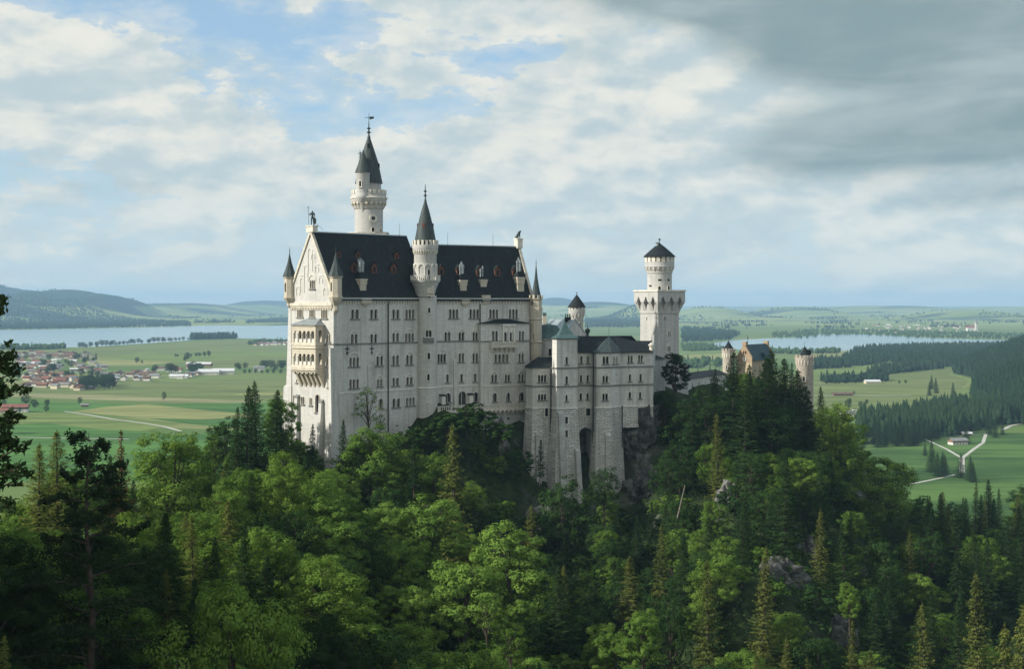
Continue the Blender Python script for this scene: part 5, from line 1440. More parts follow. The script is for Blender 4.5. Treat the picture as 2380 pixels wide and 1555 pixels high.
# ============================================================ square tower
sqY = 470.0; phi = R(35.5); a_ = 8.3
sq0 = px(1529.6, 0, sqY).xy; dr = Vector((math.cos(phi), math.sin(phi))); dl = Vector((-math.sin(phi), math.cos(phi)))
sqc = sq0 + (dr + dl) * a_ / 2
sq = empty('square_tower', (sqc.x, sqc.y, -27), 'square pale stone tower with pointed niches and a round turret on top', 'tower')
zq = lambda v: zz(cy(6, v), sqY)
q0, q1, q2, q3 = sq0, sq0 + dr * a_, sq0 + (dr + dl) * a_, sq0 + dl * a_
wr = Wall(q0, q1); wl = Wall(q3, q0)
zfl, ztp = zq(828), zq(612)
wins(wr, 6, [(388, 416, 872, 914, 2), (433, 462, 1032, 1080, 2), (427, 459, 1182, 1240, 2, 1162)], sq, mat='white', gap=.5, sill=False)
wins(wl, 6, [(208, 217, 876, 914, 1), (286, 294, 1036, 1076, 1)], sq, mat='white', sill=False)
mb = MB()
for w_ in (wr, wl): w_.panel(mb, [(0, -30), (w_.L, -30), (w_.L, zfl), (0, zfl)], .4)
for A, B in ((q1, q2), (q2, q3)): Wall(A, B).panel(mb, [(0, -30), (a_, -30), (a_, zfl), (0, zfl)])
mb.build('tower_wall', M['lime_grey'], sq)
# flared head with pointed niches: brackets between niches grow outwards
fl = 1.35; mb = MB()
zsp = zq(665)
H0, H1 = zfl - .3, zq(720)
for w_ in (wr, wl, Wall(q1, q2), Wall(q2, q3)):
    wo = w_.off(fl); L = w_.L; n = 3; 
    wo.open = []
    # outer skin above the brackets, with pointed heads cut out
    tot = L + 2 * fl; x0 = -fl; nw = tot * .185; pitch = (tot - .9) / n
    holes = []
    for i in range(n):
        c_ = x0 + .45 + pitch * (i + .5); holes.append(pointed(c_ - nw / 2, c_ + nw / 2, H1, zsp))
    # skin: columns between holes as panels
    wo.open = holes
    wo.panel(mb, [(x0, H1 - .02), (x0 + tot, H1 - .02), (x0 + tot, ztp), (x0, ztp)], 1.1)
    # brackets
    edges = [x0] + sum([[x0 + .45 + pitch * (i + .5) - nw / 2, x0 + .45 + pitch * (i + .5) + nw / 2] for i in range(n)], []) + [x0 + tot]
    for j in range(0, len(edges), 2):
        a0, a1 = edges[j], edges[j + 1]
        m0 = min(max(a0, 0), L); m1 = min(max(a1, 0), L)
        if m1 - m0 < .15: m0, m1 = (0, .3) if j == 0 else (L - .3, L)
        top = [wo.P(a0, H1), wo.P(a1, H1), w_.P(a1, H1, -.2), w_.P(a0, H1, -.2)]
        bot = [w_.P(m0, H0, .02), w_.P(m1, H0, .02), w_.P(m1, H0, -.2), w_.P(m0, H0, -.2)]
        mb.loft([bot, top])
    w_.slab(mb, 0, L, zfl - .4, ztp, -.3, .25)
mb.build('tower_head', M['lime_grey'], sq)
oc = [sqc + (dr * x + dl * y) * (a_ / 2 + fl + .25) for x, y in ((-1, -1), (1, -1), (1, 1), (-1, 1))]
mb = MB(); mb.prism(oc, ztp - .02, ztp + .45); mb.build('parapet_coping', M['trim'], sq)
r = 3.75; zb_ = ztp + .4
mb = MB(); mb.lathe([(r, zb_), (r, zq(425)), (r + .2, zq(418)), (r + .2, zq(405)), (r + .05, zq(402)), (r + .1, zq(395)), (4.45, zq(358)), (4.6, zq(352)), (4.5, zq(345)), (4.5, zq(300)), (4.1, zq(300) + .01), (3.0, zq(300) + .02), (3.0, zq(250)), (0, zq(250) + .05)], sqc, 40)
tr = mb.build('round_turret', M['lime_grey'], sq, smooth=True)
mb = MB(); corbels(sqc, r, 4.45, zq(405), zq(352), 18, .5, mb); mb.build('turret_corbels', M['trim'], tr)
mb = MB(); crenels(sqc, 4.5, zq(300), zq(248) - zq(300), 18, 1.1, .45, mb); mb.build('turret_battlement', M['trim'], tr)
mb = MB(); mb.lathe([(4.95, zq(246)), (4.85, zq(240)), (3.3, zq(190)), (1.6, zq(140)), (.1, zq(100))], sqc, 28); rf = mb.build('cone_roof', M['slate'], sq)
mb = MB(); mb.tube((*sqc, zq(110)), (*sqc, zq(70)), .09); mb.ball((*sqc, zq(62)), .34); mb.build('finial', M['iron'], rf)
c = Vector((px(cx(6, 320), 0, sqc.y).x, sqc.y - .5)); mb = MB(); mb.lathe([(.42, zq(190)), (.42, zq(105)), (.6, zq(100)), (.6, zq(90)), (.2, zq(88))], c, 8); mb.build('chimney', M['zinc'], rf)
for u, v0, v1, w in ((346, 556, 594, .9), (438, 552, 594, .95)): niche_window(sq, sqc, r, ang_at(sqc, r, cx(6, u)), max(zq(v1), zb_ + .1), zq(v0), w, 'trim')
for u, v0, v1 in ((348, 483, 500), (440, 483, 500), (250, 545, 562)):
    a = ang_at(sqc, r, cx(6, u)); mb = MB(); mb.box((sqc.x + (r - .3) * math.cos(a), sqc.y + (r - .3) * math.sin(a), zq(v1)), .7, 1.0, zq(v0) - zq(v1), (math.cos(a), math.sin(a))); mb.build('slit_window', M['glass'], sq)
# low stair house at the tower foot
pA, pB = px(1519, 0, 452).xy, px(1546, 0, 456).xy; mb = MB(); wlo = Wall(pA, pB)
wlo.panel(mb, [(0, -34), (wlo.L, -34), (wlo.L, zz(834, 454)), (0, zz(834, 454))]); Wall(pB, pB + Vector((1, 12))).panel(mb, [(0, -34), (12, -34), (12, zz(834, 454)), (0, zz(834, 454))]); mb.build('annex_wall', M['lime_grey'], sq)
mb = MB(); mb.face([wlo.P(-.3, zz(835, 454), .5), wlo.P(wlo.L + .4, zz(835, 454), .5), wlo.P(wlo.L * .3, zz(812, 458), -7), wlo.P(-.3, zz(808, 458), -7)]); mb.face([wlo.P(wlo.L + .4, zz(835, 454), .5), wlo.P(wlo.L + .4, zz(835, 454), -12), wlo.P(wlo.L * .3, zz(812, 458), -7)]); mb.build('annex_roof', M['slate'], sq)
pA, pB = px(1546, 0, 462).xy, px(1600, 0, 470).xy; mb = MB(); wlo = Wall(pA, pB); wlo.open.append(arch(1.2, 3.4, zz(885, 464), zz(850, 464)))
wlo.panel(mb, [(0, -36), (wlo.L, -36), (wlo.L, zz(850, 466)), (3.6, zz(836, 464)), (0, zz(836, 464))], 1.0); mb.build('foot_wall', M['lime_grey'], sq)

# ============================================================ small round tower and courtyard buildings behind
rc = px(1340.5, 0, 476).xy; rt = empty('round_tower', (rc.x, rc.y, -28), 'small round tower with slate cone rising behind the green roofs', 'tower')
zr = lambda v: zz(cy(5, v), 474)
mb = MB(); mb.lathe([(1.95, -30), (1.95, zr(325)), (2.5, zr(285)), (2.55, zr(280)), (2.55, zr(245)), (2.0, zr(244)), (1.9, zr(228)), (0, zr(228))], rc, 28); mb.build('tower_wall', M['lime_grey'], rt, smooth=True)
mb = MB(); corbels(rc, 1.95, 2.5, zr(330), zr(282), 14, .3, mb); mb.build('corbels', M['trim'], rt)
mb = MB(); crenels(rc, 2.55, zr(246), zr(230) - zr(246), 14, .65, .3, mb); mb.build('battlement', M['trim'], rt)
mb = MB(); mb.lathe([(2.85, zr(228)), (1.6, zr(170)), (.08, zr(105))], rc, 24); rf = mb.build('cone_roof', M['slate'], rt)
mb = MB(); mb.tube((*rc, zr(110)), (*rc, zr(82)), .07); mb.ball((*rc, zr(90)), .2); mb.build('finial', M['iron'], rf)
niche_window(rt, rc, 1.95, ang_at(rc, 1.95, cx(5, 548)), zr(412), zr(375), .5)

ch = empty('courtyard_house', (18, 462, -28), 'courtyard house with pale seamed roof and plain gable behind the wing', 'building')
zc_ = lambda v, Y=462: zz(cy(5, v), Y)
A, B = px(cx(5, 452), 0, 458).xy, px(cx(5, 612), 0, 466).xy; wgb = Wall(A, B); ze_, zr_ = zc_(500), zc_(345)
dg_ = Vector((-.62, .78)); 
mb = MB(); wgb.panel(mb, [(0, -30), (wgb.L, -30), (wgb.L, ze_), (wgb.L * .32, zr_), (0, zc_(440))]); mb.build('gable_wall', M['lime_lifted'], ch)
mb = MB(); r0 = wgb.P(wgb.L * .32, zr_); e0 = wgb.P(-.4, zc_(445)); e1 = wgb.P(wgb.L + .6, ze_ - .3)
far_r = Vector((*px(cx(5, 262), 0, 474).xy, zc_(338, 474))); far_e = Vector((*px(cx(5, 205), 0, 466).xy, zc_(470, 466)))
mb.face([e0, r0, far_r, far_e]); mb.face([r0, e1, e1 + (far_r - r0), far_r]); 
for a, b in ((e0, r0), (r0, e1)): mb.loft([[a + Vector((0, -.3, 0)), b + Vector((0, -.3, 0)), b + Vector((0, .3, 0)), a + Vector((0, .3, 0))], [a + Vector((0, -.3, .5)), b + Vector((0, -.3, .5)), b + Vector((0, .3, .5)), a + Vector((0, .3, .5))]])
mb.build('roof', M['zinc'], ch)
for u0, u1, v0, v1, Y in ((196, 232, 292, 460, 470), (405, 462, 302, 345, 464)):
    a, b = px(cx(5, u0), 0, Y).xy, px(cx(5, u1), 0, Y).xy; m_ = (a + b) / 2; w = (b - a).length
    mb = MB(); mb.box((*m_, zz(cy(5, v1), Y) - 1), w, 1.2, zz(cy(5, v0), Y) - zz(cy(5, v1), Y) + .4, (1, .1)); ck = mb.build('chimney', M['cream'] if u0 < 300 else M['slate'], ch)
    mb = MB()
    for i in range(3): mb.lathe([(.16, zz(cy(5, v0), Y) - .6), (.16, zz(cy(5, v0) - 3, Y)), (0, zz(cy(5, v0) - 3.2, Y))], (m_.x - w / 3 + i * w / 3, m_.y), 6)
    mb.build('chimney_pots', M['iron'], ck)
chap = empty('chapel_apse', (8, 452, -28), 'small chapel apse with green copper roof between palace and wing', 'chapel')
ac = px(cx(5, 245), 0, 450).xy; ar = 6.0; zc2 = lambda v: zz(cy(5, v), 447)
mb = MB(); mb.lathe([(ar, -34), (ar, zc2(545)), (ar + .3, zc2(535)), (ar + .3, zc2(522)), (0, zc2(520))], ac, 10, ph=.2); mb.build('apse_wall', M['lime'], chap)
mb = MB(); mb.lathe([(ar + .6, zc2(520)), (ar * .72, zc2(470)), (ar * .45, zc2(400)), (.2, zc2(385))], ac, 10, ph=.2); mb.build('apse_roof', M['copper'], chap)
niche_window(chap, ac, ar - .1, ang_at(ac, ar, cx(5, 265)), zc2(685), zc2(615), 1.0, 'white')
mb = MB(); wv = Wall(px(cx(5, 140), 0, 449).xy, px(cx(5, 205), 0, 452).xy); wv.panel(mb, [(0, -34), (wv.L, -34), (wv.L, zc2(690)), (wv.L * .4, zc2(600)), (0, zc2(700))]); mb.build('porch_gable', M['lime_lifted'], chap)
mb = MB(); mb.face([wv.P(-.3, zc2(705), .3), wv.P(wv.L * .4, zc2(592), .3), wv.P(wv.L * .4, zc2(592), -5), wv.P(-.3, zc2(705), -5)]); mb.face([wv.P(wv.L * .4, zc2(592), .3), wv.P(wv.L + .4, zc2(700), .3), wv.P(wv.L + .4, zc2(700), -5), wv.P(wv.L * .4, zc2(592), -5)]); mb.build('porch_roof', M['slate'], chap)
# paved upper court so that the courtyard buildings stand on something
mb = MB(); mb.prism([px(1250, 0, 446).xy, px(1530, 0, 452).xy, px(1700, 0, 505).xy, px(1690, 0, 540).xy, px(1300, 0, 500).xy], -40, -28); tag(mb.build('courtyard_ground', M['concrete']), 'paved castle courtyard', kind='structure')

# ============================================================ covered wing to the gatehouse
gw = empty('gallery_wing', (70, 500, -30), 'long low wing with dark roof joining square tower and gatehouse', 'castle wing')
A, B = px(1585, 0, 486).xy, px(1690, 0, 528).xy; wgw = Wall(A, B); zg = lambda v, Y: zz(cy(8, v), Y)
ze_ = zg(712, 505); zr_ = zg(640, 510)
for i in range(7): 
    s = wgw.L * (i + .5) / 7; wgw.open.append(arch(s - .5, s + .5, ze_ - 3.4, ze_ - 1.2, 6))
mb = MB(); wgw.panel(mb, [(0, -40), (wgw.L, -40), (wgw.L, ze_), (0, ze_)]); mb.build('wall', M['lime'], gw)
for h in wgw.open: mb = MB(); mb.face([wgw.P(s, z, -.45) for s, z in h]); mb.build('window', M['glass'], gw, merge=False)
mb = MB(); P = wgw.P; mb.face([P(-.3, ze_, .5), P(wgw.L, ze_, .5), P(wgw.L, zr_, -4), P(-.3, zr_, -4)]); mb.face([P(wgw.L, ze_, -8.5), P(-.3, ze_, -8.5), P(-.3, zr_, -4), P(wgw.L, zr_, -4)]); mb.face([P(-.3, ze_, .5), P(-.3, zr_, -4), P(-.3, ze_, -8.5)]); mb.build('roof', M['slate'], gw)

# ============================================================ gatehouse
GY = 536.0
gh = empty('gatehouse', (85, 545, -38), 'ochre gatehouse with crow-stepped gables, clock and blue-green roof', 'gatehouse')
zg = lambda v, Y=GY: zz(cy(8, v), Y)
A, B = px(cx(8, 1108), 0, 534).xy, px(cx(8, 1308), 0, 530).xy; wG = Wall(A, B)          # gable side
Bq = px(cx(8, 1590), 0, 548).xy; wH = Wall(B, Bq)                                     # long side
ze_ = zg(492); zr_ = zg(288); mid = wG.L / 2
wins(wG, 8, [(1195, 1212, 372, 410, 1), (1222, 1238, 372, 410, 1)], gh, mat='gatebrick', sill=False)
wins(wH, 8, [(1335, 1352, 560, 620, 2), (1400, 1418, 560, 622, 2), (1335, 1352, 720, 790, 1), (1400, 1418, 720, 790, 1)], gh, mat='cream_trim')
mb = MB()
n = 6; out = [(0, zg(520)), (wG.L, zg(520)), (wG.L, zg(430))]
z0, z1 = zg(430), zg(290)
for i in range(n):
    x = wG.L - (wG.L / 2 - .5) * (i + 1) / n; zt2 = z0 + (z1 - z0) * (i + .0) / n; out += [(x, zt2), (x, z0 + (z1 - z0) * (i + 1) / n)]
right = out[2:]
out += [(wG.L - x, z) for x, z in right[::-1]]
wG.panel(mb, out, .35)
wb = wG.off(-.6); P = wG.P
for (a, b) in zip(out[1:-1], out[2:]): mb.face([P(a[0], a[1]), P(b[0], b[1]), P(b[0], b[1], -.6), P(a[0], a[1], -.6)][::-1])
gb = mb.build('stepped_gable', M['gatebrick'], gh); gb['label'] = 'crow-stepped brick gable with clock'
mb = MB(); c = wG.P(mid, zg(290)); mb.box((c.x - wG.n.x * .5, c.y - wG.n.y * .5, c.z - .3), 1.5, 1.2, zg(248) - zg(290) + .3, (wG.d.x, wG.d.y)); mb.build('chimney', M['gatebrick'], gh)
cc = wG.P(wG.s(cx(8, 1215)), zg(472), .1); dd = Vector((*wG.d, 0)); nn = Vector((*wG.n, 0))
def ring(rr, o): return [cc + nn * o + dd * rr * .8 * math.cos(q) + Vector((0, 0, rr * math.sin(q))) for q in [2 * math.pi * i / 20 for i in range(20)]]
mb = MB(); mb.loft([ring(.95, -.2), ring(.95, .15), ring(.7, .12)], cap=False); ck = mb.build('clock', M['trim'], gh)
mb = MB(); mb.face(ring(.71, .11)); mb.build('clock_face', M['white'], ck)
mb = MB(); mb.tube(cc + nn * .15, cc + nn * .15 + Vector((0, 0, .5)), .05); mb.tube(cc + nn * .15, cc + nn * .15 + dd * .3 + Vector((0, 0, -.15)), .05); mb.build('clock_hands', M['iron'], ck)
mb = MB()
for w_ in (wG, wH, Wall(Bq, Bq + (A - B)), Wall(Bq + (A - B), A)): w_.panel(mb, [(0, -45), (w_.L, -45), (w_.L, ze_ if w_ is not wG else zg(520)), (0, ze_ if w_ is not wG else zg(520))], .35)
mb.build('wall', M['gatewall'], gh)
mb = MB(); V = Bq - B
e0, e1 = Vector((*B, ze_)) + Vector((*(-wH.n), 0)) * -.5, Vector((*Bq, ze_)) + Vector((*(-wH.n), 0)) * -.5; m0 = (A + B) / 2 - wG.n * .6; m1 = m0 + V; b0 = A - wG.n * .6
mb.face([e0 + Vector((*(-wG.n * .6), 0)), e1, Vector((*m1, zr_)), Vector((*m0, zr_))]); mb.face([Vector((*(b0 + V), ze_)), Vector((*b0, ze_)), Vector((*m0, zr_)), Vector((*m1, zr_))]); rf = mb.build('roof', M['bluecopper'], gh)
p = plane_hit(cx(8, 1452), cy(8, 452), e0, (e1 - e0).cross(Vector((*m0, zr_)) - e0).normalized()); mb = MB(); mb.box((p.x, p.y + .4, p.z - .3), 1.3, 1.6, 1.1, wH.d); mb.loft([[p + Vector((-.9, -.6, .8)), p + Vector((.9, -.4, .8)), p + Vector((.9, 2.2, .8)), p + Vector((-.9, 2, .8))], [p + Vector((-.02, -.5, 1.7)), p + Vector((.02, -.5, 1.7)), p + Vector((.02, 2.2, 1.7)), p + Vector((-.02, 2.2, 1.7))]]); mb.build('dormer', M['bluecopper'], rf)
# far stepped gable
w2 = Wall(Bq + (A - B), Bq); mb = MB()
for i in range(n):
    hw = (wG.L / 2) * (1 - i / n); w2.slab(mb, w2.L / 2 - hw, w2.L / 2 + hw, zg(430, 548) + (zg(262, 548) - zg(430, 548)) * i / n - (3 if i == 0 else 0), zg(430, 548) + (zg(262, 548) - zg(430, 548)) * (i + 1) / n, -.3, .3)
c = w2.P(w2.L / 2, 0); mb.box((c.x, c.y, zg(290, 548)), 1.7, 1.0, zg(244, 548) - zg(290, 548), (w2.d.x, w2.d.y)); mb.build('stepped_gable', M['gatebrick'], gh)
mb = MB(); p = (m0 + V * .12); mb.tube((*p, zr_), (*p, zr_ + 3.2), .07); mb.ball((*p, zr_ + 2.2), .25); mb.build('flagpole', M['iron'], gh)
def gate_turret(c, r, Y, vtop0, vtop1, vcone0, vtip, label, u_win, n=14, cone_r=.8, mat='gatetower'):
    z = lambda v: zz(cy(8, v), Y)
    t = empty('gate_tower', (c.x, c.y, -40), label, 'tower')
    arc0 = vtop1 + (vtop1 - vtop0) * .95
    mb = MB(); mb.lathe([(r, -46), (r, z(arc0)), (r * 1.12, z(vtop1 + 8)), (r * 1.14, z(vtop1)), (r * 1.14, z(vtop1 - 30)), (r * .9, z(vtop1 - 30) + .01), (0, z(vtop1 - 30) + .02)], c, 30); mb.build('tower_wall', M[mat], t, smooth=True)
    mb = MB(); crenels(c, r * 1.14, z(vtop1 - 30), z(vtop0) - z(vtop1 - 30), n, 2 * math.pi * r * 1.14 / n * .58, .4, mb); mb.build('battlement', M[mat], t)
    mb = MB(); corbels(c, r, r * 1.12, z(arc0 + 8), z(vtop1 + 6), n + 4, .35, mb)
    mb.build('corbels', M['trim'], t)
    mb = MB(); mb.lathe([(r * cone_r, z(vcone0)), (r * cone_r * .5, z((vcone0 + vtip) / 2) - .1), (.06, z(vtip))], c, 24); rf = mb.build('cone_roof', M['slate'], t)
    mb = MB(); mb.tube((*c, z(vtip) - .2), (*c, z(vtip - 60)), .05); mb.build('finial', M['iron'], rf)
    for u, v0, v1, w in u_win: niche_window(t, c, r, ang_at(c, r, cx(8, u)), z(v1), z(v0), w, 'trim')
    return t
gate_turret(px(cx(8, 1007), 0, 532).xy, 2.0, 530, 342, 400, 348, 245, 'slim round gate tower left of the stepped gable', [(985, 560, 600, .5)], 12, .95)
c2 = px(cx(8, 1987), 0, 545).xy
t2 = gate_turret(c2, 2.98, 542, 428, 490, 432, 312, 'round sandstone gate tower standing alone right of the gatehouse', [(1978, 700, 762, .9), (1978, 868, 890, .8)], 14, .62)
mb = MB(); mb.box((c2.x + 1.3, c2.y, zz(cy(8, 430), 542)), 1.4, 1.4, zz(cy(8, 362), 542) - zz(cy(8, 430), 542), (1, .2)); mb.build('roof_hut', M['slate'], t2)
# lower entrance front with red and white walls
ef = empty('entrance_front', (100, 556, -42), 'red and white entrance front below the gatehouse, half hidden by spruces', 'building')
A, B = px(1796, 0, 548).xy, px(1858, 0, 552).xy; wE = Wall(A, B); zE = lambda y: zz(y, 550)
wE.open.append(arch(2.6, 5.2, -46.9, zE(968), 10)); wE.open.append(arch(6.6, 7.5, zE(958), zE(944), 6))
mb = MB(); wE.panel(mb, [(0, -47), (wE.L, -47), (wE.L, zE(925)), (0, zE(925))], .8); mb.build('wall', M['white'], ef)
mb = MB(); wE.slab(mb, 0, wE.L, zE(925), zE(905), -3, .1); wE.slab(mb, .2, wE.L - .2, zE(940), zE(936), -.1, .18); mb.build('red_band', simple('red_sandstone', (.36, .15, .08), .85, .2, 1), ef)
mb = MB(); wE.slab(mb, 2.4, 5.4, -47, zE(966), -.9, -.82); mb.build('gate', M['wood'], ef)
A3, B3 = px(1858, 0, 550).xy, px(1872, 0, 552).xy; mb = MB(); Wall(A3, B3).panel(mb, [(0, -47), ((B3 - A3).length, -47), ((B3 - A3).length, zE(945)), (0, zE(945))]); mb.build('side_wall', M['gatewall'], ef)
mb = MB(); mb.prism([px(1780, 0, 528).xy, px(1880, 0, 532).xy, px(1880, 0, 556).xy, px(1780, 0, 552).xy], -50, -44.4); tag(mb.build('forecourt', M['concrete']), 'paved forecourt before the gate', kind='structure')
# ---------------------------------------------------------------- trees
def leaf_mat(name, c1, c2, trans=.35, c3=None):
    m = bpy.data.materials.new(name); m.use_nodes = True; m.node_tree.nodes.clear(); t = NT(m.node_tree)
    out = t.new('ShaderNodeOutputMaterial')
    oi = t.new('ShaderNodeObjectInfo'); P = t.new('ShaderNodeNewGeometry').outputs['Position']
    n = t.noise(P, .45, 4, .6)
    f = t.math('ADD', t.math('MULTIPLY', t.ramp(n, .3, .7), .55), t.math('MULTIPLY', oi.outputs['Random'], .45))
    col = t.mix(f, c1, c2)
    if c3: col = t.mix(t.ramp(t.noise(P, 1.7, 2), .60, .72), col, c3)
    d = t.new('ShaderNodeBsdfDiffuse'); tr = t.new('ShaderNodeBsdfTranslucent')
    t.put(d.inputs['Color'], col); t.put(tr.inputs['Color'], t.mix(1.0, col, (1.25, 1.2, .7), 'MULTIPLY'))
    mx = t.new('ShaderNodeMixShader'); mx.inputs[0].default_value = trans
    t.l.new(d.outputs[0], mx.inputs[1]); t.l.new(tr.outputs[0], mx.inputs[2]); t.l.new(mx.outputs[0], out.inputs['Surface'])
    return m
M['leaf'] = leaf_mat('beech_leaves', (.034, .082, .015), (.165, .262, .046), .22)
M['maple'] = leaf_mat('maple_leaves', (.062, .128, .023), (.200, .312, .060), .24)
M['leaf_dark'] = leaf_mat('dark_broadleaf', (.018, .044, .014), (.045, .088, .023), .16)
M['leaf_shade'] = leaf_mat('shade_darkened_leaves', (.012, .028, .010), (.030, .058, .017), .12)  # broadleaf green darkened to put shade into the near wood
M['needle'] = leaf_mat('spruce_needles', (.014, .034, .013), (.038, .072, .021), .12)
M['needle_olive'] = leaf_mat('olive_spruce_needles', (.045, .066, .017), (.165, .182, .046), .15)
M['needle_rust'] = leaf_mat('rusty_needles', (.10, .055, .022), (.16, .085, .035), .2)
M['pine'] = leaf_mat('pine_needles', (.018, .034, .016), (.032, .052, .020), .15)
M['bark'] = simple('bark', (.07, .058, .045), .95, .35, 2.5, 0, .1, .6, 10)
M['bark_pale'] = simple('pale_bark', (.22, .20, .17), .95, .3, 2.5, 0, .1, .5, 10)

def rvec(r, n):
    v = r.normal(size=(n, 3)); return v / np.linalg.norm(v, axis=1, keepdims=True)
def quads(C, N, S, asp, r, roll=None):
    """leaf-shaped quads at C facing N, length S, width S*asp"""
    n = len(C)
    N = N / np.maximum(np.linalg.norm(N, axis=1, keepdims=True), 1e-6)
    A = rvec(r, n) if roll is None else roll
    U = A - (A * N).sum(1, keepdims=True) * N; U /= np.maximum(np.linalg.norm(U, axis=1, keepdims=True), 1e-6)
    W = np.cross(N, U)
    s = S[:, None] * .5; w = s * asp
    V = np.stack([C - U * s, C + W * w + N * s * .12, C + U * s, C - W * w + N * s * .12], 1)
    return V.reshape(-1, 3)
def qidx(nq): return np.arange(nq * 4).reshape(-1, 4)
def tubes(segs, k=6):
    """segs: (p0, p1, r0, r1) -> V, Q"""
    Vs, Qs = [], []; off = 0
    for p0, p1, r0, r1 in segs:
        p0 = np.array(p0, float); p1 = np.array(p1, float); d = p1 - p0; d /= max(np.linalg.norm(d), 1e-6)
        a = np.array([1, 0, 0]) if abs(d[0]) < .8 else np.array([0, 1, 0]); u = np.cross(d, a); u /= np.linalg.norm(u); w = np.cross(d, u)
        th = np.arange(k) * 2 * math.pi / k; ring = np.cos(th)[:, None] * u + np.sin(th)[:, None] * w
        Vs += [p0 + ring * r0, p1 + ring * r1]
        i = np.arange(k); j = (i + 1) % k
        Qs.append(np.stack([off + i, off + j, off + k + j, off + k + i], 1)); off += 2 * k
    return np.concatenate(Vs), np.concatenate(Qs)
def tree_mesh(name, crownV, trunk_segs, leafm, barkm='bark'):
    c = fast_mesh(name + '_crown', crownV, qidx(len(crownV) // 4), M[leafm])
    v, q = tubes(trunk_segs); t = fast_mesh(name + '_trunk', v, q, M[barkm], True)
    return c, t

def broadleaf(seed, h, rad, leafm, base=.12, lobes=13, per=16, nl=84, leaf=.31, barkm='bark', open_=1.0, lobe=.42):
    r = np.random.default_rng(seed); C = []; N = []; S = []
    zc = h * (base + (1 - base) * .52); hz = h * (1 - base) * .5
    tr = [((0, 0, -2), (.1, 0, h * base), .028 * h * .75, .022 * h * .75)]; top = np.array([r.normal() * .3, r.normal() * .3, h * .8]); tr.append(((.1, 0, h * base), top, .022 * h * .75, .006 * h))
    for i in range(lobes):
        t = (i + .5) / lobes; el = math.asin(np.clip(-0.75 + 1.72 * t, -1, 1)); a = i * 2.4 + r.uniform(-.5, .5)
        k = r.uniform(.45, .78) if t < .95 else .6
        p = np.array([math.cos(a) * math.cos(el) * rad * k, math.sin(a) * math.cos(el) * rad * k, zc + math.sin(el) * hz * .78 * r.uniform(.85, 1.1)])
        R_ = rad * lobe * r.uniform(.8, 1.2)
        b0 = np.array([.05, 0, h * base + (p[2] - h * base) * r.uniform(.1, .45)]) if p[2] > h * base else np.array([0, 0, h * base * .9])
        m = (b0 + p) / 2 + np.array([0, 0, .4]); tr.append((b0, m, .010 * h, .006 * h)); tr.append((m, p, .006 * h, .003 * h))
        for j in range(per):
            d = rvec(r, 1)[0]; d[2] = d[2] * .8 + .15
            q = p + d * R_ * np.array([1, 1, .8]) * r.uniform(.75, 1.05)
            rs = R_ * r.uniform(.28, .46)
            n = int(nl * r.uniform(.6, 1.3) * open_)
            D = rvec(r, n); rr = r.uniform(.35, 1.0, n) ** .6
            pts = q + D * rr[:, None] * rs * np.array([1.15, 1.15, .7])
            nn = D * .95 + np.array([0, 0, .55]) + d * .55 + rvec(r, n) * .42
            C.append(pts); N.append(nn); S.append(leaf * r.uniform(.6, 1.35, n))
            if j < 3: tr.append((p, q, .0025 * h, .0012 * h))
    C = np.concatenate(C); N = np.concatenate(N); S = np.concatenate(S)
    return quads(C, N, S, .62, r), tr

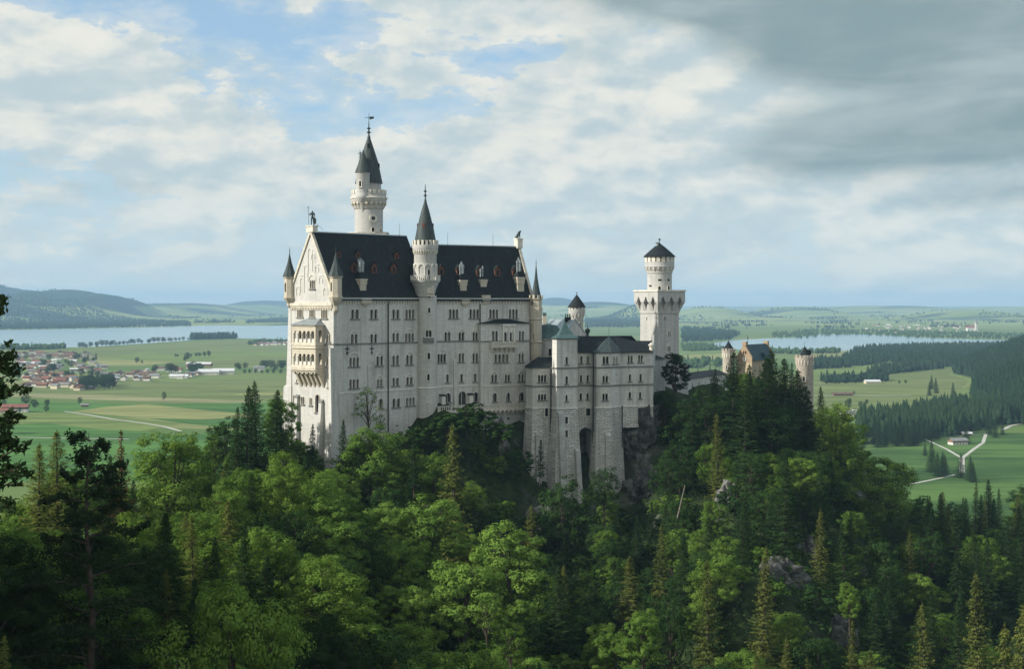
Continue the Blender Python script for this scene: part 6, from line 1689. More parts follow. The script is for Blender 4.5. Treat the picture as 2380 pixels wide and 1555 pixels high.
def spruce(seed, h, rad, leafm, step=.5, nb=8, dens=1.0, bare=.06, droop=.30, narrow=.85, ragged=.25, leaf=1.0):
    r = np.random.default_rng(seed); C = []; N = []; S = []; RO = []
    tr = [((0, 0, -2), (0, 0, h * .5), .013 * h + .06, .008 * h + .03), ((0, 0, h * .5), (0, 0, h), .008 * h + .03, .015)]
    z = h * bare; k = 0
    while z < h * .985:
        t = (z - h * bare) / (h * (1 - bare))
        L0 = rad * ((1 - t) ** narrow) * (.82 + .18 * math.sin(k * 1.7)) + .12
        nbr = max(4, int(nb * (1 - .45 * t)))
        for b in range(nbr):
            a = 2 * math.pi * (b + r.uniform(-.35, .35)) / nbr + k * .8
            L = L0 * r.uniform(1 - ragged * 1.6, 1 + ragged * .6)
            if r.uniform() < ragged * .35: continue
            n = max(4, int(7.5 * dens * (L + .8)))
            u = r.uniform(.12, 1.0, n) ** .8
            dd = np.array([math.cos(a), math.sin(a), 0]); ss = np.array([-dd[1], dd[0], 0])
            dr = droop * (1.0 - .9 * t) + .02
            zz_ = z - dr * L * (u ** 1.2) + .22 * L * np.maximum(u - .62, 0) + .35 * t * L * u
            wdt = .26 * L * (1.05 - u) + .16
            side = r.uniform(-1, 1, n) * wdt
            pts = dd * (u * L)[:, None] + ss * side[:, None] + np.array([0, 0, 1.0]) * (zz_ - np.abs(side) * .25 + r.uniform(-.12, .06, n))[:, None]
            pts[:, :2] += r.normal(size=(n, 2)) * .04
            nn = np.array([0, 0, 1.0]) + rvec(r, n) * .55 + dd * .45
            C.append(pts); N.append(nn); S.append(leaf * (.34 + .30 * r.uniform(size=n)) * (.75 + .35 * (1 - t)) * (1 if h > 8 else .8))
            ro = dd * (.8 + .2 * u)[:, None] + ss * (np.sign(side) * .55)[:, None] + np.array([0, 0, -.5])
            RO.append(ro)
            if L > 1.0 and b % 2 == 0: tr.append(((0, 0, z), tuple(dd * L * .7 + np.array([0, 0, z - dr * L * .6])), .012 + .004 * L, .008))
        z += step * (1.0 - .45 * t) * r.uniform(.85, 1.15); k += 1
    n = 14; pts = np.stack([r.normal(size=n) * .06, r.normal(size=n) * .06, h - r.uniform(0, .9, n)], 1); C.append(pts); N.append(rvec(r, n)); S.append(np.full(n, .35)); RO.append(np.tile([[0, 0, 1.0]], (n, 1)) + rvec(r, n) * .4)
    C = np.concatenate(C); N = np.concatenate(N); S = np.concatenate(S); RO = np.concatenate(RO)
    return quads(C, N, S, .36, r, RO), tr

def pine(seed, h, rad, leafm, base=.28, pads=30, leaf=.40, nl=520):
    r = np.random.default_rng(seed); C = []; N = []; S = []
    tr = []; p = np.array([0, 0, -2.0]); R0 = .012 * h + .09
    for i in range(8):
        q = np.array([.25 * math.sin(i * 1.1 + seed), .2 * math.cos(i * .9), h * .97 * (i + 1) / 8]); tr.append((p, q, R0 * (1 - i / 9), R0 * (1 - (i + 1) / 9))); p = q
    for i in range(pads):
        t = i / (pads - 1); z = h * (base + (1 - base) * .98 * t ** .9); a = i * 2.39 + r.uniform(-.5, .5); L = rad * (1.0 - .75 * t ** 1.6) * r.uniform(.6, 1.08)
        d = np.array([math.cos(a), math.sin(a), 0]); s = np.array([-d[1], d[0], 0]); e = d * L + np.array([0, 0, z + .12 * L])
        tr.append(((0, 0, z - .1), tuple(e * np.array([.55, .55, 1])), .05 + .012 * L, .04)); tr.append((tuple(e * np.array([.55, .55, 1])), tuple(e), .04, .015))
        n = int(nl * (L / rad + .25)); u = r.uniform(.25, 1.08, n); w = r.normal(size=n) * .28 * L * (1.15 - .55 * u)
        pts = d * (u * L)[:, None] + s * w[:, None] + np.array([0, 0, 1.0]) * (z + .12 * L * u + r.normal(size=n) * .16 + .25 * np.sin(u * 9 + i))[:, None]
        C.append(pts); N.append(np.array([0, 0, .8]) + rvec(r, n)); S.append(leaf * r.uniform(.6, 1.3, n))
    return quads(np.concatenate(C), np.concatenate(N), np.concatenate(S), .34, r), tr

LIB = {}
def lib(key, fn, leafm, h, barkm='bark'):
    V, tr = fn; LIB[key] = (*tree_mesh(key, V, tr, leafm, barkm), h)
# key: natural height in the list
for i, (s, h, r_) in enumerate(((11, 17, 6.0), (12, 16, 5.2), (13, 19, 5.6), (14, 15, 5.8))): lib(f'beech{i}', broadleaf(s, h, r_, 'leaf'), 'leaf', h)
for i, (s, h, r_) in enumerate(((21, 17, 6.2), (22, 15, 5.4), (23, 18, 5.8))): lib(f'maple{i}', broadleaf(s, h, r_, 'maple', lobes=14, per=15, nl=88, leaf=.34, lobe=.38), 'maple', h)
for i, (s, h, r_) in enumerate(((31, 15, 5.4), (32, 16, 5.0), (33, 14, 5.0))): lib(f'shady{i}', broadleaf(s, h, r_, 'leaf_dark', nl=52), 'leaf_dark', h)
for i, (s, h, r_) in enumerate(((41, 22, 5.6), (42, 25, 6.2), (43, 19, 5.4), (44, 27, 6.0))): lib(f'spruce{i}', spruce(s, h, r_, 'needle', ragged=.16 + .07 * i, nb=10, dens=1.6, leaf=.85), 'needle', h)
for i, (s, h, r_) in enumerate(((51, 23, 4.7), (52, 20, 4.2), (53, 26, 5.2))): lib(f'olive{i}', spruce(s, h, r_, 'needle_olive', ragged=.28, dens=1.5, nb=9, narrow=.75, leaf=.85), 'needle_olive', h)
for i, (s, h, r_) in enumerate(((61, 9, 2.2), (62, 11, 2.6))): lib(f'young{i}', spruce(s, h, r_, 'needle', step=.4, nb=7), 'needle', h)
for i, (s, h, r_) in enumerate(((71, 24, 6.0), (72, 20, 4.8))): lib(f'pine{i}', pine(s, h, r_, 'pine'), 'pine', h)
lib('rusty0', spruce(81, 17, 3.2, 'needle_rust', ragged=.4, dens=.8), 'needle_rust', 17)
lib('round0', broadleaf(85, 17, 5.2, 'pine', base=.05, lobes=14, per=16, nl=62, leaf=.4, lobe=.36), 'pine', 17)
lib('thin0', broadleaf(88, 17, 5.0, 'maple', base=.22, lobes=11, per=9, nl=16, leaf=.36, lobe=.34, barkm='bark'), 'maple', 17)
lib('thin1', broadleaf(89, 12, 3.8, 'leaf', base=.2, lobes=9, per=10, nl=20, leaf=.34), 'leaf', 12)
for i, (s, h, r_) in enumerate(((28, 15, 5.4), (29, 16, 5.0))): lib(f'dusky{i}', broadleaf(s, h, r_, 'leaf_shade', lobes=14, per=17, nl=180, leaf=.20, lobe=.38), 'leaf_shade', h)
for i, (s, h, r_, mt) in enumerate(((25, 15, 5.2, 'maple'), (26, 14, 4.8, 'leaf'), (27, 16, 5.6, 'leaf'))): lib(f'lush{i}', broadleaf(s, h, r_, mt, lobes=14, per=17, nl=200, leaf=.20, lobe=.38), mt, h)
for i, (s, h, r_) in enumerate(((91, 6, 3.0), (92, 5, 2.6))): lib(f'bush{i}', broadleaf(s, h, r_, 'leaf_dark', base=.02, lobes=8, per=11, nl=44, leaf=.34), 'leaf_dark', h)
for i, (s, h, r_) in enumerate(((95, 5.5, 2.8), (96, 7, 3.2))): lib(f'shrub{i}', broadleaf(s, h, r_, 'leaf', base=.05, lobes=8, per=11, nl=40, leaf=.34), 'leaf', h)

KIND = {'dusky': ('broadleaf_tree', 'broadleaf tree', 'shade-darkened tree'), 'lush': ('leafy_tree', 'tree', 'fine-leaved green tree'), 'beech': ('broadleaf_tree', 'broadleaf tree', 'leafy green tree'), 'maple': ('maple_tree', 'maple tree', 'bright clumped maple'),
        'shady': ('broadleaf_tree', 'broadleaf tree', 'deep green tree'), 'spruce': ('spruce_tree', 'spruce', 'dark green spruce'),
        'olive': ('spruce_tree', 'spruce', 'olive green spruce'), 'young': ('young_spruce', 'young spruce', 'young pointed spruce'),
        'pine': ('pine_tree', 'pine', 'dark flat-crowned pine'), 'rusty': ('dying_spruce', 'spruce', 'rust-brown dying spruce'),
        'round': ('broad_conifer', 'conifer', 'broad dark round-topped conifer'), 'thin': ('thin_tree', 'tree', 'thin sparse-leaved tree'),
        'bush': ('bush', 'bush', 'dark green bush'), 'shrub': ('shrub', 'shrub', 'light green shrub')}
def kindof(key): return key.rstrip('0123456789')
TREES = []          # object, kind phrase, place phrase, group
def plant(key, x, y, z, s=1.0, sz=None, rot=None, kindword=None, place=None, rnd=random):
    cm, tm, h = LIB[key]; kn_ = KIND[kindof(key)]
    o = bpy.data.objects.new(kn_[0], None); COL.objects.link(o); o.empty_display_size = .5
    o.location = (x, y, z); o.rotation_euler = (rnd.uniform(-.03, .03), rnd.uniform(-.03, .03), rnd.uniform(0, 6.28) if rot is None else rot); o.scale = (s, s, sz or s)
    BASE[o.name] = Vector((x, y, z)); o['category'] = kn_[1]
    c = bpy.data.objects.new('crown', cm); t = bpy.data.objects.new('trunk', tm)
    for q in (t, c): COL.objects.link(q); q.parent = o
    TREES.append([o, kindword or kn_[2], place, None])
    return o
# skyline of the wood as measured on the print: no scattered crown may rise above it
SKY = [(-200, 1050), (0, 1060), (60, 1045), (100, 1035), (150, 1025), (210, 1045), (270, 1020), (330, 1010), (380, 1005), (430, 990), (480, 960), (540, 940), (575, 905), (620, 915), (660, 965), (690, 975), (715, 1005), (750, 1060), (770, 1062), (800, 1030), (830, 1015),
       (880, 1000), (910, 1015), (950, 1012), (990, 1005), (1020, 985), (1060, 955), (1120, 952), (1160, 972), (1180, 1000), (1215, 1045), (1250, 1050), (1275, 1095), (1310, 1115), (1345, 1172), (1375, 1180), (1400, 1120), (1430, 1120), (1455, 1165), (1490, 1160), (1530, 1120), (1545, 1010),
       (1552, 920), (1570, 905), (1600, 885), (1640, 890), (1670, 885), (1690, 860), (1740, 858), (1780, 850), (1800, 930), (1860, 940), (1880, 912), (1900, 918), (1930, 920), (1960, 965), (2000, 1025), (2050, 1072), (2100, 1120), (2140, 1145), (2200, 1130), (2260, 1110), (2330, 1105), (2380, 1108), (2600, 1090)]
SX = np.array([p[0] for p in SKY], float); SYl = np.array([p[1] for p in SKY], float)
def skyline(x): return float(np.interp(x, SX, SYl))
FOOT = [[C0, K, E, NE, N0]]
def near_castle(x, y):
    """inside or hard against the castle and its courts"""
    p = Vector((x, y))
    for A, B, o in ((N0, C0, 2.5), (C0, K, 2.5), (K, E, 6.5)):
        d = (B - A).normalized(); s = (p - A).dot(d); n = (p - A).dot(Vector((d.y, -d.x)))
        if -2 < s < (B - A).length + 2 and -40 < n < o: return True
    if 3 < x < 40 and y > 417 + (x - 3) * .27 and y < 500: return True
    if 34 < x < 62 and 448 < y < 500: return True
    if (p - sqc).length < 11: return True
    for A, B in ((px(1585, 0, 486).xy, px(1690, 0, 528).xy),):
        d = (B - A).normalized(); s = (p - A).dot(d); n = (p - A).dot(Vector((d.y, -d.x)))
        if -2 < s < (B - A).length and -14 < n < 3: return True
    if 70 < x < 112 and 522 < y < 575: return True
    if (p - c2).length < 7: return True
    return False
def hero(key, xp, ytop, Y, h=None, w=1.0, place=None, kind=None, rot=None, sink=0.3):
    """tree whose tip is seen at (xp, ytop) of the print at distance Y"""
    X = (xp - CX) * Y / F; g = gz(X, Y) - sink; top = (HY - ytop) * Y / F
    H = top - g if h is None else h
    if h is not None: g = top - h
    s = H / LIB[key][2]
    o = plant(key, X, Y, g, s * w, s, rot, kind, place); o['hero'] = 1
    return o
random.seed(7)
# trees that can be told apart one by one ------------------------------
hero('spruce1', 597, 884, 372, None, 1.15, 'at the top of the wood left of the gable wall', 'tall dark spruce', 1.0)
hero('spruce2', 572, 898, 366, None, 1.1, 'beside the tallest spruce left of the gable wall', 'slightly lower dark spruce')
hero('spruce0', 640, 905, 388, None, 1.3, 'hard beside the gable wall of the palace', 'bushy mid green spruce')
hero('beech1', 655, 925, 396, None, .9, 'hard against the left edge of the gable wall', 'rounded green tree')
hero('spruce3', 547, 945, 352, None, .95, 'one step down from the tall pair of spruces', 'dark narrow spruce')
hero('spruce1', 722, 984, 376, None, .85, 'in front of the sunlit gable wall', 'dark ragged spruce')
hero('spruce2', 795, 975, 380, None, .72, 'in front of the near palace corner', 'slim dark spruce')
hero('thin0', 858, 893, 404, 15.0, .95, 'in front of the shaded palace wall')
hero('thin1', 885, 960, 408, 6.5, .7, 'low beside the bare-limbed tree at the wall', 'small leafy sapling')
hero('maple0', 868, 985, 378, None, .95, 'below the shaded palace wall', 'light green maple with dense crown')
hero('young1', 962, 1008, 372, 13, .9, 'below the stair tower', 'light green pointed spruce')
hero('olive1', 1062, 984, 352, None, .85, 'standing alone below the terrace', 'yellow-green spruce with drooping limbs')
hero('bush0', 1085, 940, 412, 7, 1.7, 'right under the terrace balustrade', 'large dark bush')
hero('bush1', 1040, 962, 409, 6, 1.6, 'under the left end of the terrace', 'dark bush')
hero('bush0', 1128, 958, 411, 6, 1.5, 'under the right half of the terrace', 'dark bush')
hero('bush1', 985, 985, 408, 6.5, 1.5, 'at the foot of the stair tower', 'dark bush')
hero('bush0', 940, 1000, 402, 6, 1.5, 'left of the stair tower foot', 'dark bush')
hero('bush1', 1165, 985, 409, 6, 1.2, 'beside the plain support wall of the terrace', 'dark bush')
hero('young0', 1255, 1022, 412, 10, .85, 'against the rusticated base of the annex', 'small dark spruce')
hero('bush0', 1215, 1048, 414, 6, 1.2, 'left of the rusticated base', 'dark bush')
hero('shady0', 1405, 1085, 396, 14, .85, 'in front of the rusticated bay', 'blue-green broadleaf tree')
hero('shady1', 1310, 1108, 392, None, .9, 'below the left rusticated bay', 'dark leafy tree')
hero('round0', 1567, 812, 448, None, 1.0, 'beside the square tower', None)
hero('shady2', 1545, 905, 440, 11, 1.0, 'left under the round-topped conifer', 'dark leafy tree')
hero('spruce3', 1703, 818, 425, None, 1.6, 'in front of the slim gate tower', 'tallest olive-dark spruce')
hero('spruce1', 1660, 855, 452, None, .8, 'in front of the low covered wing', 'dark spruce')
hero('spruce0', 1740, 862, 470, None, .85, 'in front of the stepped gable', 'dark spruce')
hero('spruce1', 1800, 812, 452, None, 1.55, 'in front of the gatehouse roof', 'tall dark spruce with ragged crown')
hero('pine0', 1782, 838, 446, None, .95, 'in front of the gatehouse wall', 'tall dark pine')
hero('spruce0', 1762, 872, 440, None, 1.2, 'between the two tallest gatehouse spruces', 'dark bushy spruce')
hero('spruce2', 1822, 868, 440, None, 1.2, 'right before the gatehouse roof', 'dark bushy spruce')
hero('spruce0', 1730, 905, 415, None, 1.3, 'below the stepped gable', 'dark bushy spruce')
hero('shady0', 1792, 935, 430, None, 1.1, 'below the gatehouse wall', 'dark leafy tree')
hero('spruce1', 1738, 846, 432, None, 1.4, 'before the right half of the stepped gable', 'dark broad spruce')
hero('spruce2', 1779, 828, 438, None, 1.35, 'left before the gatehouse roof', 'dark broad spruce')
hero('spruce0', 1826, 832, 446, None, 1.4, 'at the right end of the gatehouse roof', 'dark broad spruce')
hero('spruce2', 1852, 858, 452, None, 1.3, 'left of the round gate tower', 'dark broad spruce')
hero('spruce2', 1880, 925, 450, None, 1.15, 'at the foot of the round gate tower', 'dark bushy spruce')
hero('shady1', 1640, 905, 430, None, 1.1, 'below the low covered wing', 'dark leafy tree')
hero('spruce1', 1610, 915, 425, None, 1.0, 'right of the round-topped conifer', 'dark spruce')
hero('spruce3', 1838, 842, 470, None, .75, 'between gatehouse and round gate tower', 'slim dark spruce')
hero('pine1', 1868, 900, 462, None, .9, 'in front of the round gate tower', 'dark pine with open crown')
hero('spruce2', 1912, 898, 500, None, .85, 'right behind the round gate tower', 'dark spruce')
hero('olive2', 1672, 960, 392, None, .95, 'below the tallest gatehouse spruce', 'sunlit olive spruce')
hero('beech0', 1945, 935, 470, None, 1.0, 'on the skyline right of the round gate tower', 'round dark green tree')
hero('beech3', 2045, 1058, 452, None, 1.0, 'on the skyline above the pasture', 'round green tree with lit top')
hero('beech2', 400, 985, 332, None, 1.0, 'on the skyline below the yellow hay field', 'leafy light green tree')
hero('rusty0', 282, 1000, 262, None, .9, 'on the skyline of the left wood', None)
hero('pine0', 200, 1012, 148, None, 1.05, 'in the dark left part of the wood', 'tall black-green pine with flat crown')
hero('olive0', 138, 998, 258, None, 1.1, 'on the skyline left of the big pine', 'pale green feathery conifer')
hero('olive1', 90, 1030, 250, None, 1.1, 'on the skyline near the left edge', 'pale green feathery conifer')
hero('olive1', 1466, 1290, 320, 15, 1.35, 'below the rusticated bays', 'sunlit yellow-green conical tree')
hero('maple1', 1494, 1415, 268, 13, .8, 'near the bottom below the conical yellow-green tree', 'narrow bright green tree')
hero('spruce1', 1478, 1195, 372, None, .8, 'between rusticated base and sunlit conical tree', 'dark spruce with brown tip')
hero('maple0', 1000, 1150, 330, None, 1.05, 'in the middle of the sunlit maple clump', 'tallest bright maple')
hero('maple2', 1190, 1210, 318, None, 1.0, 'right in the sunlit maple clump', 'broad bright maple')
hero('maple1', 1075, 1290, 292, None, 1.05, 'low in the sunlit maple clump', 'bright maple')
hero('maple0', 930, 1250, 306, None, .95, 'left in the sunlit maple clump', 'bright maple')
hero('lush0', 560, 1312, 150, None, .62, 'alone in the dark lower left wood', 'sunlit young maple')
hero('lush1', 775, 1512, 128, None, .6, 'at the lower edge left of centre', 'bright green treetop')
hero('lush0', 1150, 1528, 165, None, .6, 'at the lower edge in the middle', 'bright green treetop')
hero('thin1', 1130, 1375, 262, 11, .9, 'below the sunlit maple clump', 'grey-green half-bare tree')
hero('thin1', 1185, 1450, 238, 9, .9, 'lower right of the half-bare tree', 'pale half-bare sapling')
hero('olive2', 1770, 1270, 292, None, .82, 'on the sunlit crag below the gatehouse', 'tall sunlit olive spruce')
hero('olive0', 1650, 1300, 285, None, .85, 'left on the sunlit crag', 'sunlit olive spruce')
hero('olive1', 1905, 1180, 345, None, .9, 'right on the sunlit crag', 'slender olive spruce')
hero('olive2', 2330, 1450, 205, None, .9, 'in the lower right corner', 'large sunlit olive spruce')
hero('olive0', 2372, 1400, 215, None, .9, 'at the right edge near the bottom', 'large sunlit olive spruce')
hero('olive1', 2275, 1330, 300, None, .8, 'on the slope at lower right', 'slim olive spruce')
hero('olive1', 2155, 1400, 280, None, .8, 'in the dark hollow at lower right', 'slim sunlit spruce')
hero('maple2', 1975, 1355, 262, 8, .8, 'right of the sunlit crag', 'round bright green tree')

# rocks showing through the wood
def outcrop(xp, yp, sx, sy, sz, seed, label, mat='rock_pale'):
    best = None
    for Y in np.arange(200, 470, 2.0):                      # where the sight line meets the slope
        X = (xp - CX) * Y / F; z = (HY - yp) * Y / F
        if gz(X, Y) >= z - 1.5: best = (X, Y, z); break
    X, Y, z = best or tuple(px(xp, yp, 380))
    rock('rock_outcrop', (X, Y + sy * .35, z - sz * .15), sx, sy, sz, seed, label, 5, mat, None)['category'] = 'rock'
    return X, Y
ROCKS = []
ROCKS.append(outcrop(1160, 1035, 2.4, 2.5, 7.5, 31, 'pale rock rib below the terrace support wall'))
ROCKS.append(outcrop(1262, 1218, 4.2, 3, 5.5, 32, 'pale jagged rock above the maple clump'))
ROCKS.append(outcrop(1305, 1300, 2.2, 2.5, 9.5, 33, 'narrow grey rock face right of the maple clump', 'rock'))
ROCKS.append(outcrop(1690, 1160, 2.8, 2.5, 5, 34, 'pale rock below the tallest gatehouse spruce'))
ROCKS.append(outcrop(1810, 1345, 5.5, 3.5, 5.0, 35, 'broad grey rock on the sunlit crag', 'rock'))
ROCKS.append(outcrop(1955, 1490, 3.0, 3, 6.5, 36, 'grey rock face at the lower right', 'rock'))
ROCKS.append(outcrop(1885, 1300, 1.8, 2.5, 6.5, 37, 'narrow rock edge right of the crag', 'rock'))

# scattered wood --------------------------------------------------------
pts = [(o.location.x, o.location.y, 4.5) for o, *_ in TREES]
rr_ = np.random.default_rng(77)
def screen_zone(xp, yp):
    if xp < 700: a = 'left'
    elif xp < 1240: a = 'mid'
    elif xp < 1580: a = 'base'
    elif xp < 2080: a = 'crag'
    else: a = 'far'
    return a
nsc = 0
HB = []
for t in TREES:
    p = t[0].location; cm_ = next(c for c in t[0].children if c.name.startswith('crown')).data; hh = max(v.co.z for v in cm_.vertices) * t[0].scale.z; ww = max(v.co.x for v in cm_.vertices) * t[0].scale.x
    HB.append((CX + F * p.x / p.y, HY - F * (p.z + hh) / p.y, HY - F * p.z / p.y, ww * F / p.y, p.y))
cand = []
Y = 96.0
while Y < 660:
    sp = 5.4 + .009 * Y
    X = -0.355 * Y - 4
    while X < .355 * Y + 4:
        cand.append((X + rr_.uniform(-.45, .45) * sp, Y + rr_.uniform(-.45, .45) * sp, sp)); X += sp
    Y += sp * .92
cand.sort(key=lambda c: c[1])
G = height(np.array([c[0] for c in cand]), np.array([c[1] for c in cand]))
for (X, Y, sp), g in zip(cand, G):
    if g < -136 or near_castle(X, Y): continue
    if any((X - a) ** 2 + (Y - b) ** 2 < (c_ + .45 * sp * .6) ** 2 for a, b, c_ in pts if abs(X - a) < 9): continue
    xp, yg = CX + F * X / Y, HY - F * g / Y
    if xp < -90 or xp > 2470: continue
    if any(abs(X - a) < 4.5 and -16 < Y - b < 3 for a, b in ROCKS): continue
    z_ = screen_zone(xp, yg); u = rr_.uniform()
    n3 = mnoise.noise(Vector((X * .02, Y * .02, 3.3)))
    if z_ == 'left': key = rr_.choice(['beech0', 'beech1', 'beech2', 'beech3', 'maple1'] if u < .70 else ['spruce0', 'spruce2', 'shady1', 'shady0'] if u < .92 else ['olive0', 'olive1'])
    elif z_ == 'mid': key = rr_.choice(['maple0', 'maple1', 'maple2', 'beech3'] if u < .46 else ['beech0', 'shady0', 'shady1', 'shady2'] if u < .80 else ['spruce0', 'spruce2', 'young1', 'olive1'])
    elif z_ == 'base': key = rr_.choice(['shady0', 'shady1', 'shady2', 'beech1'] if u < .55 else ['spruce0', 'spruce2', 'spruce1'] if u < .85 else ['olive1', 'maple1'])
    elif z_ == 'crag': key = rr_.choice(['spruce0', 'spruce1', 'spruce2', 'spruce3'] if u < .36 else ['olive0', 'olive1', 'olive2'] if u < .50 else ['shady0', 'shady2', 'beech1', 'beech3'])
    else: key = rr_.choice(['spruce0', 'spruce1', 'spruce2', 'spruce3'] if u < .58 else ['olive0', 'olive2', 'beech0'] if u < .76 else ['shady1', 'beech3'])
    if Y < 225 and kindof(str(key)) in ('beech', 'maple', 'shady'): key = rr_.choice(['lush0', 'lush1', 'lush2'] if u < (.16 if Y < 165 else .34) else ['dusky0', 'dusky1'])  # near broadleaf trees mostly take the shade-darkened leaf colour
    h0 = LIB[key][2]; s = rr_.uniform(.62, 1.15)
    wdt = .25 * h0 * s * F / Y * .8
    hl = -1e9
    for hx, hy0, hy1, hw, hY in HB:
        if hY > Y and abs(xp - hx) < wdt * .75 + hw * .6: hl = max(hl, hy0 + .55 * (hy1 - hy0))
    lim = max(skyline(xp - wdt * .5), skyline(xp), skyline(xp + wdt * .5), hl) + 4
    top = g + h0 * s; yt = HY - F * top / Y
    if yt < lim:
        need = (HY - lim) * Y / F - g
        s2 = need / h0
        if s2 < .30: continue
        if s2 < .48:
            key = rr_.choice(['bush0', 'bush1', 'shrub0', 'young0']); h0 = LIB[key][2]; s2 = min(need / h0, 1.3)
        s = s2
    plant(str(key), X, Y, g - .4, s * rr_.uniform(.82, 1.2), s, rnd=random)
    pts.append((X, Y, 0.42 * sp)); nsc += 1
# bushes in the clearings
tx = np.array([t[0].location.x for t in TREES]); ty = np.array([t[0].location.y for t in TREES]); nb2 = 0
for q in range(2600):
    Yb = math.sqrt(rr_.uniform(235 ** 2, 470 ** 2)); xp = rr_.uniform(600, 2200); X = (xp - CX) * Yb / F
    if nb2 > 240: break
    if near_castle(X, Yb) or np.min((tx - X) ** 2 + (ty - Yb) ** 2) < 14: continue
    if any(abs(X - a) < 3.5 and -8 < Yb - b < 2 for a, b in ROCKS): continue
    g = gz(X, Yb); key = str(rr_.choice(['bush0', 'bush1', 'shrub0', 'bush0', 'shrub1'])); s = rr_.uniform(.7, 1.25)
    if g < -130 or HY - F * (g + LIB[key][2] * s) / Yb < skyline(xp) + 6: continue
    plant(key, X, Yb, g - .4, s * rr_.uniform(1, 1.35), s); tx = np.append(tx, X); ty = np.append(ty, Yb); nb2 += 1

# trees wholly hidden behind others are left out; past 290 of a kind the least visible ones become one mass
def visible_hits(objs, n=36):
    bpy.context.view_layer.update()
    dg = bpy.context.evaluated_depsgraph_get(); rg = np.random.default_rng(2); out = {}
    vc = {}
    for o in objs:
        cr = next(c for c in o.children if c.name.startswith('crown')); me = cr.data
        if me.name not in vc:
            a = np.empty(len(me.vertices) * 3, np.float32); me.vertices.foreach_get('co', a); vc[me.name] = a.reshape(-1, 3)
        V = vc[me.name]; k = 0; mw = o.matrix_world
        for i in rg.integers(0, len(V), n):
            p = mw @ Vector(V[i]); d = p.normalized(); L = p.length
            xp, yp = topx(p)
            if not (0 <= xp <= 2380 and 0 <= yp <= 1556): continue
            hit, loc, *_ = SC.ray_cast(dg, Vector((0, 0, 0)), d, distance=L - .35)
            if not hit or any(ob == cr for ob in _[2:3]): k += 1
        out[o.name] = k
    return out
SHOWN = [1229, 48, 61, 78, 95, 98, 114, 140, 146, 147, 151, 155, 159, 162, 164, 167, 171, 175, 182, 184, 189, 198, 207, 213, 216, 218, 221, 230, 231, 234, 241,
242, 244, 248, 251, 257, 261, 264, 269, 270, 273, 278, 280, 281, 282, 288, 289, 294, 296, 299, 303, 306, 307, 309, 311, 312, 313, 317, 320, 321, 323,
324, 327, 329, 331, 336, 338, 339, 342, 344, 346, 347, 351, 352, 354, 355, 357, 359, 360, 361, 362, 363, 364, 365, 366, 368, 369, 370, 373, 374, 375,
378, 379, 380, 381, 382, 384, 385, 386, 387, 388, 389, 390, 391, 392, 393, 394, 396, 397, 398, 401, 402, 404, 405, 407, 408, 409, 410, 411, 412, 413,
416, 417, 418, 419, 420, 421, 422, 427, 428, 429, 430, 431, 433, 434, 435, 437, 440, 441, 442, 443, 444, 445, 448, 449, 450, 452, 453, 457, 458, 459,
460, 461, 464, 465, 466, 468, 469, 473, 474, 475, 481, 482, 484, 485, 486, 487, 488, 489, 491, 494, 495, 496, 500, 501, 502, 503, 505, 506, 507, 509,
510, 512, 513, 515, 517, 518, 520, 521, 523, 525, 526, 527, 529, 530, 531, 532, 534, 538, 539, 540, 541, 542, 543, 544, 545, 546, 547, 548, 550, 553,
554, 555, 556, 557, 558, 560, 561, 562, 563, 564, 565, 568, 569, 570, 571, 572, 574, 576, 579, 580, 581, 583, 584, 586, 588, 589, 590, 591, 592, 593,
595, 599, 600, 601, 602, 603, 606, 608, 610, 611, 612, 613, 614, 615, 618, 619, 624, 626, 627, 629, 631, 632, 633, 636, 637, 639, 640, 641, 643, 644,
646, 647, 648, 652, 653, 659, 662, 665, 668, 671, 674, 679, 683, 684, 687, 702, 704, 707, 710, 712, 713, 727, 728, 732, 734, 735, 741, 745, 747, 749,
751, 755, 757, 759, 760, 761, 762, 767, 768, 774, 777, 778, 786, 789, 791, 792, 794, 795, 796, 805, 817, 819, 826, 827, 837, 839, 847, 852, 863, 866,
870, 877, 887, 888, 891, 897, 915, 917, 920, 922, 932, 942, 947, 963, 974, 988, 993, 995, 1000, 1001, 1004, 1006, 1007, 1008, 1013, 1016, 1021, 1023,
1029, 1030, 1032, 1033, 1034, 1037, 1039, 1040, 1041, 1042, 1043, 1047, 1048, 1049, 1053, 1054, 1055, 1056, 1060, 1063, 1064, 1068, 1071, 1072, 1074,
1075, 1076, 1077, 1079, 1081, 1082, 1083, 1084, 1085, 1086, 1087, 1088, 1089, 1090, 1092, 1094, 1095, 1096, 1097, 1099, 1100, 1102, 1105, 1108, 1109,
1111, 1112, 1113, 1116, 1117, 1120, 1121, 1123, 1125, 1133, 1135, 1137, 1138, 1140, 1142, 1148, 1152, 1156, 1159, 1161, 1163, 1165, 1167, 1168, 1169,
1171, 1173, 1174, 1175, 1177, 1178, 1179, 1183, 1185, 1187, 1189, 1190, 1192, 1193, 1194, 1195, 1196, 1197, 1199, 1203, 1206, 1210, 1211, 1213, 1214,
1217, 1218, 1226, 1228]
SCAT = [t for t in TREES if 'hero' not in t[0]]
if len(SHOWN) > 1 and SHOWN[0] == len(SCAT): VH = {t[0].name: 0 for t in SCAT}; VH.update({SCAT[k][0].name: 9 for k in SHOWN[1:]})
else:
    haze_o = bpy.data.objects['haze']; haze_o.hide_viewport = True
    VH = visible_hits([t[0] for t in SCAT])
    haze_o.hide_viewport = False
gone = {t[0].name for t in SCAT if VH[t[0].name] == 0}
rest = []
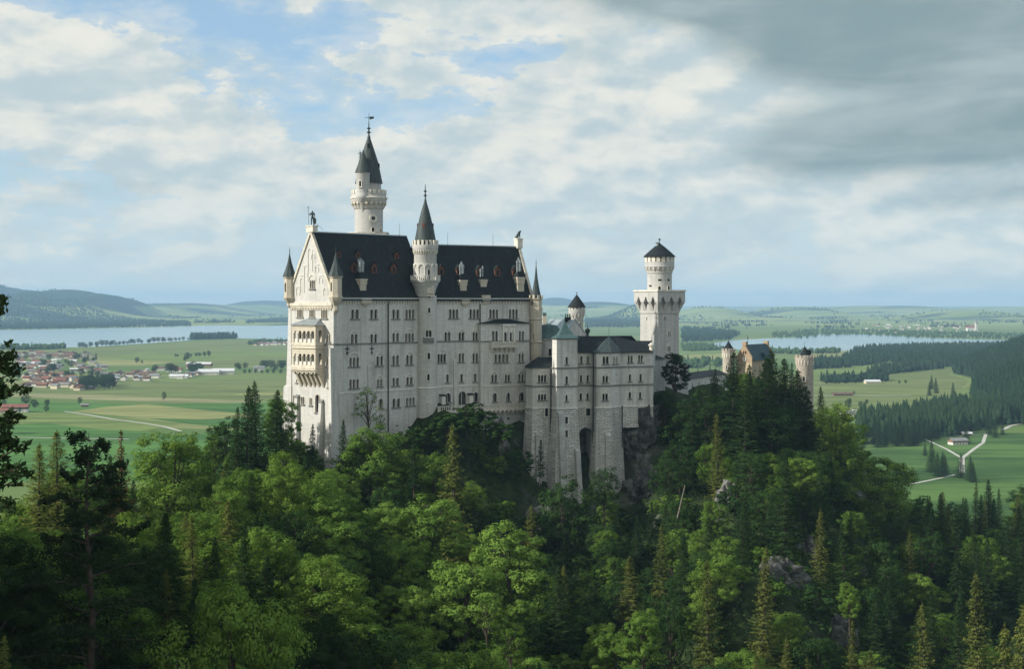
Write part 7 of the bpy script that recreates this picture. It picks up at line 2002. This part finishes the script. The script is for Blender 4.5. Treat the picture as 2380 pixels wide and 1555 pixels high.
for kind in ('broadleaf_tree', 'spruce_tree', 'maple_tree'):
    fixed = sum(t[0].name.startswith(kind) and 'hero' in t[0] for t in TREES) + (110 if kind == 'spruce_tree' else 0)
    L = [t[0] for t in SCAT if t[0].name.startswith(kind) and t[0].name not in gone]
    L.sort(key=lambda o: -VH[o.name] * (o.scale.z / o.location.y) ** 2)
    rest += L[290 - fixed:]
MASS = [(o.location.x, o.location.y, o.location.z, o.scale.z * 19) for o in rest]
gone |= {o.name for o in rest}
TREES = [t for t in TREES if t[0].name not in gone]
for nm in gone:
    o = bpy.data.objects[nm]
    for c in list(o.children): bpy.data.objects.remove(c)
    bpy.data.objects.remove(o)

# undergrowth: low leaf clumps over the slopes, nothing one could count
r = np.random.default_rng(101); n = 20000
Yu = np.sqrt(r.uniform(90 ** 2, 520 ** 2, n)); Xu = r.uniform(-.36, .36, n) * Yu; Zu = height(Xu, Yu)
ok = (Zu > -125)
ok &= np.array([not near_castle(a, b) for a, b in zip(Xu, Yu)])
Xu, Yu, Zu = Xu[ok], Yu[ok], Zu[ok]; k = 20
Cc = np.repeat(np.stack([Xu, Yu, Zu], 1), k, 0) + r.normal(size=(len(Xu) * k, 3)) * np.array([1.1, 1.1, .7]) + np.array([0, 0, .8])
V = quads(Cc, np.array([0, -.2, .9]) + rvec(r, len(Cc)) * .8, r.uniform(.35, .8, len(Cc)), .6, r)
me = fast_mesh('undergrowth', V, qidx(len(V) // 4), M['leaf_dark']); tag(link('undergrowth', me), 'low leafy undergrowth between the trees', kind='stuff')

# bare pole leaning out of the wood
a, b = px(1574, 1205, 350), px(1592, 1128, 350); mb = MB(); mb.tube(a, b, .16, .08, 7); tag(mb.build('dead_trunk', M['bark_pale']), 'bare grey dead trunk leaning in the dark wood', 'dead tree')

# boughs of a tree close to the camera at the left edge
nb_ = empty('near_tree', px(-75, 2100, 30), 'dark leafy boughs reaching in at the left edge, close by', 'tree')
Pn = lambda x, y, Y=30: np.array(px(x, y, Y)) - np.array(nb_.location)
tr = [(Pn(-75, 2100), Pn(-70, 600), .22, .12)]
r = np.random.default_rng(9); C = []; N = []; S = []
limbs = [((-70, 940), (0, 925), (66, 898), 30), ((-70, 720), (-20, 735), (22, 700), 30), ((-70, 760), (-30, 755), (10, 742), 30), ((-70, 905), (-20, 890), (50, 862), 30), ((-70, 900), (-10, 860), (40, 815), 30), ((-70, 870), (-20, 850), (12, 810), 30), ((-70, 1010), (0, 990), (45, 962), 30),
         ((-70, 1060), (-5, 1010), (30, 985), 29), ((-70, 1100), (0, 1065), (52, 1035), 29), ((-70, 1130), (10, 1100), (60, 1085), 29), ((-70, 1180), (10, 1130), (48, 1110), 29), ((-70, 960), (-20, 920), (0, 905), 30), ((-70, 1030), (-20, 985), (5, 975), 30), ((-70, 1210), (-10, 1180), (40, 1165), 29), ((-70, 1090), (-10, 1050), (20, 1030), 30)]
for a, m, e, Y in limbs:
    a, m, e = Pn(*a, Y), Pn(*m, Y), Pn(*e, Y)
    a[1] += r.uniform(-1, 1); e[1] += r.uniform(-.8, .8)
    tr += [(a, m, .035, .02), (m, e, .02, .008)]
    for q in range(16):
        t = r.uniform(.05, 1.0); base_ = m + (e - m) * t if r.uniform() < .72 else a + (m - a) * r.uniform(.35, 1)
        if r.uniform() < .1: base_ = e
        n = 8; D = rvec(r, n); D[:, 2] = D[:, 2] * .6 + .25
        tip = base_ + rvec(r, 1)[0] * .12
        tr.append((base_, tip, .006, .003))
        C.append(tip + D * .085); N.append(np.cross(D, rvec(r, n)) + np.array([0, -.3, .5])); S.append(r.uniform(.12, .22, n))
C = np.concatenate(C); N = np.concatenate(N); S = np.concatenate(S)
V = quads(C, N, S, .42, r)
link('crown', fast_mesh('near_crown', V, qidx(len(V) // 4), M['pine']), nb_)
v, q = tubes(tr); link('trunk', fast_mesh('near_trunk', v, q, M['bark'], True), nb_)

# labels for the scattered trees: kind + place, then counted from the left
def place_of(o):
    p = o.location; h = 14 * o.scale.z
    xp, yt = topx((p.x, p.y, p.z + h))
    if xp < 300: a = 'at the left edge of the wood'
    elif xp < 560: a = 'below the hay field'
    elif xp < 740: a = 'below the gable wall'
    elif xp < 960: a = 'below the shaded palace wall'
    elif xp < 1230: a = 'below the terrace'
    elif xp < 1460: a = 'below the rusticated base'
    elif xp < 1640: a = 'below the square tower'
    elif xp < 1830: a = 'below the gatehouse'
    elif xp < 2060: a = 'below the round gate tower'
    else: a = 'below the forked track'
    b = 'on the skyline' if yt < skyline(xp) + 30 else 'high up' if yt < 1130 else 'halfway down' if yt < 1270 else 'low down' if yt < 1420 else 'at the lower edge'
    return f'{b} {a}'
for t in TREES:
    if t[2] is None: t[2] = place_of(t[0])
    t[3] = 'conifers on the castle hill' if t[0]['category'] in ('spruce', 'young spruce', 'pine', 'conifer') else 'shrubs on the castle hill' if t[0]['category'] in ('bush', 'shrub') else 'broadleaf trees on the castle hill'
    if 'hero' in t[0]: del t[0]['hero']
label_in_order(TREES)
# ---------------------------------------------------------------- valley: woods, trees, villages
def vp(x, y):
    Y = -VZ * F / (y - HY); return ((x - CX) * Y / F, Y)
def inpoly(x, y, P):
    c = np.zeros(x.shape, bool); n = len(P)
    for i in range(n):
        (x1, y1), (x2, y2) = P[i], P[i - 1]
        m = ((y1 > y) != (y2 > y)) & (x < (x2 - x1) * (y - y1) / (y2 - y1 + 1e-9) + x1); c ^= m
    return c
def low_conifer(r, tiers=3, k=7):
    V = []; Fc = []
    for t in range(tiers):
        z0 = .08 + .9 * t / tiers * .92; z1 = min(1.0, z0 + .55); R_ = .21 * (1 - t / tiers * .8)
        b = len(V); V.append((0, 0, z1))
        for i in range(k): a = 2 * math.pi * i / k + t; q = R_ * r.uniform(.65, 1.2); V.append((q * math.cos(a), q * math.sin(a), z0 + r.uniform(-.05, .05)))
        for i in range(k): Fc.append((b, b + 1 + i, b + 1 + (i + 1) % k))
    return np.array(V), np.array(Fc)
def low_round(r):
    bm = bmesh.new(); bmesh.ops.create_icosphere(bm, subdivisions=2, radius=.5)
    V = np.array([v.co[:] for v in bm.verts]); Fc = np.array([[v.index for v in f.verts] for f in bm.faces]); bm.free()
    V = V * r.uniform(.72, 1.2, (len(V), 1)) * np.array([.85, .85, .9]) + np.array([0, 0, .52]); return V, Fc
_r = np.random.default_rng(404)
PROTO_C = [low_conifer(_r, 3 + i % 2) for i in range(6)]; PROTO_R = [low_round(_r) for _ in range(5)]
def mass(name, X, Y, label, hmin, hmax, mat, conif=.8, seed=1, z=None):
    r = np.random.default_rng(seed); Z = height(X, Y) if z is None else np.full(len(X), z)
    Vs, Fs = [], []; off = 0
    for x, y, z_ in zip(X, Y, Z):
        h = r.uniform(hmin, hmax); a = r.uniform(0, 6.28); c, s = math.cos(a), math.sin(a)
        if r.uniform() < conif: V, Fc = PROTO_C[r.integers(6)]; w = h * r.uniform(.85, 1.15)
        else: V, Fc = PROTO_R[r.integers(5)]; h *= .72; w = h * r.uniform(.8, 1.15)
        P = np.stack([(V[:, 0] * c - V[:, 1] * s) * w + x, (V[:, 0] * s + V[:, 1] * c) * w + y, V[:, 2] * h + z_ - .4], 1)
        Vs.append(P); Fs.append(Fc + off); off += len(V)
    me = fast_mesh(name, np.concatenate(Vs), np.concatenate(Fs), M[mat]); return tag(link(name, me), label, kind='stuff')
if MASS: mass('hill_wood', np.array([m[0] for m in MASS]), np.array([m[1] for m in MASS]), 'small trees filling the gaps of the castle hill wood', 13, 19, 'needle', .85, 17)
def fill(polypx, sp, seed, noise_thr=None):
    P = [vp(*p) for p in polypx]; r = np.random.default_rng(seed)
    xs, ys = [p[0] for p in P], [p[1] for p in P]
    n = int((max(xs) - min(xs)) * (max(ys) - min(ys)) / sp ** 2); n = min(n, 60000)
    x = r.uniform(min(xs), max(xs), n); y = r.uniform(min(ys), max(ys), n); m = inpoly(x, y, P); return x[m], y[m]
M['wood'] = leaf_mat('distant_wood', (.012, .029, .014), (.028, .054, .021), .1)
M['wood_mix'] = leaf_mat('distant_mixed_wood', (.030, .062, .022), (.065, .110, .034), .1)
woods = [
 ([(-80, 768), (140, 764.5), (330, 760.5), (450, 757.5), (430, 750), (330, 746), (150, 743), (-80, 744)], 33, 12, 24, 'wood', .6, 'dark wood along the far shore of the long lake'),
 ([(565, 754), (640, 751.5), (760, 747.5), (760, 738), (640, 741), (590, 747)], 33, 12, 24, 'wood', .6, 'dark wood on the far shore beside the palace'),
 ([(440, 790), (545, 788.5), (552, 784), (445, 785)], 16, 20, 30, 'wood', .8, 'dark spruce grove jutting into the long lake'),
 ([(-60, 816), (150, 812), (150, 808), (-60, 809)], 20, 14, 24, 'wood_mix', .3, 'shore wood behind the village'),
 ([(570, 803), (600, 800), (690, 797), (690, 793), (600, 795)], 22, 12, 20, 'wood_mix', .3, 'tree belt around the lakeside hamlet'),
 ([(1585, 796), (1640, 794), (1700, 789), (1720, 778), (1640, 768), (1585, 765)], 24, 16, 28, 'wood', .85, 'dark conifer wood between square tower and lake'),
 ([(1585, 818), (1640, 816), (1690, 813), (1650, 806), (1585, 805)], 18, 12, 22, 'wood_mix', .5, 'mixed tree belt in front of the lake'),
 ([(1585, 858), (1690, 854), (1700, 840), (1585, 840)], 24, 10, 22, 'wood_mix', .5, 'loose copse beyond the covered wing'),
 ([(1360, 762), (1490, 758), (1490, 738), (1360, 742)], 34, 14, 26, 'wood', .8, 'dark woods between palace and square tower'),
 ([(1730, 822), (1860, 824), (1950, 822), (1950, 817.5), (1860, 819), (1730, 817)], 20, 14, 24, 'wood_mix', .5, 'tree belt along the near shore of the smaller lake'),
 ([(1880, 860), (1960, 856), (2040, 848), (2060, 838), (1990, 840), (1880, 848)], 13, 14, 26, 'wood', .7, 'dark row of trees behind the round gate tower'),
 ([(1960, 838), (2000, 818), (2150, 810), (2480, 808), (2480, 856), (2200, 853), (2100, 849), (2040, 838)], 15, 18, 28, 'wood', .85, 'large dark wood below the smaller lake'),
 ([(1905, 893), (2010, 890), (2062, 888), (2062, 881), (1990, 882), (1905, 885)], 12, 14, 22, 'wood', .5, 'dark copse in the broad meadow'),
 ([(2005, 876), (2090, 868), (2190, 858), (2190, 850), (2090, 855), (2030, 864)], 13, 16, 24, 'wood', .8, 'dark strip of wood above the broad meadow'),
 ([(1860, 786), (1930, 780), (2000, 778), (2060, 781), (2150, 786), (2400, 790), (2400, 780), (2150, 772), (1900, 768), (1800, 775), (1790, 785)], 40, 12, 22, 'wood_mix', .5, 'woods on the far shore of the smaller lake'),
]
for i, (P, sp, h0, h1, mt, cf, lb) in enumerate(woods):
    x, y = fill(P, sp, 50 + i); mass('far_wood', x, y, lb, h0, h1, mt, cf, 60 + i)
# hedges and copses on the rolling land beyond the lakes
r = np.random.default_rng(71)
for sgn, (a0, a1), lb in ((0, (-.345, -.13), 'hedges and copses on the land beyond the long lake'), (1, (.015, .36), 'hedges and copses on the land beyond the smaller lake')):
    n = 26000; Yr = np.exp(r.uniform(math.log(8600 if sgn else 9800), math.log(19000), n)); Xr = r.uniform(a0, a1, n) * Yr
    f = waves(Xr * .7, Yr * .35, 420, 6, 90 + sgn) + .6 * waves(Xr, Yr * .5, 150, 5, 92)
    m = f > (1.0 if sgn else 1.35); mass('far_copses', Xr[m], Yr[m], lb, 12, 24, 'wood', .5, 93 + sgn)
# wooded mountain foot on the right
r = np.random.default_rng(81); n = 9000
Yr = r.uniform(1720, 3400, n); Xr = Yr * .283 + 10 + r.uniform(-10, 190, n) * (Yr / 2400); Zr = height(Xr, Yr)
m = (Zr > -136.5) & (Xr / Yr < .40); mass('mountain_wood', Xr[m], Yr[m], 'dark spruce forest on the mountain foot at the right', 16, 28, 'wood', .93, 82)
vx, vy = fill([(1998, 1042), (2125, 1038), (2195, 1017), (2330, 992), (2480, 988), (2480, 940), (2200, 955), (2100, 975), (1998, 985)], 8.5, 83)
m = (vy > 1620); mass('valley_wood', vx[m], vy[m], 'dense dark spruce wood in the valley behind the pasture', 18, 27, 'wood', .95, 84)
fx, fy = vx[~m], vy[~m]
FT = []
random.seed(21)
o_ = np.argsort(fy)
taken = []
for i in o_:
    if len(taken) > 95: break
    if any((fx[i] - a) ** 2 + (fy[i] - b) ** 2 < 81 for a, b in taken): continue
    taken.append((fx[i], fy[i])); k = random.choice(['spruce0', 'spruce1', 'spruce2', 'spruce2']); h = random.uniform(17, 26)
    o = plant(k, fx[i], fy[i], gz(fx[i], fy[i]) - .3, h / LIB[k][2] * 1.15, h / LIB[k][2]); t = TREES.pop(); xp = CX + F * fx[i] / fy[i]
    FT.append((o, 'dark valley spruce', ('beside the car park' if xp < 2080 else 'beyond the fork of the track' if xp < 2200 else 'behind the white hut' if xp < 2290 else 'below the red roofed hut'), 'spruces in the valley wood'))
def vtree(key, xp, yp, h, kind, place, group, w=1.0, lift=0.0):
    nm = group.split()[0]
    X, Y = vp(xp, yp); o = plant(key, X, Y, gz(X, Y) - .3, h / LIB[key][2] * w, h / LIB[key][2]); TREES.pop(); o.name = {'planted': 'row_tree', 'spruces': 'pasture_spruce'}.get(nm, nm + '_tree'); FT.append((o, kind, place, group))
vtree('shady0', 381, 934, 15, 'lone round dark tree', 'standing free in the green meadow', 'field trees', .62)
vtree('shady1', 185, 942, 12, 'grey-green tree', 'beside the field hut', 'field trees', .9)
for x, y, h in ((10, 948, 12), (60, 946, 18), (80, 953, 15), (110, 948, 12), (108, 960, 10), (22, 1008, 18), (8, 1010, 20), (46, 962, 9)): vtree('shady%d' % (x % 3), x, y, h, 'dark round tree', 'around the red roofed farm', 'farm trees', 1.0)
for i, x in enumerate((568, 580, 594, 609, 622, 636, 652)): vtree('shady%d' % (i % 3), x, 870, 10 + i % 3, 'small round tree', 'in the row before the palace gable', 'planted row of small trees', 1.0)
for x, y, h in ((408, 831, 10), (413, 831, 9), (437, 831, 11), (444, 831, 10), (456, 831, 13), (464, 831, 14), (475, 831, 16), (485, 831, 19), (430, 842, 16), (436, 839, 22), (318, 846, 16), (330, 846, 9)): vtree('shady%d' % (x % 3), x, y, h, 'dark field tree', 'in the hedge line across the lakeside pasture', 'hedge trees', 1.0)
for i in range(30):
    t = i / 29; x = 186 + t * 250 + random.uniform(-4, 4); y = 810.5 - 19 * t + random.uniform(0, 1.2); vtree('shady%d' % (i % 3), x, y, random.uniform(12, 26), 'dark shore tree', 'along the near shore of the long lake', 'shore trees', 1.2)
for i in range(34):
    x = random.uniform(186, 268); y = random.uniform(893, 907) ; vtree(random.choice(['shady0', 'shady1', 'shady2', 'spruce0', 'round0']), x, y, random.uniform(15, 24), 'dark tree', 'in the grove at the near village edge', 'village grove', 1.15)
for i in range(26):
    x = random.choice([random.uniform(345, 415), random.uniform(440, 470), random.uniform(545, 575), random.uniform(590, 690)]); y = random.uniform(863, 871) if x < 480 else random.uniform(858, 865); vtree('shady%d' % (i % 3), x, y, random.uniform(14, 24), 'dark tree', 'among the barns of the hamlet' if x < 580 else 'in the grove beside the palace gable', 'hamlet trees', 1.2)
for i in range(46):
    x = random.uniform(30, 230); y = random.uniform(835, 885); vtree('shady%d' % (i % 3) if i % 4 else 'spruce0', x, y, random.uniform(11, 20), 'dark garden tree', 'between the village houses', 'village trees', 1.15)
for x, y, h in ((1972, 952, 14), (2000, 951, 11), (1975, 938, 8), (2014, 943, 9), (1985, 918, 6), (1880, 890, 10), (2105, 893, 8), (2090, 893, 7), (2165, 905, 24), (2160, 920, 22), (2176, 915, 26), (2215, 925, 24)): vtree('shady1' if h < 16 else 'spruce0', x, y, h, 'dark tree' if h < 16 else 'dark spruce', 'in the broad valley meadow', 'meadow trees', 1.1)
for x, y, h in ((2166, 1098, 26), (2178, 1108, 20), (2188, 1110, 18), (2198, 1104, 17), (2192, 1086, 14), (2232, 1112, 20), (2255, 1118, 20), (2262, 1122, 17), (2100, 1128, 18), (2150, 1060, 12), (2246, 1031, 20), (2313, 1018, 18), (2300, 1010, 24), (2330, 1012, 14), (2236, 1012, 22)): vtree(random.choice(['spruce0', 'spruce2']), x, y, h, 'dark spruce', 'beside the forked track', 'spruces on the pasture', 1.25)
for x, y, h in ((1880, 842, 18), (1888, 845, 14), (1900, 842, 20), (1915, 843, 16), (1945, 838, 22), (1962, 840, 20), (1990, 838, 18), (1600, 868, 14), (1622, 868, 12), (1650, 867, 16), (1672, 868, 12), (1694, 868, 15)): vtree('spruce2', x, y, h, 'slim dark conifer', 'in the fields behind the gatehouse', 'field conifers', 1.2)
label_in_order(FT)

# houses ------------------------------------------------------------------
M['h_white'] = simple('white_house_wall', (.62, .60, .55), .9, .1, .2); M['h_wood'] = simple('timber_house_wall', (.20, .13, .085), .9, .2, .3); M['h_cream'] = simple('cream_house_wall', (.55, .48, .36), .9, .1, .2)
M['r_red'] = simple('red_tile_roof', (.21, .085, .058), .85, .2, .3); M['r_brown'] = simple('brown_tile_roof', (.13, .08, .062), .85, .2, .3); M['r_grey'] = simple('grey_roof', (.20, .20, .20), .7, .2, .3); M['r_pale'] = simple('pale_sheet_roof', (.55, .56, .56), .5, .1, .3)
HM = {}
def house_meshes(w, l, h, pitch, wall, roof, upper=None, chim=True, wins_=False):
    """gabled house: wall block with door and window openings, overhanging roof, chimney"""
    k = (w, l, h, pitch, wall, roof, upper, wins_)
    if k in HM: return HM[k]
    a, b = l / 2, w / 2; rz = h + b * pitch; parts = []
    def shell(mb, z0, z1, e=0.0): mb.loft([[(-a - e, -b - e, z0), (a + e, -b - e, z0), (a + e, b + e, z0), (-a - e, b + e, z0)], [(-a - e, -b - e, z1), (a + e, -b - e, z1), (a + e, b + e, z1), (-a - e, b + e, z1)]])
    mb = MB(); shell(mb, -1, h if not upper else h * .55)
    if not upper:
        for s in (-1, 1): mb.face([(s * a, -b, h), (s * a, b, h), (s * a, 0, rz)])
    parts.append(('wall', mb, wall))
    if upper:
        mb = MB(); shell(mb, h * .55, h, .06)
        for s in (-1, 1): mb.face([(s * (a + .05), -b, h), (s * (a + .05), b, h), (s * (a + .05), 0, rz)])
        parts.append(('upper_wall', mb, upper))
    mb = MB(); o = 1.0; q = o * pitch
    for s in (-1, 1):
        lo = [(-a - o, s * (b + o), h - q), (a + o, s * (b + o), h - q), (a + o, 0, rz + .02), (-a - o, 0, rz + .02)]
        if s > 0: lo = lo[::-1]
        mb.loft([lo, [(p[0], p[1], p[2] + .3) for p in lo]])
    if chim: mb.box((l * .18, 0, rz - .8), .9, .9, 2.0)
    parts.append(('roof', mb, roof))
    for zi in range(max(1, int(h // 2.8)) if wins_ else 0):
        for s in (-1, 1):
            n = max(2, int(l // 3.2))
            for i in range(n): x = -a + l * (i + .5) / n; z = 1.0 + zi * 2.7; y = s * (b + .09); mb = MB(); mb.face([(x - .5, y, z), (x + .5, y, z), (x + .5, y, z + 1.2), (x - .5, y, z + 1.2)]); parts.append(('window', mb, 'glass')) if s < 0 else None
    out = []
    for nm, m_, mt in parts:
        ob = m_.build(nm, M[mt]); me = ob.data; bpy.data.objects.remove(ob); out.append((nm, me))
    HM[k] = out; return out
HS = []
def house(xp, yp, w, l, h, rot, wall, roof, place=None, kind=None, group=None, upper=None, pitch=.45, label=None, name='house', cat='house'):
    X, Y = vp(xp, yp); o = bpy.data.objects.new(name, None); COL.objects.link(o); o.location = (X, Y, gz(X, Y)); o.rotation_euler = (0, 0, rot); o['category'] = cat; BASE[o.name] = o.location.copy()
    for nm, me in house_meshes(w, l, h, pitch, wall, roof, upper, True, label is not None and name != 'barn'): c = bpy.data.objects.new(nm, me); COL.objects.link(c); c.parent = o
    if label: o['label'] = label
    else: HS.append((o, kind, place, group))
    return o
random.seed(3)
RN = {'r_red': 'red roofed', 'r_brown': 'brown roofed', 'r_grey': 'grey roofed', 'r_pale': 'pale roofed'}; WN = {'h_white': 'white', 'h_cream': 'cream', 'h_wood': 'timber'}
def village(poly, n, sp, roofs, place, group, size=(9, 14), seed=0):
    x, y = fill(poly, sp * .55, seed); ok = []
    for a, b in zip(x, y):
        if len(ok) >= n: break
        if all((a - c) ** 2 + (b - d) ** 2 > sp * sp for c, d in ok): ok.append((a, b))
    base_rot = random.uniform(-.4, .4)
    for a, b in ok:
        xp, yp = CX + F * a / b, HY - F * VZ / b; w = random.choice((9, 11)); l = random.choice(size); wl_ = random.choice(['h_white', 'h_white', 'h_cream']); rf = random.choice(roofs); up = random.choice([None, None, 'h_wood'])
        house(xp, yp, w, l, random.choice((5.5, 6.5)), base_rot + random.choice((0, 1.57)) + random.uniform(-.15, .15), wl_, rf, place, f'{RN[rf]} {WN[wl_]} ' + ('timber-gabled house' if up else 'house'), group, up)
village([(50, 904), (185, 908), (210, 890), (140, 872), (60, 870)], 34, 19, ['r_red', 'r_red', 'r_brown', 'r_red', 'r_grey'], 'at the near village edge', 'houses of the village', (13, 17, 22), 31)
village([(30, 868), (215, 872), (250, 862), (230, 845), (30, 838)], 62, 24, ['r_brown', 'r_grey', 'r_red', 'r_grey', 'r_pale'], 'in the village middle', 'houses of the village', (12, 15), 32)
village([(20, 836), (160, 838), (225, 836), (215, 823), (30, 820)], 60, 32, ['r_brown', 'r_grey', 'r_red', 'r_brown'], 'at the village lake end', 'houses of the village', (12, 16), 33)
village([(235, 889), (345, 886), (345, 866), (235, 870)], 24, 24, ['r_brown', 'r_brown', 'r_grey', 'r_pale'], 'in the street beside the grove', 'houses of the village', (12, 16), 34)
village([(350, 880), (420, 882), (480, 868), (440, 855), (350, 862)], 16, 26, ['r_brown', 'r_red', 'r_grey', 'r_pale'], 'in the hamlet before the palace', 'houses of the hamlet', (12, 18), 35)
village([(588, 804), (668, 803), (668, 798), (600, 799)], 22, 26, ['r_brown', 'r_grey', 'r_red'], 'in the lakeside hamlet by the palace', 'houses of the lakeside hamlet', (12, 16), 36)
village([(325, 760), (415, 758), (415, 753), (330, 754)], 16, 48, ['r_grey', 'r_red', 'r_pale'], 'on the far shore of the long lake', 'houses on the far shore', (14, 22), 37)
village([(1990, 772), (2130, 776), (2260, 772), (2240, 757), (2030, 756)], 60, 62, ['r_red', 'r_brown', 'r_pale', 'r_brown'], 'in the far village', 'houses of the far village', (16, 24), 38)
label_in_order(HS)
house(36, 958, 14, 32, 7, .12, 'h_white', 'r_red', upper='h_wood', label='large white farmhouse with timber upper storey and long red roof', name='farmhouse', cat='farmhouse')
house(4, 963, 10, 16, 5, .12, 'h_cream', 'r_red', label='small red roofed shed beside the farmhouse', name='farm_shed', cat='shed')
house(197, 946, 6, 9, 3, .1, 'h_wood', 'r_grey', label='small dark field hut beside the grey-green tree', name='field_hut', cat='hut')
house(205, 905, 9, 20, 4, .2, 'h_wood', 'r_grey', label='low dark barn in front of the village grove', name='barn', cat='barn')
house(486, 871, 22, 40, 6, .05, 'h_white', 'r_pale', label='wide white hall with pale roof, left one of two', name='hall', cat='hall')
house(519, 870, 20, 42, 7, .12, 'h_white', 'r_pale', label='wide white hall with pale roof, right one of two', name='hall', cat='hall')
house(463, 852, 16, 55, 6, -.06, 'h_wood', 'r_pale', label='long barn with pale roof behind the hamlet trees', name='barn', cat='barn')
house(417, 879, 14, 34, 4, -.05, 'h_white', 'r_pale', label='low pale roofed barn at the front edge of the hamlet', name='barn', cat='barn')
house(602, 862, 12, 22, 7, .1, 'h_white', 'r_grey', label='white farmhouse between the groves near the palace gable', name='farmhouse', cat='farmhouse')
house(2226, 1034, 9, 17, 4.5, .32, 'h_white', 'r_grey', upper='h_wood', label='white hut with grey roof inside the fork of the track', name='mountain_hut', cat='hut')
house(2352, 985, 9, 21, 5, .02, 'h_wood', 'r_red', label='red roofed timber hut above the pasture', name='mountain_hut', cat='hut')
house(2247, 1013, 5, 9, 2.6, .1, 'h_wood', 'r_pale', label='tiny shed on the thin side path', name='shed', cat='shed')
house(2012, 968, 16, 38, 5, .1, 'h_white', 'r_pale', label='flat white hall at the valley car park, left one', name='hall', cat='hall')
house(2072, 968, 14, 26, 6, .1, 'h_white', 'r_grey', label='white house at the valley car park, right one', name='house', cat='house')
house(1972, 969, 12, 22, 5, .1, 'h_white', 'r_grey', label='white house behind the dark spruces at the meadow edge', name='house', cat='house')
house(1958, 920, 8, 30, 3, .05, 'h_wood', 'r_brown', label='long low barn in the broad meadow', name='barn', cat='barn')
house(2027, 892, 12, 26, 4, .1, 'h_cream', 'r_pale', label='pale barn in front of the dark copse', name='barn', cat='barn')
# white church of the far village
X, Y = vp(2258, 770); ck = empty('church', (X, Y, VZ), 'white church with pointed tower in the far village', 'church')
mb = MB(); mb.box((X, Y, gz(X, Y) - 1), 50, 22, 19, (1, .1)); mb.build('nave_wall', M['h_white'], ck)
mb = MB(); z = gz(X, Y) + 18; mb.loft([[(X - 27, Y - 13, z), (X + 27, Y - 10, z), (X + 27, Y + 13, z), (X - 27, Y + 10, z)], [(X - 27, Y - .1, z + 13), (X + 27, Y - .1, z + 13), (X + 27, Y + .1, z + 13), (X - 27, Y + .1, z + 13)]]); mb.build('nave_roof', M['r_red'], ck)
mb = MB(); mb.box((X + 20, Y - 12, gz(X, Y) - 1), 11, 11, 44, (1, .1)); mb.build('tower_wall', M['h_white'], ck)
mb = MB(); mb.lathe([(9, gz(X, Y) + 43), (3, gz(X, Y) + 54), (.1, gz(X, Y) + 70)], (X + 20, Y - 12), 8); mb.build('spire', M['r_grey'], ck)

# visitors gathered before the gate
SK = simple('skin', (.45, .30, .22), .7, .1)
def cloth(n, c): return simple(n, c, .9, .15)
CL = [cloth('red_jacket', (.35, .04, .04)), cloth('blue_jacket', (.05, .10, .28)), cloth('white_shirt', (.6, .6, .58)), cloth('black_coat', (.03, .03, .035)), cloth('yellow_jacket', (.5, .36, .06))]
TR = cloth('dark_trousers', (.04, .045, .06))
def person_mesh():
    ch = [(0, 0, .95), (0, 0, 1.2), (0, 0, 1.42), (0, .0, 1.52), (0, .02, 1.66), (-.10, 0, .90), (-.11, .02, .5), (-.12, -.02, .07), (-.12, .12, .04), (.10, 0, .90), (.12, .05, .5), (.13, 0, .07), (.13, .14, .04), (-.20, 0, 1.40), (-.25, -.02, 1.12), (-.23, .06, .88), (.20, 0, 1.40), (.26, .0, 1.12), (.24, .09, .88)]
    ed = [(0, 1), (1, 2), (2, 3), (3, 4), (0, 5), (5, 6), (6, 7), (7, 8), (0, 9), (9, 10), (10, 11), (11, 12), (2, 13), (13, 14), (14, 15), (2, 16), (16, 17), (17, 18)]
    ra = [.15, .14, .15, .06, .105, .085, .065, .05, .04, .085, .065, .05, .04, .06, .048, .035, .06, .048, .035]
    o = skin_figure('body', ch, ed, ra, SK, None, 2); me = o.data; bpy.data.objects.remove(o); return me
pm = person_mesh()
def garment(z0, z1, grow, mat):
    bm = bmesh.new(); bm.from_mesh(pm); bm.normal_update()
    bmesh.ops.delete(bm, geom=[v for v in bm.verts if not z0 < v.co.z < z1], context='VERTS')
    for v in bm.verts: v.co += v.normal * grow
    me = bpy.data.meshes.new('garment'); bm.to_mesh(me); bm.free(); me.materials.clear(); me.materials.append(mat); return me
hair = bmesh.new(); bmesh.ops.create_uvsphere(hair, u_segments=10, v_segments=8, radius=.115)
for v in hair.verts: v.co = Vector((v.co.x, v.co.y - .01, max(v.co.z, -.03) + 1.69))
hm = bpy.data.meshes.new('hair'); hair.to_mesh(hm); hair.free(); hm.materials.append(cloth('brown_hair', (.06, .035, .02)))
CLN = ['a red jacket', 'a blue jacket', 'a white shirt', 'a black coat', 'a yellow jacket']
PE = []
for i, (x, Y) in enumerate(((1806, 541), (1811, 544), (1815, 539), (1822, 543), (1828, 541), (1833, 545), (1840, 542), (1846, 544))):
    X = (x - CX) * Y / F; o = bpy.data.objects.new('person', None); COL.objects.link(o); o.location = (X, Y, -44.4); o.rotation_euler = (0, 0, i * 1.3); o['category'] = 'person'
    for nm, me in (('body', pm), ('jacket', garment(.80, 1.46, .02, CL[i % 5])), ('trousers', garment(.08, .86, .014, TR)), ('hair', hm)): c = bpy.data.objects.new(nm, me); COL.objects.link(c); c.parent = o
    PE.append((o, f'person in {CLN[i % 5]}', 'standing before the castle gate', 'visitors before the gate'))
label_in_order(PE)
